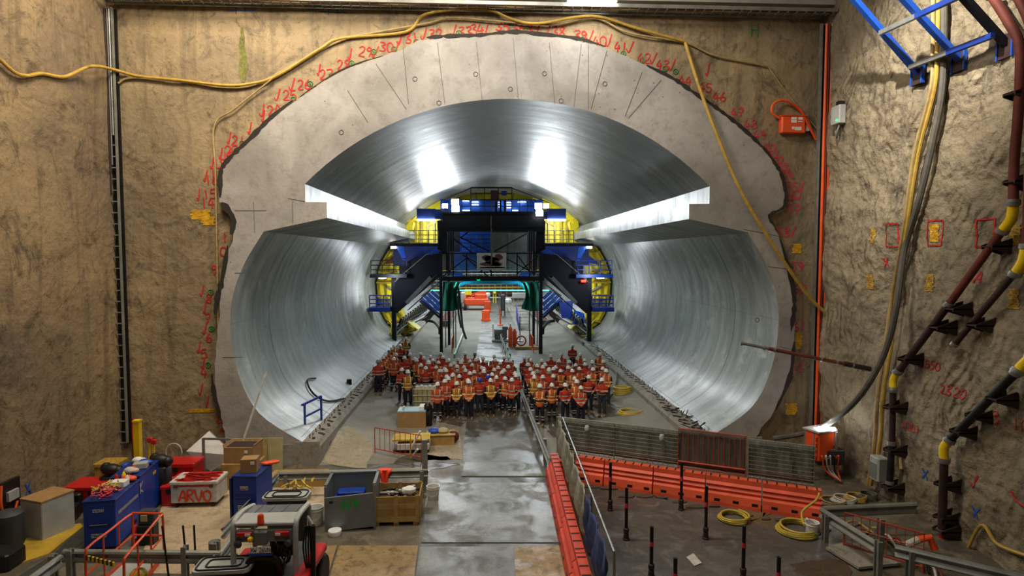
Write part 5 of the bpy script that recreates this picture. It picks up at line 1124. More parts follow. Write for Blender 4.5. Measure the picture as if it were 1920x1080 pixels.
# ================================================================== LEFT SIDE OF THE TUNNEL MOUTH
a, b = atz(572, 806, .8), atz(590, 797, .8); t = thing('handrail', 'short blue handrail standing on the left tunnel curb', 'handrail', tuple(a)); mb = MB()
for q in (a, b+V((.1, .6, 0))): mb.bar(q, q+V((0, 0, 1.0)), .07, .07, up=(0, 1, 0))
mb.build('post', 'cabinet_blue', t); mb = MB(); q = b+V((.1, .6, 0))
mb.bar(a+(a-q)*.15+V((0, 0, 1)), q+V((0, 0, 1)), .07, .07); mb.bar(a+V((0, 0, .5)), q+V((0, 0, .5)), .06, .06); mb.build('rail', 'cabinet_blue', t)
def half_width(z):
    for a, b in zip(side, side[1:]):
        if a.z <= z <= b.z: return a.x+(b.x-a.x)*(z-a.z)/(b.z-a.z)
    return side[0].x
def lining_pt(px, py, off):
    d = ray(px, py); t = 20.0
    while t < 60:
        q = V((t*d.x, t*d.y, CAMH+t*d.z))
        if abs(q.x-TC) > half_width(q.z)-off or q.z < .86: return q
        t += .03
    return q
hose('black_hose', [lining_pt(x, y, .12) for x, y in [(645, 747), (615, 752), (592, 742), (579, 725), (578, 711), (592, 709)]], .04, 'black', 'black hose looping up the left tunnel wall', n=8)
p = atz(655, 726, .8); mb = MB(); mb.tube([p, p+V((0, 0, .4))], .12, 10); one('steel_pot', mb, 'steel_dark', 'dark steel stub standing on the left curb beyond the blue handrail', 'pipe')
# vertical timber, boards, boxes near the portal's left foot
mb = MB(); q = atz(430, 925); q = aty(430, 920, 19.5); mb.bar((q.x, 19.6, 0), (q.x+.9, 20.6, 3.4), .05, .05); one('pole', mb, 'white_dirty', 'thin pale pole leaning on the portal behind the cardboard boxes', 'pole')
mb = MB(); a = aty(433, 905, 20.2); b = aty(500, 822, 20.2); mb.box(((a.x+b.x)/2, 20.2, b.z/2), (b.x-a.x, .06, b.z), rx=-.06); one('plywood_board', mb, 'wood_light', 'pale plywood board leaning behind the cardboard boxes', 'board')
mb = MB(); a = aty(504, 900, 20.4); mb.box((a.x+.25, 20.4, .55), (.5, .04, 1.1), rx=-.06); one('perforated_board', mb, 'beige_box', 'beige perforated panel leaning against the portal foot', 'panel')
mb = MB(); c = atz(395, 895, .0); mb.add([(c.x-.85, 19.9, .85), (c.x-.1, 20.0, .1), (c.x+.75, 19.9, .68), (c.x-.25, 20.25, 1.42)], [[0, 1, 2, 3]]); mb.add([(c.x-.85, 19.95, .85), (c.x-.1, 20.05, .1), (c.x+.75, 19.95, .68), (c.x-.25, 20.3, 1.42)], [[3, 2, 1, 0]]); one('white_board', mb, 'white', 'white board propped on its corner behind the lettered tool box', 'board')
mb = MB(); q = aty(383, 888, 19.7); mb.bar((q.x, 19.7, 0), (q.x, 19.7, 1.35), .07, .07, up=(0, 1, 0)); mb.bar((q.x, 19.7, 1.33), (q.x+.9, 19.7, 1.3), .06, .06); one('post_trestle', mb, 'grey_mid', 'grey post frame in front of the propped white board', 'frame')
# --- lettered site box, cabinets and chests
def along(a, b): d = V(b)-V(a); return math.atan2(d.y, d.x), d.length
t = thing('tool_box', 'pale wheeled tool box with a red-smeared lid and red painted letters', 'tool box', tuple(atz(364, 952)), .02)
MB().box((0, .38, .42), (1.32, .76, .54), bev=.02).build('body', 'white_dirty', t, world=False)
MB().box((0, .38, .74), (1.38, .82, .10), bev=.03).build('lid', 'white_dirty', t, world=False)
mb = MB(); patch(lambda u, v: V((u, .38+v, .796)), 1.2, .7, 9, 1.2).v; pm = patch(lambda u, v: V((u, .38+v, .796)), 1.25, .72, 8, 1.3); pm.build('red_paint', 'red', t, world=False)
pm = patch(lambda u, v: V((u, -.012, .66+v)), 1.2, .05, 2, 1); pm.build('red_paint', 'red', t, world=False)
mb = MB(); write(mb, 'ARVO', lambda u, v: V((u+.04, -.014, .36+v)), .33, .055, .08, .95); mb.build('lettering', mat('letter_red', '#d8401c', .7, 0, .15), t, world=False)
for x in (-.52, .52):
    for y in (.08, .68): MB().tube([(x-.03, y, .07), (x+.03, y, .07)], .07, 10).build('caster', 'rust_dark', t, world=False)
for x in (-.5, .5): MB().box((x, -.02, .64), (.12, .02, .06)).build('latch', 'rust', t, world=False)
def cabinet(p0, rz, w_, l_, h_, label, doorx=None):
    """box whose near left corner is p0; width w_ along local x, depth l_ along local y"""
    t = thing('site_cabinet', label, 'cabinet', tuple(p0), rz)
    MB().box((w_/2, l_/2, h_/2+.03), (w_, l_, h_-.06), bev=.015).build('body', 'cabinet_blue', t, world=False)
    MB().box((w_/2, l_/2, .03), (w_*.94, l_*.96, .06)).build('plinth', 'black', t, world=False)
    MB().box((w_/2, l_/2, h_+.0), (w_+.03, l_+.03, .05), bev=.01).build('lid', 'cabinet_blue_dark', t, world=False)
    return t
def tiny_lines(mb, place, w_, h_, n):
    for k in range(n):
        v = h_*(.5-(k+.5)/n); x = -w_/2
        while x < w_/2-.01:
            l = random.uniform(.015, .05); l = min(l, w_/2-x); mb.add([place(x, v-h_/n*.28), place(x+l, v-h_/n*.28), place(x+l, v+h_/n*.28), place(x, v+h_/n*.28)], [[0, 1, 2, 3]]); x += l+.012
q0 = atz(158, 1034); q1 = atz(217, 1031); rz1, w1 = along(q0, q1); q2 = atz(262, 985); q3 = atz(306, 948)
rz_, L1 = along(q1, q2); rz_ -= PI/2
c1 = cabinet(q0, rz_, w1, L1, 1.25, 'blue steel site cabinet nearest the viewer with red scrap heaped on top')
for zc_ in (1.02, .38):
    mb = MB(); tiny_lines(mb, lambda u, v: V((w1*.48+u, -.012, zc_+v)), .26 if zc_ > .9 else .36, .10 if zc_ > .9 else .12, 3); mb.build('small_print', 'white', c1, world=False)
MB().box((w1*.5, -.01, .66), (.5, .02, .10)).build('handle_slot', 'cabinet_blue_dark', c1, world=False)
mb = MB(); mb.tube([(w1*.2, -.03, .66), (w1*.75, -.03, .66)], .012, 6); mb.build('handle', 'galv', c1, world=False)
mb = MB(); tiny_lines(mb, lambda u, v: V((w1+.01, L1*.24+u, .88+v)), .42, .16, 1); mb.build('lettering', 'grey_light', c1, world=False)
mb = MB(); tiny_lines(mb, lambda u, v: V((w1+.01, L1*.62+u, .88+v)), .85, .16, 1); mb.build('lettering', 'grey_light', c1, world=False)
c2 = cabinet(q0+(q2-q1)*1.03, rz_, w1, (q3-q2).length, 1.33, 'blue steel site cabinet behind the nearest one, rags and cans on top')
mb = MB(); write(mb, 'K', lambda u, v: V((w1+.01, .1+u, 1.0+v)), .3, .05); mb.build('emblem', 'grey_light', c2, world=False)
MB().box((w1+.012, (q3-q2).length*.72, 1.1), (.012, .2, .08)).build('sticker', 'paint_yellow', c2, world=False)
# clutter on top of these cabinets
def clutter(orig, rz, x0, x1, y0, y1, z, items, names):
    R = Matrix.Rotation(rz, 4, 'Z')
    for k, (kind, m_, lab) in enumerate(items):
        p = V(orig) + R @ V((random.uniform(x0, x1), y0+(y1-y0)*(k+.5)/len(items), 0)); p.z = z; mb = MB()
        if kind == 'can': mb.lathe([(.05, 0), (.05, .18), (.03, .22), (.02, .25), (0, .25)], tuple(p), 10)
        elif kind == 'bag':
            mb.ball((p.x, p.y, p.z+.09), .16, 12, (1, .8, .6)); mb.ball((p.x+.12, p.y+.03, p.z+.08), .10, 10, (1.1, 1, .7))
        elif kind == 'case': mb.box((p.x, p.y, p.z+.08), (.36, .26, .16), rz+random.uniform(-.4, .4), bev=.02)
        elif kind == 'rolls':
            mb.tube([p+V((-.1, 0, .06)), p+V((.12, .04, .06))], .06, 10)
        elif kind == 'heap':
            for j_ in range(60):
                a = random.random()*PI; q = p+V((random.uniform(-.26, .26), random.uniform(-.26, .26), random.uniform(.02, .18))); mb.tube([q, q+V((math.cos(a)*.12, math.sin(a)*.12, random.uniform(-.05, .05)))], .018, 4)
        one(names[kind], mb, m_, lab, {'can': 'can', 'bag': 'bag', 'case': 'case', 'rolls': 'roll', 'heap': 'straps'}[kind], None, kind in ('bag', 'can'))
NM = {'can': 'spray_can', 'bag': 'cloth_bag', 'case': 'plastic_case', 'rolls': 'tape_roll', 'heap': 'strap_heap'}
clutter(q0, rz_, w1*.3, w1*.7, .12, L1, 1.28, [('heap', mat('strap_red', '#c43a50', .7), 'heap of crimson lashing straps at the front of the nearest blue cabinet'), ('heap', 'hose_bright', 'yellow straps tangled with the crimson ones on the nearest blue cabinet'), ('case', 'white', 'white plastic case on the nearest blue cabinet'), ('bag', 'orange', 'crumpled orange bag on the nearest blue cabinet')], NM)
clutter(q0, rz_, w1*.1, w1*.9, L1*.7, L1, 1.28, [('can', 'white', 'white spray can at the left rim of the nearest blue cabinet'), ('can', 'red', 'red spray can beside the orange bag'), ('can', 'yellow', 'yellow spray can beside the orange bag')], NM)
oB = q0+(q2-q1)*1.03
clutter(oB, rz_, w1*.2, w1*.8, .1, (q3-q2).length-.1, 1.36, [('bag', 'white_dirty', 'grubby white bag on the second blue cabinet'), ('rolls', 'orange', 'orange roll on the second blue cabinet'), ('case', 'grey_light', 'grey case on the second blue cabinet'), ('bag', 'tarp_blue', 'blue bag at the back of the second blue cabinet'), ('bag', 'white', 'clean white bag at the far end of the second blue cabinet')], NM)
# the third cabinet with an open door and boxes on it
q0c = atz(438, 990); q1c = atz(485, 987); w3 = (q1c-q0c).length
c3 = cabinet(q0c, -.08, w3, 1.0, 1.42, 'blue steel cabinet with an open door under the cardboard boxes')
MB().box((-.05, .35, .7), (.05, .75, 1.35)).build('door', 'cabinet_blue_dark', c3, world=False)
for zc_, h_ in ((1.12, .13), (.55, .2)):
    mb = MB(); tiny_lines(mb, lambda u, v: V((w3*.5+u, -.014, zc_+v)), .22 if zc_ > 1 else .36, h_, 4); mb.build('small_print', 'white', c3, world=False)
for z_ in (.92, .8): MB().box((w3*.5, -.012, z_), (.5, .012, .02)).build('seam', 'cabinet_blue_dark', c3, world=False)
def carton(c, d, rz, label, open_=False):
    t = thing('cardboard_box', label, 'box', tuple(c), rz); MB().box((0, 0, d[2]/2), d, bev=.005).build('carton', 'cardboard', t, world=False)
    if open_:
        for s_ in (-1, 1): MB().box((s_*(d[0]/2), 0, d[2]+.04), (.02, d[1], .10), ry=s_*.3).build('flap', 'cardboard', t, world=False)
        MB().box((0, 0, d[2]+.002), (d[0]*.9, d[1]*.85, .01)).build('opening', 'rust_dark', t, world=False)
    MB().box((d[0]*.25, -d[1]/2-.006, d[2]*.72), (.10, .012, .08)).build('sticker', 'white', t, world=False); return t
cz = q0c+V((.35, .35, 1.45)); carton(cz, (.42, .36, .38), .1, 'small cardboard box on the right blue cabinet')
bx = carton(atz(478, 893, .9)*1+V((-.15, 1.4, -.9)), (.95, .7, .5), -.05, 'large open cardboard box behind the right blue cabinet', True); bx.location = (aty(457, 860, 19.0).x, 19.0, 0)
for ch in [o for o in COL.objects if o.parent == bx]: ch.location.z += .85
mb = MB(); q = bx.location; mb.box((q.x, q.y, .42), (1.1, .8, .84), bev=.03); one('crate', mb, 'wood', 'wooden crate carrying the large open cardboard box', 'crate')
mb = MB(); q = q0c+V((.72, .8, 1.45)); 
for k in range(3): mb.ball((q.x+.1*k-.1, q.y+.05*k, q.z+.05), .12, 10, (1.2, .8, .5))
one('orange_cloth', mb, 'orange', 'crumpled orange cloth at the back of the right blue cabinet', 'cloth', None, True)
# red chests
def chest(px, py, w_, d_, h_, rz, label, m_='red'):
    t = thing('steel_chest', label, 'chest', tuple(atz(px, py)), rz); MB().box((0, d_/2, h_*.42), (w_, d_, h_*.84), bev=.03).build('body', m_, t, world=False); MB().box((0, d_/2, h_*.9), (w_+.04, d_+.04, h_*.16), bev=.03).build('lid', m_, t, world=False)
    MB().box((0, -.02, h_*.75), (.14, .03, .12)).build('latch', 'black', t, world=False); return t
ch = chest(330, 918, 1.15, .7, .85, .0, 'red steel chest with white marking behind the lettered tool box')
mb = MB(); tiny_lines(mb, lambda u, v: V((-.25+u, -.012, .38+v)), .5, .12, 2); mb.build('marking', 'white', ch, world=False)
chest(318, 950, .5, 1.1, .62, .0, 'low red chest wedged right of the second blue cabinet')
chest(172, 960, 1.6, .8, .75, -.05, 'long dark red chest left behind the blue cabinets')
t = chest(198, 915, .7, .6, .8, 0, 'yellow-orange chest against the left corner with a dark bag on it', 'paint_ochre')
for k, (px, py, z, m_, lab) in enumerate([(208, 880, 1.0, 'black', 'black bag on the yellow chest by the left corner'), (245, 880, .95, 'tarp_blue', 'blue plastic sheet behind the second blue cabinet'), (300, 862, 1.3, 'black', 'black helmet-shaped tool bag under the coiled cable on the wall')]):
    p = atz(px, py, z); mb = MB(); mb.ball((p.x, p.y, p.z), .24, 12, (1.2, .8, .7)); mb.ball((p.x+.22, p.y, p.z-.05), .16, 10); mb.ball((p.x-.2, p.y+.1, p.z+.03), .15, 10); mb.box((p.x, p.y, p.z*.5-.08), (.5, .4, p.z-.2), bev=.05); one('tool_bag', mb, m_, lab, 'bag', None, True)
hose('wall_coil', [backpt(326+15*math.cos(a), 848+15*math.sin(a)*1.1, .12+.01*k_) for k_, a in enumerate([i*PI/5 for i in range(31)])], .022, 'white_dirty', 'pale cable coil hung on the wall above the red chests', 'cable', 4, 6)
# yellow bollard, hammers
p = atz(261, 960); q = aty(261, 900, 18.2)
mb = MB(); mb.bar((q.x, 18.2, 0), (q.x, 18.2, aty(261, 790, 18.2).z), .17, .17, up=(0, 1, 0)); mb.box((q.x, 18.2, aty(261, 790, 18.2).z+.02), (.2, .2, .05)); one('yellow_post', mb, 'yellow_elbow', 'tall yellow square post behind the second blue cabinet', 'post')
for k in range(2):
    x = q.x+.25+.12*k; z1 = aty(270, 828, 18.3).z-.06*k; t = thing('level_tool', 'yellow %s long-handled tool with a red head beside the yellow post' % ['left', 'right'][k], 'tool', (x, 18.3, 0)); MB().bar((x, 18.3, 0), (x+.05, 18.3, z1), .05, .05, up=(0, 1, 0)).build('handle', 'yellow_elbow', t); MB().box((x+.05, 18.3, z1+.05), (.16, .1, .14), bev=.02).build('head', 'red', t)
mb = MB(); a = backpt(252, 812, .07); mb.tube(cr([(a.x, a.y, a.z+.5), (a.x-.05, a.y, a.z), (a.x+.03, a.y, .05)], 4), .06, 6); one('hanging_strap', mb, 'red', 'red strap hanging down the wall behind the yellow post', 'strap', None, True)
# grey boxes and bins at far left
t = thing('grey_crate', 'grey wooden crate with a worn brown top at the left wall', 'crate', tuple(atz(62, 1010)), -.35)
MB().box((.0, .4, .5), (.78, .85, 1.0), bev=.02).build('body', 'grey_light', t, world=False); MB().box((0, .4, 1.02), (.8, .87, .04)).build('top', 'cardboard', t, world=False)
mb = MB(); p = atz(18, 1024); mb.lathe([(.26, 0), (.3, .1), (.3, .85), (.24, .9), (.1, .95), (0, .95)], tuple(p), 16, sx=1.1); one('dark_drum', mb, 'grey_dark', 'dark plastic drum left of the grey crate', 'drum', None, True)
mb = MB(); p = atz(5, 1062); mb.box((p.x, p.y, .2), (.7, .6, .4), bev=.05); one('black_case', mb, 'black', 'black case at the left edge below the dark drum', 'case')
for k, (px, py) in enumerate([(128, 975), (142, 960)]):
    p = atz(px, py); mb = MB(); mb.box((p.x, p.y, .2+.1*k), (.45, .5, .4+.2*k), .2, bev=.05); one('tool_case', mb, 'black', ['black tool case right of the grey crate', 'taller black case behind the black tool case'][k], 'case')
p = atx(18, 928, XL+.15); t = thing('wall_panel', 'black electrical board with orange cables on the left wall', 'electrical board', tuple(p)); MB().box(tuple(p), (.1, .6, .8)).build('board', 'black', t); MB().box((p.x+.08, p.y, p.z), (.08, .35, .25)).build('unit', 'grey_light', t)
MB().tube(cr([(p.x+.12, p.y-.4, p.z+.4), (p.x+.15, p.y-.45, p.z-.2), (p.x+.12, p.y-.1, p.z-.5), (p.x+.12, p.y+.1, p.z-.2)], 5), .03, 6).build('cable', 'orange_cable', t, smooth=True)
# fire extinguisher point beside the nearest cabinet
p = atz(254, 1020); t = thing('fire_extinguisher', 'red fire extinguisher standing beside the nearest blue cabinet', 'fire extinguisher', tuple(p)); MB().lathe([(.08, 0), (.085, .03), (.085, .42), (.05, .5), (.025, .52), (.025, .58)], tuple(p), 14).build('bottle', 'red', t, smooth=True); MB().box((p.x, p.y, .6), (.05, .14, .05)).build('valve', 'black', t); MB().lathe([(.087, .18), (.087, .3)], tuple(p), 14).build('label_band', 'white', t)
p = atz(278, 1018); t = thing('battery_unit', 'small dark power unit with a pale display beside the extinguisher', 'power unit', tuple(p)); MB().box((p.x, p.y, .25), (.42, .3, .5), bev=.03).build('body', 'black', t); MB().box((p.x, p.y+.05, .68), (.4, .22, .36), bev=.03).build('display_box', 'grey_dark', t); MB().box((p.x-.05, p.y-.07, .68), (.16, .02, .16)).build('display', 'beige_box', t)
# ---- orange basket / walk-through gate
Z1 = 1.1; NL, FLc, FRc, NR = [atz(*q, Z1) for q in [(160, 1030), (248, 962), (305, 963), (232, 1048)]]
t = thing('access_gate', 'orange tubular access basket with hazard tape in the bottom left', 'access basket', (NL.x, NL.y, 0))
def dn(p, z): return V((p.x, p.y, z))
for a, b in ((NL, FLc), (FRc, NR)):
    mb = MB(); mb.tube(cr([dn(a, 0), dn(a, Z1-.15), a.lerp(b, .08), a.lerp(b, .5), a.lerp(b, .92), dn(b, Z1-.15), dn(b, 0)], 4), .028, 7); mb.build('side_frame', 'orange_paint', t, smooth=True)
    mb = MB(); mb.tube([dn(a, .55), dn(b, .55)], .022, 6); mb.build('mid_rail', 'orange_paint', t); 
    for f in (.35, .68): p = a.lerp(b, f); MB().tube([dn(p, .05), dn(p, Z1)], .02, 6).build('upright', 'orange_paint', t)
    MB().bar(dn(a, .08), dn(b, .08), .03, .14).build('toe_board', 'orange_paint', t)
MB().tube([FLc, FRc], .028, 7).build('end_rail', 'orange_paint', t); MB().tube([dn(FLc, .55), dn(FRc, .55)], .022, 6).build('end_rail', 'orange_paint', t)
MB().tube([dn(NL, .35), dn(NR, .35)], .028, 7).build('end_rail', 'orange_paint', t)
mb = MB(); mb.prism([dn(q, .03) for q in (NL, FLc, FRc, NR)], (0, 0, 0), (0, 0, .04)); mb.build('deck', 'grey_light', t)
h = MB(); P_ = dn(NL, .93); Q_ = dn(NR, .93).lerp(P_, .25); h.bar(P_, Q_, .03, .09); h.build('hazard_bar', 'yellow_elbow', t); h = MB()
for k in range(7): a = P_.lerp(Q_, (k+.2)/7); b = P_.lerp(Q_, (k+.65)/7); h.bar(a, b, .036, .095)
h.build('hazard_stripe', 'black', t)
mb = MB(); q = (NL+NR+FRc)/3; mb.ball((q.x+.2, q.y+.1, .22), .2, 10, (1, .8, .8)); mb.ball((q.x+.1, q.y-.2, .18), .14, 10); one('yellow_bag', mb, 'hose_bright', 'crumpled yellow bag on the deck of the orange basket', 'bag', None, True)
for k in range(3): p = atz([318, 352, 368][k], [1095, 1085, 1075][k]); one('rod_stake', MB().tube([(p.x, p.y, 0), (p.x-.12+.05*k, p.y, 1.35-.1*k)], .022, 6), 'steel_dark', ['leftmost dark steel stake right of the orange basket', 'middle dark steel stake right of the orange basket', 'tallest dark steel stake behind the low guardrail'][k], 'stake')
guardrail('long low guardrail crossing behind the orange basket', [atz(120, 1042, .6), atz(415, 1045, .6)], [(atz(131, 1098, 0), .8), (atz(346, 1095, 0), .85)], 'galv')
guardrail('short guardrail end in the bottom left corner', [atz(50, 1098, .6), atz(113, 1052, .6)], [(atz(98, 1100, 0), .7)], 'galv')
guardrail('tilted guardrail piece rising beside the loader', [atz(413, 1045, .6), atz(445, 1000, .75)], [(atz(403, 1066, 0), .6)], 'galv')
# guardrail by the crate and beyond
guardrail('long guardrail running behind the steel bin and the timber crate', [atz(524, 893, .66), atz(803, 886, .66)], [(atz(536, 935, 0), .7), (atz(791, 935, 0), .85)])
guardrail('dull guardrail slanting towards the viewer left of the loader', [atz(524, 893, .66), atz(468, 948, .66), atz(420, 1000, .66)], [])
t = thing('guardrail_post', 'upright steel channel post at the right end of the long guardrail', 'post', tuple(atz(797, 925))); p = atz(797, 925); MB().box((p.x, p.y, .85), (.16, .1, 1.7)).build('channel', 'galv_dull', t); MB().box((p.x, p.y, .01), (.35, .3, .02)).build('base_plate', 'galv_dull', t)
# orange vest over it
p = atz(722, 883, .75); mb = MB(); vs = []; 
for i in range(9):
    for k in range(8):
        f = i/8; h_ = k/7; w_ = .22*(1-.55*math.sin(PI*min(1, h_*.9))) ; vs.append((p.x+(f-.5)*2*w_, p.y-.10-.03*math.sin(f*9), p.z+.06-h_*.62))
mb.add(vs, [[i*8+k, (i+1)*8+k, (i+1)*8+k+1, i*8+k+1] for i in range(8) for k in range(7)]); mb.box((p.x, p.y-.02, p.z+.05), (.4, .2, .03))
o = one('safety_vest', mb, mat('vest_orange', '#ff4a20', .7, 0, .1), 'bright orange safety vest hung over the long guardrail', 'vest', None, True); s_ = o.modifiers.new('s', 'SOLIDIFY'); s_.thickness = .012
bucket(atz(812, 936), .19, .42, 'white lidded bucket at the right end of the long guardrail')
bucket(atz(587, 992)+V((0, .3, 0)), .2, .5, 'white bucket between the loader and the steel bin')
mb = MB(); p = atz(628, 1003); mb.lathe([(.16, 0), (.18, .12), (.17, .14), (0, .14)], tuple(p), 16); one('paint_tub', mb, 'white', 'white tub lid on the floor in front of the steel bin', 'tub', None, True)
# ---- steel bin with an open flap
B0 = atz(612, 996); t = thing('steel_bin', 'grey open steel bin with green lettering on its tilted front', 'steel bin', tuple(B0), .06)
W_, D_, H_ = 1.28, .95, 1.22
MB().box((W_/2, D_, H_/2), (W_, .05, H_)).build('back_wall', 'grey_panel', t, world=False); MB().box((W_, D_/2, H_/2), (.05, D_, H_)).build('side_wall', 'grey_panel', t, world=False); MB().box((0, D_/2, H_/2), (.05, D_, H_)).build('side_wall', 'grey_panel', t, world=False); MB().box((W_/2, D_/2, .1), (W_, D_, .06)).build('floor_pan', 'grey_panel', t, world=False)
mb = MB(); mb.box((W_/2, -.05, .52), (W_, .05, .92), ry=-.07); mb.build('front_flap', 'grey_panel', t, world=False)
mb = MB()
for x, y in ((0, 0), (W_, 0), (0, D_), (W_, D_)): mb.box((x, y, H_/2), (.07, .07, H_))
mb.build('corner_posts', 'galv', t, world=False)
mb = MB(); mb.box((W_/2, D_, H_+.02), (W_+.1, .08, .05)); mb.box((0, D_/2, H_+.02), (.08, D_, .05)); mb.box((W_, D_/2, H_+.02), (.08, D_, .05)); mb.build('rim', 'galv', t, world=False)
mb = MB(); write(mb, 'SEN', lambda u, v: V((W_*.5+u, -.082, .75+v+u*.07)), .2, .04, .02, 1.2); mb.build('lettering', 'paint_green_bright', t, world=False)
MB().box((.15, -.08, .82), (.1, .03, .04)).build('latch', 'black', t, world=False)
p = t.location; mb = MB(); mb.box((p.x+.55, p.y+.6, .78), (.75, .35, .22), .05, bev=.05); mb.box((p.x+.5, p.y+.55, .45), (.9, .5, .5), .05, bev=.02); one('blue_case', mb, 'cabinet_blue', 'blue plastic case inside the grey steel bin', 'case')
# ---- timber crate with clamps
B0 = atz(699, 987); t = thing('timber_crate', 'timber pallet crate full of steel clamps by the road', 'crate', tuple(B0), .02); W_, D_, H_ = 1.27, 1.0, .86
for k in range(3): MB().box((W_*(.08+.42*k), D_/2, .05), (.14, D_, .10)).build('skid', 'wood', t, world=False)
for y in (0, D_):
    for k in range(4): MB().box((W_/2, y, .19+k*.18), (W_, .03, .165)).build('plank', 'wood' if k % 2 else 'wood_light', t, world=False)
    for x in (.05, W_/2, W_-.05): MB().box((x, y-.025, .47), (.10, .025, .76)).build('batten', 'wood_light', t, world=False)
for x in (0, W_):
    for k in range(4): MB().box((x, D_/2, .19+k*.18), (.03, D_, .165)).build('plank', 'wood', t, world=False)
MB().box((W_/2, D_/2, .12), (W_, D_, .03)).build('base', 'wood', t, world=False)
mats_ = ['galv', 'steel_dark', 'rust_dark', 'grey_light']
for k in range(26):
    x, y = B0.x+random.uniform(.15, 1.1), B0.y+random.uniform(.2, .85); a = random.random()*PI; L_ = random.uniform(.2, .45); q = V((x, y, .62+random.uniform(0, .26)))
    d = V((math.cos(a), math.sin(a)*.6, random.uniform(-.1, .1)))*L_/2; mb = MB(); mb.tube([q-d, q+d], .028, 7); mb.lathe([(.05, -.03), (.06, 0), (.05, .03)], tuple(q+d), 8)
    one('steel_clamp', mb, mats_[k % 4], 'one of the loose steel clamps heaped in the timber crate', 'clamp', 'steel clamps heaped in the timber crate')
mb = MB(); p = atz(768, 925, .85); mb.ball((p.x, p.y, .95), .14, 10, (1.3, 1, .8)); mb.ball((p.x-.13, p.y, .93), .1, 10); one('plastic_bag', mb, 'white', 'white plastic bag on the back of the timber crate', 'bag', None, True)
for k, (px, py) in enumerate([(548, 925), (575, 918)]):
    p = atz(px, py, .3); mb = MB()
    for j_ in range(14): a = random.random()*6; q = p+V((random.uniform(-.3, .3), random.uniform(-.2, .2), random.uniform(-.25, .3))); mb.tube([q, q+V((math.cos(a)*.2, math.sin(a)*.2, .08))], .03, 5)
    one('strap_heap', mb, 'hose_bright', ['yellow straps heaped behind the loader roof', 'yellow straps next to the steel bin'][k], 'straps')
mb = MB(); a = atz(560, 905); mb.box((a.x, a.y, .15), (1.8, .8, .3), bev=.02); one('timber_stack', mb, 'wood', 'yellow-brown timber stack under the long guardrail', 'timber')
# ---- compact loader (seen from behind, at the bottom left of centre)
LY = 11.9; a = atz(437, 981, 2.08); b = atz(552, 981, 2.08); LW = b.x-a.x; LX = a.x; Y0 = a.y
t = thing('loader', 'compact grey and red loader with a cab frame, number plate and orange beacon', 'loader', (LX+LW/2, Y0+.4, 0))
RZ = 2.05; Y1 = Y0+.85
MB().box((LX+LW/2, Y0+.22, RZ), (LW*.97, .5, .07), bev=.03).build('roof', 'grey_light', t)
mb = MB(); mb.prism([V((LX+.02, Y0+.45, RZ)), V((LX+LW-.02, Y0+.45, RZ)), V((LX+LW-.04, Y1, RZ+.0)), V((LX+.12, Y1, RZ))], (0, 0, -.03), (0, 0, .03)); mb.build('roof_window', mat('smoke_glass', '#6e7072', .15, 0, .2, 3), t)
mb = MB()
for k in range(4): x = LX+.25+k*(LW-.4)/3; mb.bar((x, Y0+.47, RZ+.035), (x+.03, Y1-.03, RZ+.035), .02, .02)
mb.build('roof_bars', 'grey_mid', t)
for x in (LX, LX+LW):
    MB().tube(cr([(x, Y0-.02, .6), (x, Y0-.02, 1.6), (x, Y0+.02, RZ-.05), (x, Y0+.14, RZ+.05), (x, Y0+.5, RZ+.06), (x+(.06 if x == LX else -.02), Y1+.05, RZ)], 4), .055, 9).build('roll_bar', 'grey_light', t, smooth=True)
    MB().tube([(x, Y1+.05, RZ), (x, Y1+.3, .6)], .05, 8).build('front_pillar', 'grey_light', t)
t2 = MB().box((LX+LW/2, Y0-.02, RZ-.22), (LW-.12, .08, .24), bev=.02).build('rear_panel', 'grey_mid', t)
for s_ in (-1, 1):
    MB().box((LX+LW/2+s_*LW*.3, Y0-.08, RZ-.17), (.3, .05, .09), bev=.02).build('tail_lamp', 'red', t); MB().box((LX+LW/2+s_*LW*.24, Y0-.085, RZ-.17), (.12, .05, .06), bev=.01).build('reverse_lamp', 'white', t)
    MB().lathe([(.07, -.02), (.08, .0), (.05, .03)], (0, 0, 0), 14, Matrix.Translation((LX+LW/2+s_*LW*.4, Y0-.1, RZ-.36)) @ Matrix.Rotation(PI/2, 4, 'X')).build('work_lamp', 'grey_dark', t, smooth=True)
MB().box((LX+LW*.46, Y0-.07, RZ-.25), (.26, .1, .28), bev=.03).build('motor_housing', 'grey_mid', t)
MB().lathe([(.07, 0), (.07, .03), (.065, .04), (.06, .15), (.04, .18), (0, .18)], (LX+LW*.45, Y0-.02, RZ+.03), 14).build('beacon', mat('beacon', '#e8481a', .15, 0, .2, 6), t, smooth=True)
MB().lathe([(.06, 0), (.06, .04)], (LX+LW*.45, Y0-.02, RZ+.02), 14).build('beacon_base', 'black', t)
MB().ball((LX+LW*.3, Y0-.1, RZ-.26), .06, 12).build('yellow_knob', 'yellow_elbow', t, smooth=True)
pz = RZ-.48; pc = LX+LW*.46; pl_ = MB().box((pc, Y0-.10, pz), (.40, .015, .12)).build('number_plate', 'white', t)
mb = MB(); write(mb, 'XW 26VN', lambda u, v: V((pc+u, Y0-.112, pz+v)), .085, .010, .01, 1.25*.72); mb.build('plate_lettering', 'black', t)
MB().box((pc, Y0-.08, pz-.10), (.46, .05, .05), bev=.01).build('blue_step', 'cabinet_blue', t)
for k in range(12):
    x = LX+LW*(.58+.35*random.random()); z = RZ-.35-random.random()*.35; MB().tube(cr([(x, Y0-.02, z), (x+.08, Y0-.1, z-.05), (x+.02, Y0-.02, z-.2)], 3), .018, 5).build('hydraulic_hose', 'black', t, smooth=True)
MB().box((LX+LW*.75, Y0+.15, RZ-.52), (.45, .3, .35), bev=.05).build('valve_block', 'steel_dark', t)
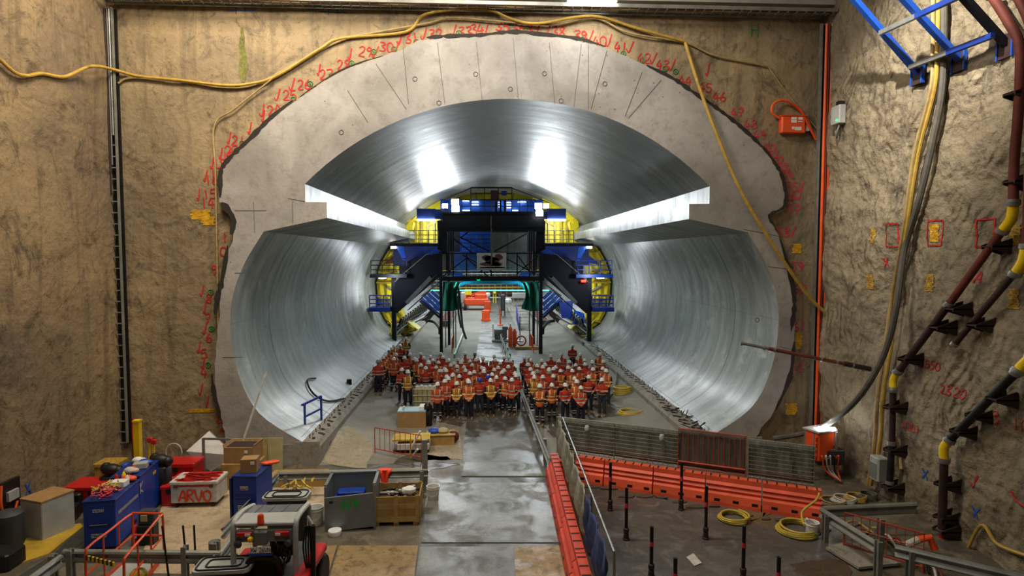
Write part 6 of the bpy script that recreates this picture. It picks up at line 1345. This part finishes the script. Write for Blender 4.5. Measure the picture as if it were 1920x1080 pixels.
mb = MB(); mb.tube(cr([(pc-.3, Y0, 1.05), (pc-.25, Y0-.02, 1.3), (pc, Y0-.02, 1.38), (pc+.3, Y0-.02, 1.3), (pc+.35, Y0, 1.0)], 5), .07, 8); mb.build('seat_hoop', 'black', t, smooth=True)
MB().box((pc, Y0+.3, .95), (.6, .5, .14), bev=.06).build('seat', 'rubber', t); MB().box((pc, Y0+.1, 1.2), (.55, .12, .45), bev=.05).build('seat_back', 'rubber', t)
MB().box((LX+LW/2, Y0+.6, .62), (LW*1.05, 2.2, .5), bev=.08).build('chassis', 'grey_dark', t)
MB().box((LX+LW+.14, Y0+.35, .98), (.28, 1.7, .16), rz=-.03, bev=.05).build('fender', 'red', t); MB().box((LX-.14, Y0+.35, .9), (.28, 1.7, .16), bev=.05).build('fender', 'red', t)
MB().box((LX+LW*.9, Y0-.35, .95), (.5, .4, .12), bev=.05).build('fender', 'red', t)
for x in (LX-.12, LX+LW+.14):
    for y in (Y0-.35, Y0+1.15): 
        w_ = MB().lathe([(.12, -.12), (.36, -.12), (.40, -.08), (.40, .08), (.36, .12), (.12, .12)], (0, 0, 0), 22, Matrix.Translation((x, y, .40)) @ Matrix.Rotation(PI/2, 4, 'Y')).build('wheel', 'rubber', t, smooth=True); 
mb = MB(); MB().tube([(LX+LW+.30, Y0+.1, .3), (LX+LW+.32, Y0+.1, RZ-.1)], .05, 6).build('mast', 'steel_dark', t); MB().tube([(LX+LW+.10, Y0+.5, RZ-.1), (LX+LW+.32, Y0+.1, RZ-.1)], .035, 6).build('mast_arm', 'grey_mid', t)
for k in range(4): MB().tube(cr([(LX+LW+.14+.03*k, Y0+.2, RZ-.15), (LX+LW+.1+.05*k, Y0+.15, RZ-.6), (LX+LW+.2+.02*k, Y0+.1, .9)], 5), .018, 5).build('hydraulic_hose', 'black', t, smooth=True)
MB().ball((LX+.02, Y1+.35, RZ-.2), .10, 12).build('mirror', 'black', t, smooth=True)
# tray of tools on the back
MB().box((pc-.05, Y0-.5, .78), (1.0, .7, .06)).build('rear_tray', 'steel_dark', t)
p = V((pc+.05, Y0-.55, .81)); mb = MB(); mb.box((p.x, p.y, p.z+.09), (.42, .3, .18), bev=.02); mb.box((p.x, p.y, p.z+.2), (.2, .05, .03)); one('yellow_case', mb, 'paint_yellow', 'yellow-orange tool case on the back of the loader', 'case')
mb = MB(); mb.box((p.x-.0, p.y+.3, p.z+.1), (.25, .2, .22), bev=.01); one('small_carton', mb, 'beige_box', 'small tan carton behind the yellow tool case on the loader', 'box')
mb = MB(); mb.lathe([(.05, 0), (.05, .2), (.02, .28), (0, .28)], (LX+.18, Y0-.4, .81), 10); one('bottle', mb, 'white_dirty', 'pale spray bottle on the left of the loader tray', 'bottle', None, True)
for k in range(3):
    mb = MB(); q = V((p.x+.45+.1*k, p.y+.1-.12*k, .84)); mb.ball(tuple(q), .11, 10, (1.2, 1, .5)); one('rag', mb, ['white_dirty', 'blue', 'white'][k], ['grey', 'blue', 'white'][k]+' rag on the right of the loader tray', 'rag', None, True)
# big lidded black bins either side
def bin_(c, d, rz, label):
    t = thing('lidded_bin', label, 'bin', tuple(c), rz); w_, l_, h_ = d
    MB().box((0, 0, h_/2), (w_*.8, l_*.8, h_), bev=.06).build('body', 'black', t, world=False)
    def rr(w, l, z, r=.12): return [V((sx*(w/2-r)+r*math.cos(a), sy*(l/2-r)+r*math.sin(a), z)) for sx, sy, a0_ in ((1, 1, 0), (-1, 1, PI/2), (-1, -1, PI), (1, -1, 3*PI/2)) for a in [a0_+i*PI/8 for i in range(5)]]
    mb = MB(); mb.prism(rr(w_, l_, h_), (0, 0, 0), (0, 0, .07)); mb.build('lid', 'grey_light', t, world=False)
    mb = MB(); mb.tube(rr(w_*.9, l_*.85, h_+.08), .02, 6, closed=True); mb.tube(rr(w_*.6, l_*.5, h_+.08, .08), .02, 6, closed=True); mb.build('gasket', 'black', t, world=False)
    for k in range(4): MB().box((-w_*.3+k*w_*.2, l_/2, h_+.05), (.03, .08, .08)).build('hinge', 'grey_mid', t, world=False)
    return t
bin_(atz(422, 1058, 1.25)*1+V((0, .0, -1.25)), (1.1, .6, 1.2), .05, 'black bin with a grey ribbed lid left of the loader')
bin_(atz(538, 928, 1.2)+V((0, 0, -1.2)), (1.15, .55, 1.15), 0, 'black bin with a grey lid standing beyond the loader roof')
p = atz(403, 1050); mb = MB(); mb.lathe([(.13, 0), (.13, .45), (.14, .46), (.06, .5), (0, .5)], tuple(p), 14); one('grey_canister', mb, 'grey_mid', 'grey canister with a red cap behind the low guardrail', 'canister', None, True)
p = atz(735, 0) if 0 else None
# ---- clutter in the left middle of the tunnel mouth
A_, B_ = atz(703, 851), atz(790, 868); mb = MB(); bars_panel(mb, A_, B_, 1.0, .011, 9, .2); one('mesh_barrier', mb, 'red_mesh', 'pinkish red barred barrier standing at the left tunnel mouth', 'barrier')
p = atz(770, 850); t = thing('pallet_table', 'low trolley with a yellow-brown board behind the red barred barrier', 'trolley', tuple(p)); MB().box((p.x, p.y+.4, .5), (1.4, .8, .06), rz=.05).build('top_board', 'yellow_deck', t); MB().box((p.x+.1, p.y+.3, .25), (1.2, .7, .22), bev=.02).build('white_tray', 'white_dirty', t); MB().box((p.x, p.y+.35, .08), (1.3, .7, .1)).build('base', 'steel_dark', t)
for k, (a, b) in enumerate([((772, 838, .3), (788, 808, .9)), ((773, 857, .1), (783, 842, .5)), ((749, 785, .3), (758, 762, .9))]):
    one('white_tube', MB().tube([atz(*a), atz(*b)], .04, 8), 'white', ['upper white tube leaning on the trolley', 'lower white tube leaning on the trolley', 'white tube leaning behind the metal sink box'][k], 'tube')
mb = MB(); p = atz(770, 852, .0); mb.tube([p+V((0, -.1, 0)), p+V((.02, -.1, .55))], .03, 6); one('yellow_spirit_level', mb, 'yellow_elbow', 'yellow bar leaning on the front of the trolley', 'bar')
p = atz(772, 803); t = thing('steel_tub', 'open box trolley with a pale blue steel liner left of the crowd', 'box', tuple(p)); MB().box((p.x, p.y+.4, .35), (1.2, .8, .7)).build('box_body', 'cardboard', t); MB().box((p.x, p.y+.4, .72), (1.22, .82, .05)).build('liner', mat('liner_blue', '#a8c4cc', .3, .3, .15), t)
mb = MB(); p = atz(802, 800); mb.box((p.x, p.y+.2, .4), (.35, .35, .8), bev=.05); mb.ball((p.x, p.y+.1, .85), .18, 10); one('black_pump', mb, 'black', 'dark pump unit right of the open box trolley', 'pump', None, True)
mb = MB(); p = atz(791, 800); mb.box((p.x, p.y+.2, .45), (.22, .5, .9), bev=.02); one('white_locker', mb, 'white', 'narrow white box beside the dark pump', 'box')
p = atz(797, 772); t = thing('ibc_tank', 'caged tan liquid container among the crowd on the left', 'container', tuple(p)); MB().box((p.x, p.y+.5, .62), (1.08, 1.0, .88), bev=.08).build('tank', 'beige_box', t); MB().box((p.x, p.y+.5, .08), (1.15, 1.1, .14)).build('pallet', 'steel_dark', t)
mb = MB()
for k in range(6): x = p.x-.56+k*.224; mb.tube([(x, p.y-.05, .12), (x, p.y-.05, 1.1)], .014, 5)
for z in (.2, .5, .8, 1.1): mb.tube([(p.x-.57, p.y-.05, z), (p.x+.57, p.y-.05, z), (p.x+.57, p.y+1.04, z), (p.x-.57, p.y+1.04, z), (p.x-.57, p.y-.05, z)], .014, 5)
mb.build('cage', 'galv', t)
for k in range(5): mb = MB(); mb.ball((p.x-.4+.2*k, p.y+.3+.1*(k % 2), 1.15), .1, 10, (1, 1, .6)); one('paper_bag', mb, 'white', ['leftmost', 'second', 'middle', 'fourth', 'rightmost'][k]+' white packet in the row on top of the caged container', 'packet', None, True)
p = atz(825, 835); t = thing('plywood_box', 'low plywood box beside the road with bags on it', 'box', tuple(p)); MB().box((p.x, p.y+.3, .2), (1.1, .7, .4), rz=.05, bev=.01).build('carton', 'wood', t); MB().box((p.x+.02, p.y+.28, .41), (1.12, .72, .02), rz=.05).build('lid', 'wood_light', t)
for k, (dx, dz, m_, lab) in enumerate([(-.25, .5, 'tarp_blue', 'blue bag on the low plywood box'), (.1, .5, 'beige_box', 'tan bag on the low plywood box'), (.5, .25, 'rust', 'brown sack right of the low plywood box')]):
    mb = MB(); mb.ball((p.x+dx, p.y+.3, dz), .2, 12, (1.2, 1, .6 if dz > .3 else 1.2)); one('sack', mb, m_, lab, 'bag', None, True)
# loose rubble along the enclosure edge
for k in range(14):
    f = k/13; p = atz(1110+420*f, 905+78*f+random.uniform(0, 12), .01); mb = MB(); n_ = 7; R0 = random.uniform(.1, .28)
    pts = [V((p.x+R0*1.5*math.cos(a)*random.uniform(.6, 1), p.y-.1+R0*.6*math.sin(a)*random.uniform(.6, 1), .012)) for a in [i*2*PI/n_ for i in range(n_)]]; mb.prism(pts, (0, 0, 0), (0, 0, random.uniform(.02, .05)))
    one('mud_patch', mb, mat('mud', '#57493a', .8, 0, .3, 4, .4), 'one of the low mud lumps along the foot of the far barrier row', 'mud', 'mud lumps along the far barrier row')
# ================================================================== THE CROWD
mat('skin_a', '#b98468', .6, 0, .1, 8); mat('skin_b', '#a06a4c', .6, 0, .1, 8); mat('eye_dark', '#1c1512', .4); mat('lips', '#8a4c42', .6)
mat('trousers', '#10142a', .8, 0, .3, 6); mat('trousers_grey', '#2e3038', .85, 0, .3, 6); mat('boot', '#8a6a44', .7, 0, .3, 6); mat('boot_dark', '#2c241e', .7, 0, .3, 6)
mat('helmet_white', '#e8e8e4', .3, 0, .05); mat('helmet_blue', '#2038b8', .3, 0, .05); mat('helmet_grey', '#8a8c90', .4, 0, .1)
def banded(name, top, low, split, bands, silver='#b4b4aa', vert=True, sleeve=None):
    t = NT(name); tc = t.new('ShaderNodeTexCoord'); sp = t.new('ShaderNodeSeparateXYZ'); t.link(tc.outputs['Object'], sp.inputs[0])
    n = t.ramp(t.noise(tc.outputs['Object'], 7, 4), [(.3, .0), (.7, 1)])
    c = t.mix(n, tuple(x*.45 for x in lin(top)), tuple(x*.78 for x in lin(top)))
    if split: c = t.mix(t.math('LESS_THAN', sp.outputs[2], split), c, lin(low))
    ax = t.math('ABSOLUTE', sp.outputs[0])
    if sleeve: c = t.mix(t.math('GREATER_THAN', ax, .215), c, lin(sleeve))
    for z in bands:
        d = t.math('ABSOLUTE', t.math('SUBTRACT', sp.outputs[2], z)); c = t.mix(t.math('LESS_THAN', d, .024), c, lin(silver))
    if vert:
        d = t.math('LESS_THAN', t.math('ABSOLUTE', t.math('SUBTRACT', ax, .115)), .022); d = t.math('MULTIPLY', d, t.math('GREATER_THAN', sp.outputs[2], 1.22)); c = t.mix(d, c, lin(silver))
    t.base(c); t.b.inputs['Roughness'].default_value = .8; return t.m
JK = [('orange jacket', banded('jacket_orange', '#e8581c', '#e8581c', 0, (1.04, 1.2))), ('red-orange shirt', banded('shirt_red_orange', '#e04022', '#14182c', 1.02, (1.05, 1.22), vert=False)),
      ('orange vest', banded('vest_dark', '#ee6a20', '#ee6a20', 0, (1.02, 1.18), '#d8d090', True, '#15192c')), ('light orange jacket', banded('jacket_light', '#f27a24', '#f27a24', 0, (1.0, 1.17), '#dcd4a0')),
      ('dark red shirt', banded('shirt_dark_red', '#a83428', '#1a1c2c', 1.0, (1.18,), vert=False)), ('yellow-orange vest', banded('vest_yellow', '#e0902c', '#e0902c', 0, (1.0, 1.16), '#dcdc90', True, '#1a1c28'))]
TR = [banded('trousers_banded', '#12162c', '#12162c', 0, (.30, .42), vert=False), M('trousers'), M('trousers_grey')]
def loft(mb, rings, n=14):
    """rings: (centre, rx, ry)"""
    vs = []; fs = []
    for (cx, cy, cz), rx, ry in rings: vs += [(cx+rx*math.cos(2*PI*k/n), cy+ry*math.sin(2*PI*k/n), cz) for k in range(n)]
    for i in range(len(rings)-1): fs += [[i*n+k, i*n+(k+1) % n, (i+1)*n+(k+1) % n, (i+1)*n+k] for k in range(n)]
    fs += [list(range(n-1, -1, -1)), [(len(rings)-1)*n+k for k in range(n)]]
    return mb.add(vs, fs)
def remeshed(mb, name, vox, extra=None, mats=('skin_a',)):
    me = bpy.data.meshes.new(name); me.from_pydata([tuple(p) for p in mb.v], [], mb.f)
    bm = bmesh.new(); bm.from_mesh(me); bmesh.ops.recalc_face_normals(bm, faces=bm.faces); bm.to_mesh(me); bm.free()
    o = bpy.data.objects.new(name, me); COL.objects.link(o); r = o.modifiers.new('r', 'REMESH'); r.mode = 'VOXEL'; r.voxel_size = vox
    s = o.modifiers.new('s', 'SMOOTH'); s.factor = .5; s.iterations = 2
    dg = bpy.context.evaluated_depsgraph_get(); m2 = bpy.data.meshes.new_from_object(o.evaluated_get(dg)); bpy.data.objects.remove(o); bpy.data.meshes.remove(me)
    m2.name = name; m2.materials.clear()
    for m_ in mats: m2.materials.append(M(m_) if isinstance(m_, str) else m_)
    if extra:
        bm = bmesh.new(); bm.from_mesh(m2)
        vs = [bm.verts.new(p) for p in extra.v]
        for f, mi in zip(extra.f, extra.mi):
            try: F_ = bm.faces.new([vs[i] for i in f]); F_.material_index = mi
            except ValueError: pass
        bm.to_mesh(m2); bm.free()
    m2.polygons.foreach_set('use_smooth', [True]*len(m2.polygons)); return m2
def arm_joints(pose, s):
    sh = V((s*.185, .0, 1.43))
    if pose == 'arms at the sides': return [sh, V((s*.25, .03, 1.16)), V((s*.25, -.04, .92)), V((s*.24, -.06, .83))], V((0, -.15, -1))
    if pose == 'hands clasped in front': return [sh, V((s*.25, .01, 1.15)), V((s*.10, -.19, .98)), V((s*.03, -.22, .93))], V((-s*.6, -.2, -.8))
    if pose == 'arms crossed': return [sh, V((s*.25, -.04, 1.17)), V((-s*.02, -.20, 1.19+.03*s)), V((-s*.11, -.19, 1.22+.03*s))], V((-s, .1, .3))
    if pose == 'hands behind': return [sh, V((s*.26, .07, 1.16)), V((s*.12, .17, .96)), V((s*.05, .18, .93))], V((-s*.8, .0, -.5))
    if pose == 'one hand on the hip': return ([sh, V((s*.36, .06, 1.2)), V((s*.21, -.04, 1.02)), V((s*.17, -.09, .98))], V((-s*.6, -.6, -.4))) if s > 0 else ([sh, V((s*.25, .03, 1.16)), V((s*.25, -.04, .92)), V((s*.24, -.06, .83))], V((0, -.15, -1)))
    return [sh, V((s*.24, -.04, 1.18)), V((s*.14, -.25, 1.08)), V((s*.11, -.31, 1.05))], V((0, -1, -.4))     # seated, hands on the knees
def hand(mb, w_, p, d, s):
    d = d.normalized(); side_ = V((0, 1, 0)) if abs(d.y) < .8 else V((1, 0, 0)); x = (side_ - d*side_.dot(d)).normalized(); nrm = d.cross(x)
    mb.tube([w_, w_.lerp(p, .5), p], [.027, .030, .034], 8)
    mb.ball(tuple(p), .036, 8, (1, 1, 1))
    for k in range(4):
        b = p + x*(.030-.020*k) + d*.012; L_ = (.070, .080, .076, .060)[k]; mb.tube([b, b+d*L_*.55+nrm*.006, b+d*L_+nrm*s*.022], [.0105, .0095, .008], 6)
    b = p + x*.030; mb.tube([b-d*.02, b+x*.03+d*.012, b+x*.038+d*.045], [.012, .011, .009], 6)
def figure(pose):
    sit = pose == 'seated'; dz = -.42 if sit else 0
    D = V((0, 0, dz)); parts = {}
    hips = [V((s*.095, 0, .92)) + D for s in (-1, 1)]
    if sit: kn = [V((s*.13, -.42, .50)) for s in (-1, 1)]; an = [V((s*.13, -.44, .09)) for s in (-1, 1)]
    else: kn = [V((s*.115, -.02, .50)) for s in (-1, 1)]; an = [V((s*.13, .02, .09)) for s in (-1, 1)]
    J = [arm_joints(pose, s) for s in (-1, 1)]
    J = [([q + D for q in j_], d) for j_, d in J]
    b = MB()
    zz = 1.635 + dz
    loft(b, [((0, -.035, zz-.115), .030, .030), ((0, -.030, zz-.10), .048, .055), ((0, -.018, zz-.07), .060, .078), ((0, -.006, zz-.03), .068, .092), ((0, 0, zz), .073, .098), ((0, .004, zz+.04), .074, .098), ((0, .006, zz+.08), .062, .084), ((0, .006, zz+.105), .036, .05)], 16)
    b.add([(-.010, -.095, zz+.012), (.010, -.095, zz+.012), (.018, -.092, zz-.035), (-.018, -.092, zz-.035), (0, -.128, zz-.028), (0, -.06, zz-.01)], [[0, 1, 4], [1, 2, 4], [2, 3, 4], [3, 0, 4], [0, 3, 5], [3, 2, 5], [2, 1, 5], [1, 0, 5]])
    for s in (-1, 1): b.ball((s*.076, .008, zz-.01), .024, 8, (.5, .9, 1.2))
    b.tube([V((0, .01, 1.40+dz)), V((0, .0, 1.56+dz))], .052, 12)
    loft(b, [((0, 0, .86+dz), .15, .10), ((0, 0, 1.0+dz), .145, .095), ((0, 0, 1.15+dz), .145, .10), ((0, 0, 1.32+dz), .17, .11), ((0, .01, 1.42+dz), .155, .085), ((0, .01, 1.47+dz), .08, .06)])
    for k, s in enumerate((-1, 1)):
        j_, d = J[k]; b.tube([j_[0], j_[0].lerp(j_[1], .5), j_[1], j_[2]], [.052, .046, .038, .026], 10); hand(b, j_[2], j_[3], d, s)
        b.tube([hips[k], hips[k].lerp(kn[k], .5), kn[k], kn[k].lerp(an[k], .3), an[k]], [.085, .078, .055, .056, .036], 10); b.tube([an[k], an[k]+V((0, -.05, -.04)), an[k]+V((0, -.16, -.055))], [.04, .04, .03], 8)
    ex = MB(); ex.cur = 1
    for s in (-1, 1): ex.ball((s*.029, -.091, zz+.012), .0105, 8)
    ex.cur = 2; ex.box((0, -.094, zz-.058), (.042, .012, .009), bev=.003)
    parts['body'] = remeshed(b, 'body', .011, ex, ('skin_a', 'eye_dark', 'lips'))
    c = MB()
    loft(c, [((0, 0, .84+dz), .178, .128), ((0, 0, .90+dz), .178, .130), ((0, 0, 1.05+dz), .172, .122), ((0, 0, 1.18+dz), .175, .125), ((0, 0, 1.32+dz), .195, .132), ((0, .01, 1.42+dz), .175, .108), ((0, .01, 1.475+dz), .10, .08), ((0, .01, 1.52+dz), .072, .068)], 18)
    for k in (0, 1): j_, d = J[k]; c.tube([j_[0]+V((0, 0, .0)), j_[0].lerp(j_[1], .5), j_[1], j_[1].lerp(j_[2], .6), j_[2].lerp(j_[3], .05)], [.078, .070, .060, .052, .043], 10)
    parts['jacket'] = remeshed(c, 'jacket', .016, None, (JK[0][1],))
    c = MB(); loft(c, [((0, 0, .80+dz), .150, .115), ((0, 0, .88+dz), .166, .120), ((0, 0, .98+dz), .160, .115)], 16)
    for k in (0, 1): c.tube([hips[k]+V((0, 0, -.02)), hips[k].lerp(kn[k], .5), kn[k], kn[k].lerp(an[k], .4), an[k]+V((0, 0, .06))], [.102, .096, .076, .072, .066], 12)
    parts['trousers'] = remeshed(c, 'trousers', .016, None, (TR[0],))
    for k, nm in ((0, 'boot_a'), (1, 'boot_b')):
        c = MB(); a = an[k]; c.tube([a+V((0, .0, .09)), a+V((0, .005, 0))], [.062, .055], 10); c.box(tuple(a+V((0, -.07, -.045))), (.095, .27, .085), bev=.04); c.ball((a.x, a.y-.15, a.z-.035), .052, 8, (1, 1.1, .8)); parts[nm] = remeshed(c, 'boot', .014, None, ('boot',))
    h = MB(); hz = zz+.045
    h.lathe([(.112, -.005), (.116, .0), (.112, .03), (.098, .075), (.07, .108), (.035, .122), (0, .126)], (0, .004, hz), 18, sx=.95, sy=1.12)
    h.lathe([(.13, -.008), (.133, -.002), (.115, .004)], (0, -.012, hz), 18, sx=.92, sy=1.14)
    h.box((0, -.13, hz-.004), (.13, .05, .012), bev=.02); h.box((0, .0, hz+.112), (.035, .17, .022), bev=.01)
    me = bpy.data.meshes.new('helmet'); me.from_pydata([tuple(p) for p in h.v], [], h.f); me.materials.append(M('helmet_white')); me.polygons.foreach_set('use_smooth', [True]*len(me.polygons))
    parts['helmet'] = me
    return parts
POSES = ['arms at the sides', 'hands clasped in front', 'arms crossed', 'hands behind', 'one hand on the hip', 'seated']
FIG = {}
for p_ in POSES: FIG[p_] = figure(p_)
def put_person(x, y, z, pose, jk, hel, tr, boots, skin, sc, rz, label, grp=None):
    t = thing('person', label, 'person', (x, y, z), rz, grp); t.scale = (sc, sc, sc); P = FIG[pose]
    def ch(nm, me, m_=None):
        o = bpy.data.objects.new(nm, me); COL.objects.link(o); o.parent = t
        if m_ is not None: o.material_slots[0].link = 'OBJECT'; o.material_slots[0].material = m_
        return o
    ch('body', P['body'], M(skin)); ch('jacket', P['jacket'], JK[jk][1]); ch('trousers', P['trousers'], TR[tr]); ch('boot', P['boot_a'], M(boots)); ch('boot', P['boot_b'], M(boots)); ch('helmet', P['helmet'], M(hel))
    return t
L4 = [(155, 345), (195, 285), (190, 335), (245, 282), (262, 250), (318, 195), (300, 225), (390, 172), (470, 325), (605, 100), (543, 158), (480, 268), (560, 432), (628, 478), (650, 272), (607, 305), (683, 310), (775, 270), (808, 305), (885, 280), (1000, 258), (1022, 308), (905, 328), (885, 355), (970, 348), (775, 395), (860, 378), (945, 395), (1075, 345), (1145, 358), (1195, 312), (1250, 338), (1290, 272), (1365, 272), (1395, 340), (1430, 318), (1350, 375), (1040, 412), (1080, 450), (1065, 497), (1160, 452), (1185, 415), (1130, 522), (1090, 542), (1040, 577), (990, 588), (1235, 492), (1290, 487), (1295, 447), (1365, 450), (1185, 578), (1290, 582), (1360, 542), (1415, 540), (1255, 400), (1215, 372), (1320, 330), (1115, 382), (725, 345), (830, 420), (1000, 440)]
L5 = [(10, 322), (75, 352), (160, 292), (235, 345), (290, 297), (375, 297), (410, 302), (290, 342), (395, 337), (190, 342), (20, 405), (65, 437), (140, 430), (205, 412), (265, 440), (310, 415), (25, 462), (250, 462), (135, 482), (180, 507), (60, 532), (120, 560), (285, 527), (355, 547), (405, 482), (425, 512), (515, 497), (550, 292), (575, 327), (525, 370), (660, 472), (600, 522), (700, 512), (670, 640), (810, 592), (800, 302), (695, 352), (735, 377), (920, 252), (1040, 175), (1130, 282), (890, 352), (1005, 352), (770, 440), (775, 477), (805, 430), (820, 497), (970, 427), (1115, 422), (1065, 522), (960, 607), (1090, 580), (1135, 622), (1225, 522), (1275, 432), (1180, 322), (1265, 352), (1080, 377), (1350, 272), (1390, 347), (1380, 412), (1420, 462), (1375, 552), (580, 442), (620, 442), (660, 412), (720, 422), (850, 402), (1180, 382), (1240, 402), (560, 395), (900, 430), (1040, 450)]
heads = [(660+x/6, 620+y/6) for x, y in L4] + [(900+x/6, 620+y/6) for x, y in L5]
seats = [(660+x/6, 620+y/6) for x, y in [(765, 467), (870, 447), (920, 457)]]
TUP = []
for px, py in heads:
    z = 0
    for _ in range(6):
        p = atz(px, py, z + 1.70); x = max(-5.35, min(7.3, p.x)); z = zf(x, p.y)
    TUP.append([x, min(p.y, 42.5), z, px, py])
for it in range(14):       # nobody stands inside a neighbour or in the guardrail
    for i in range(len(TUP)):
        for j in range(i):
            dx, dy = TUP[i][0]-TUP[j][0], TUP[i][1]-TUP[j][1]; d = math.hypot(dx, dy)
            if d < .56:
                if d < .01: dx, dy, d = .1, .1, .14
                k = (.56-d)/d/2; TUP[i][0] += dx*k*.6; TUP[i][1] += dy*k; TUP[j][0] -= dx*k*.6; TUP[j][1] -= dy*k
    for q in TUP:
        q[0] = max(-5.4, min(7.3, q[0]))
RAILPTS = pts_rail = [(atz(1030, 868, .62)), atz(985, 755, .62), atz(958, 680, .62), atz(938, 630, .62)]
def rail_x(y):
    for a, b in zip(RAILPTS, RAILPTS[1:]):
        if a.y <= y <= b.y or b == RAILPTS[-1]: return a.x+(b.x-a.x)*(y-a.y)/(b.y-a.y)
    return RAILPTS[0].x
for q in TUP:
    rx = rail_x(q[1]); d = q[0]-(rx+.05)
    if abs(d) < .42: q[0] = rx+.05+(.42 if d >= 0 else -.42)
ORD = ['first', 'second', 'third', 'fourth', 'fifth', 'sixth', 'seventh', 'eighth', 'ninth', 'tenth', 'eleventh', 'twelfth', 'thirteenth', 'fourteenth', 'fifteenth', 'sixteenth', 'seventeenth', 'eighteenth', 'nineteenth', 'twentieth']
ROWN = ['front', 'second', 'third', 'fourth', 'fifth', 'sixth', 'seventh', 'eighth', 'ninth', 'tenth', 'eleventh', 'back']
sides = {'left': [], 'right': []}
for q in TUP: sides['left' if q[0] < rail_x(q[1]) else 'right'].append(q)
random.seed(21)
for sd, Ls in sides.items():
    Ls.sort(key=lambda q: q[1]); n = 11; rows = [Ls[i:i+n] for i in range(0, len(Ls), n)]
    for ri, row in enumerate(rows):
        row.sort(key=lambda q: q[3]); rn = 'front' if ri == 0 else ('back' if ri == len(rows)-1 else ROWN[ri])
        for ci, (x, y, z, px, py) in enumerate(row):
            jk = random.choices([0, 1, 2, 3, 4, 5], [30, 28, 12, 10, 14, 6])[0]
            pose = random.choices(POSES[:5], [26, 26, 20, 18, 8])[0]; hel = random.choices(['helmet_white', 'helmet_grey'], [15, 1])[0]
            if (px, py) in (heads[53], heads[61+20]): hel = 'helmet_blue'
            if (px, py) == heads[45]: jk, pose = 0, 'arms at the sides'
            if (px, py) == heads[12]: jk, pose = 1, 'arms at the sides'
            if (px, py) in (heads[50], heads[51]): jk, pose = 5 if (px, py) == heads[50] else 3, 'hands clasped in front'
            if px > 1120 and py > 705: jk, pose = 1, 'arms crossed'
            tr = random.choices([0, 1, 2], [6, 4, 1])[0]
            rz = math.atan2(x-0, y-0)*-1 + random.uniform(-.3, .3)
            side_n = ORD[ci]; lab = 'person in %s%s, %s, %s from left in %s row %s of guardrail' % (JK[jk][0], ' and blue helmet' if hel == 'helmet_blue' else '', pose, side_n, rn, sd)
            if len(lab.replace('-', ' ').split()) > 16: lab = 'person in %s, %s, %s in %s row %s of guardrail, from left' % (JK[jk][0], {'hands clasped in front': 'hands clasped', 'one hand on the hip': 'hand on hip', 'arms at the sides': 'arms down'}.get(pose, pose), side_n, rn, sd)
            if len(lab.replace('-', ' ').split()) > 16: lab = 'person in %s, %s in %s row %s of guardrail, from left' % (JK[jk][0], side_n, rn, sd)
            put_person(x, y, zf(x, y), pose, jk, hel, tr, random.choice(['boot', 'boot', 'boot_dark']), random.choice(['skin_a', 'skin_b']), random.uniform(.94, 1.04), rz, lab, 'people in the crowd')
# the three sitting behind the caged container, on a plank bench
sp = []
for px, py in seats:
    p = atz(px, py, 1.30); sp.append(p)
yb = sum(p.y for p in sp)/3
mb = MB(); x0, x1 = min(p.x for p in sp)-.4, max(p.x for p in sp)+.4; x1 = max(x1, x0+1.9)
mb.box(((x0+x1)/2, yb+.08, .42), (x1-x0, .32, .05))
for x in (x0+.15, x1-.15): mb.box((x, yb+.08, .2), (.06, .28, .4))
one('plank_bench', mb, 'wood', 'low plank bench the three seated people behind the caged container use', 'bench')
for k, (x, jk) in enumerate(zip((x0+.4, (x0+x1)/2, x1-.4), (1, 3, 0))):
    put_person(x, yb+.05, .0, 'seated', jk, 'helmet_white', 1, 'boot_dark', 'skin_a', 1.0, random.uniform(-.1, .1), '%s of the three seated people behind the caged container, in %s' % (['leftmost', 'middle', 'rightmost'][k], JK[jk][0]), 'people in the crowd')
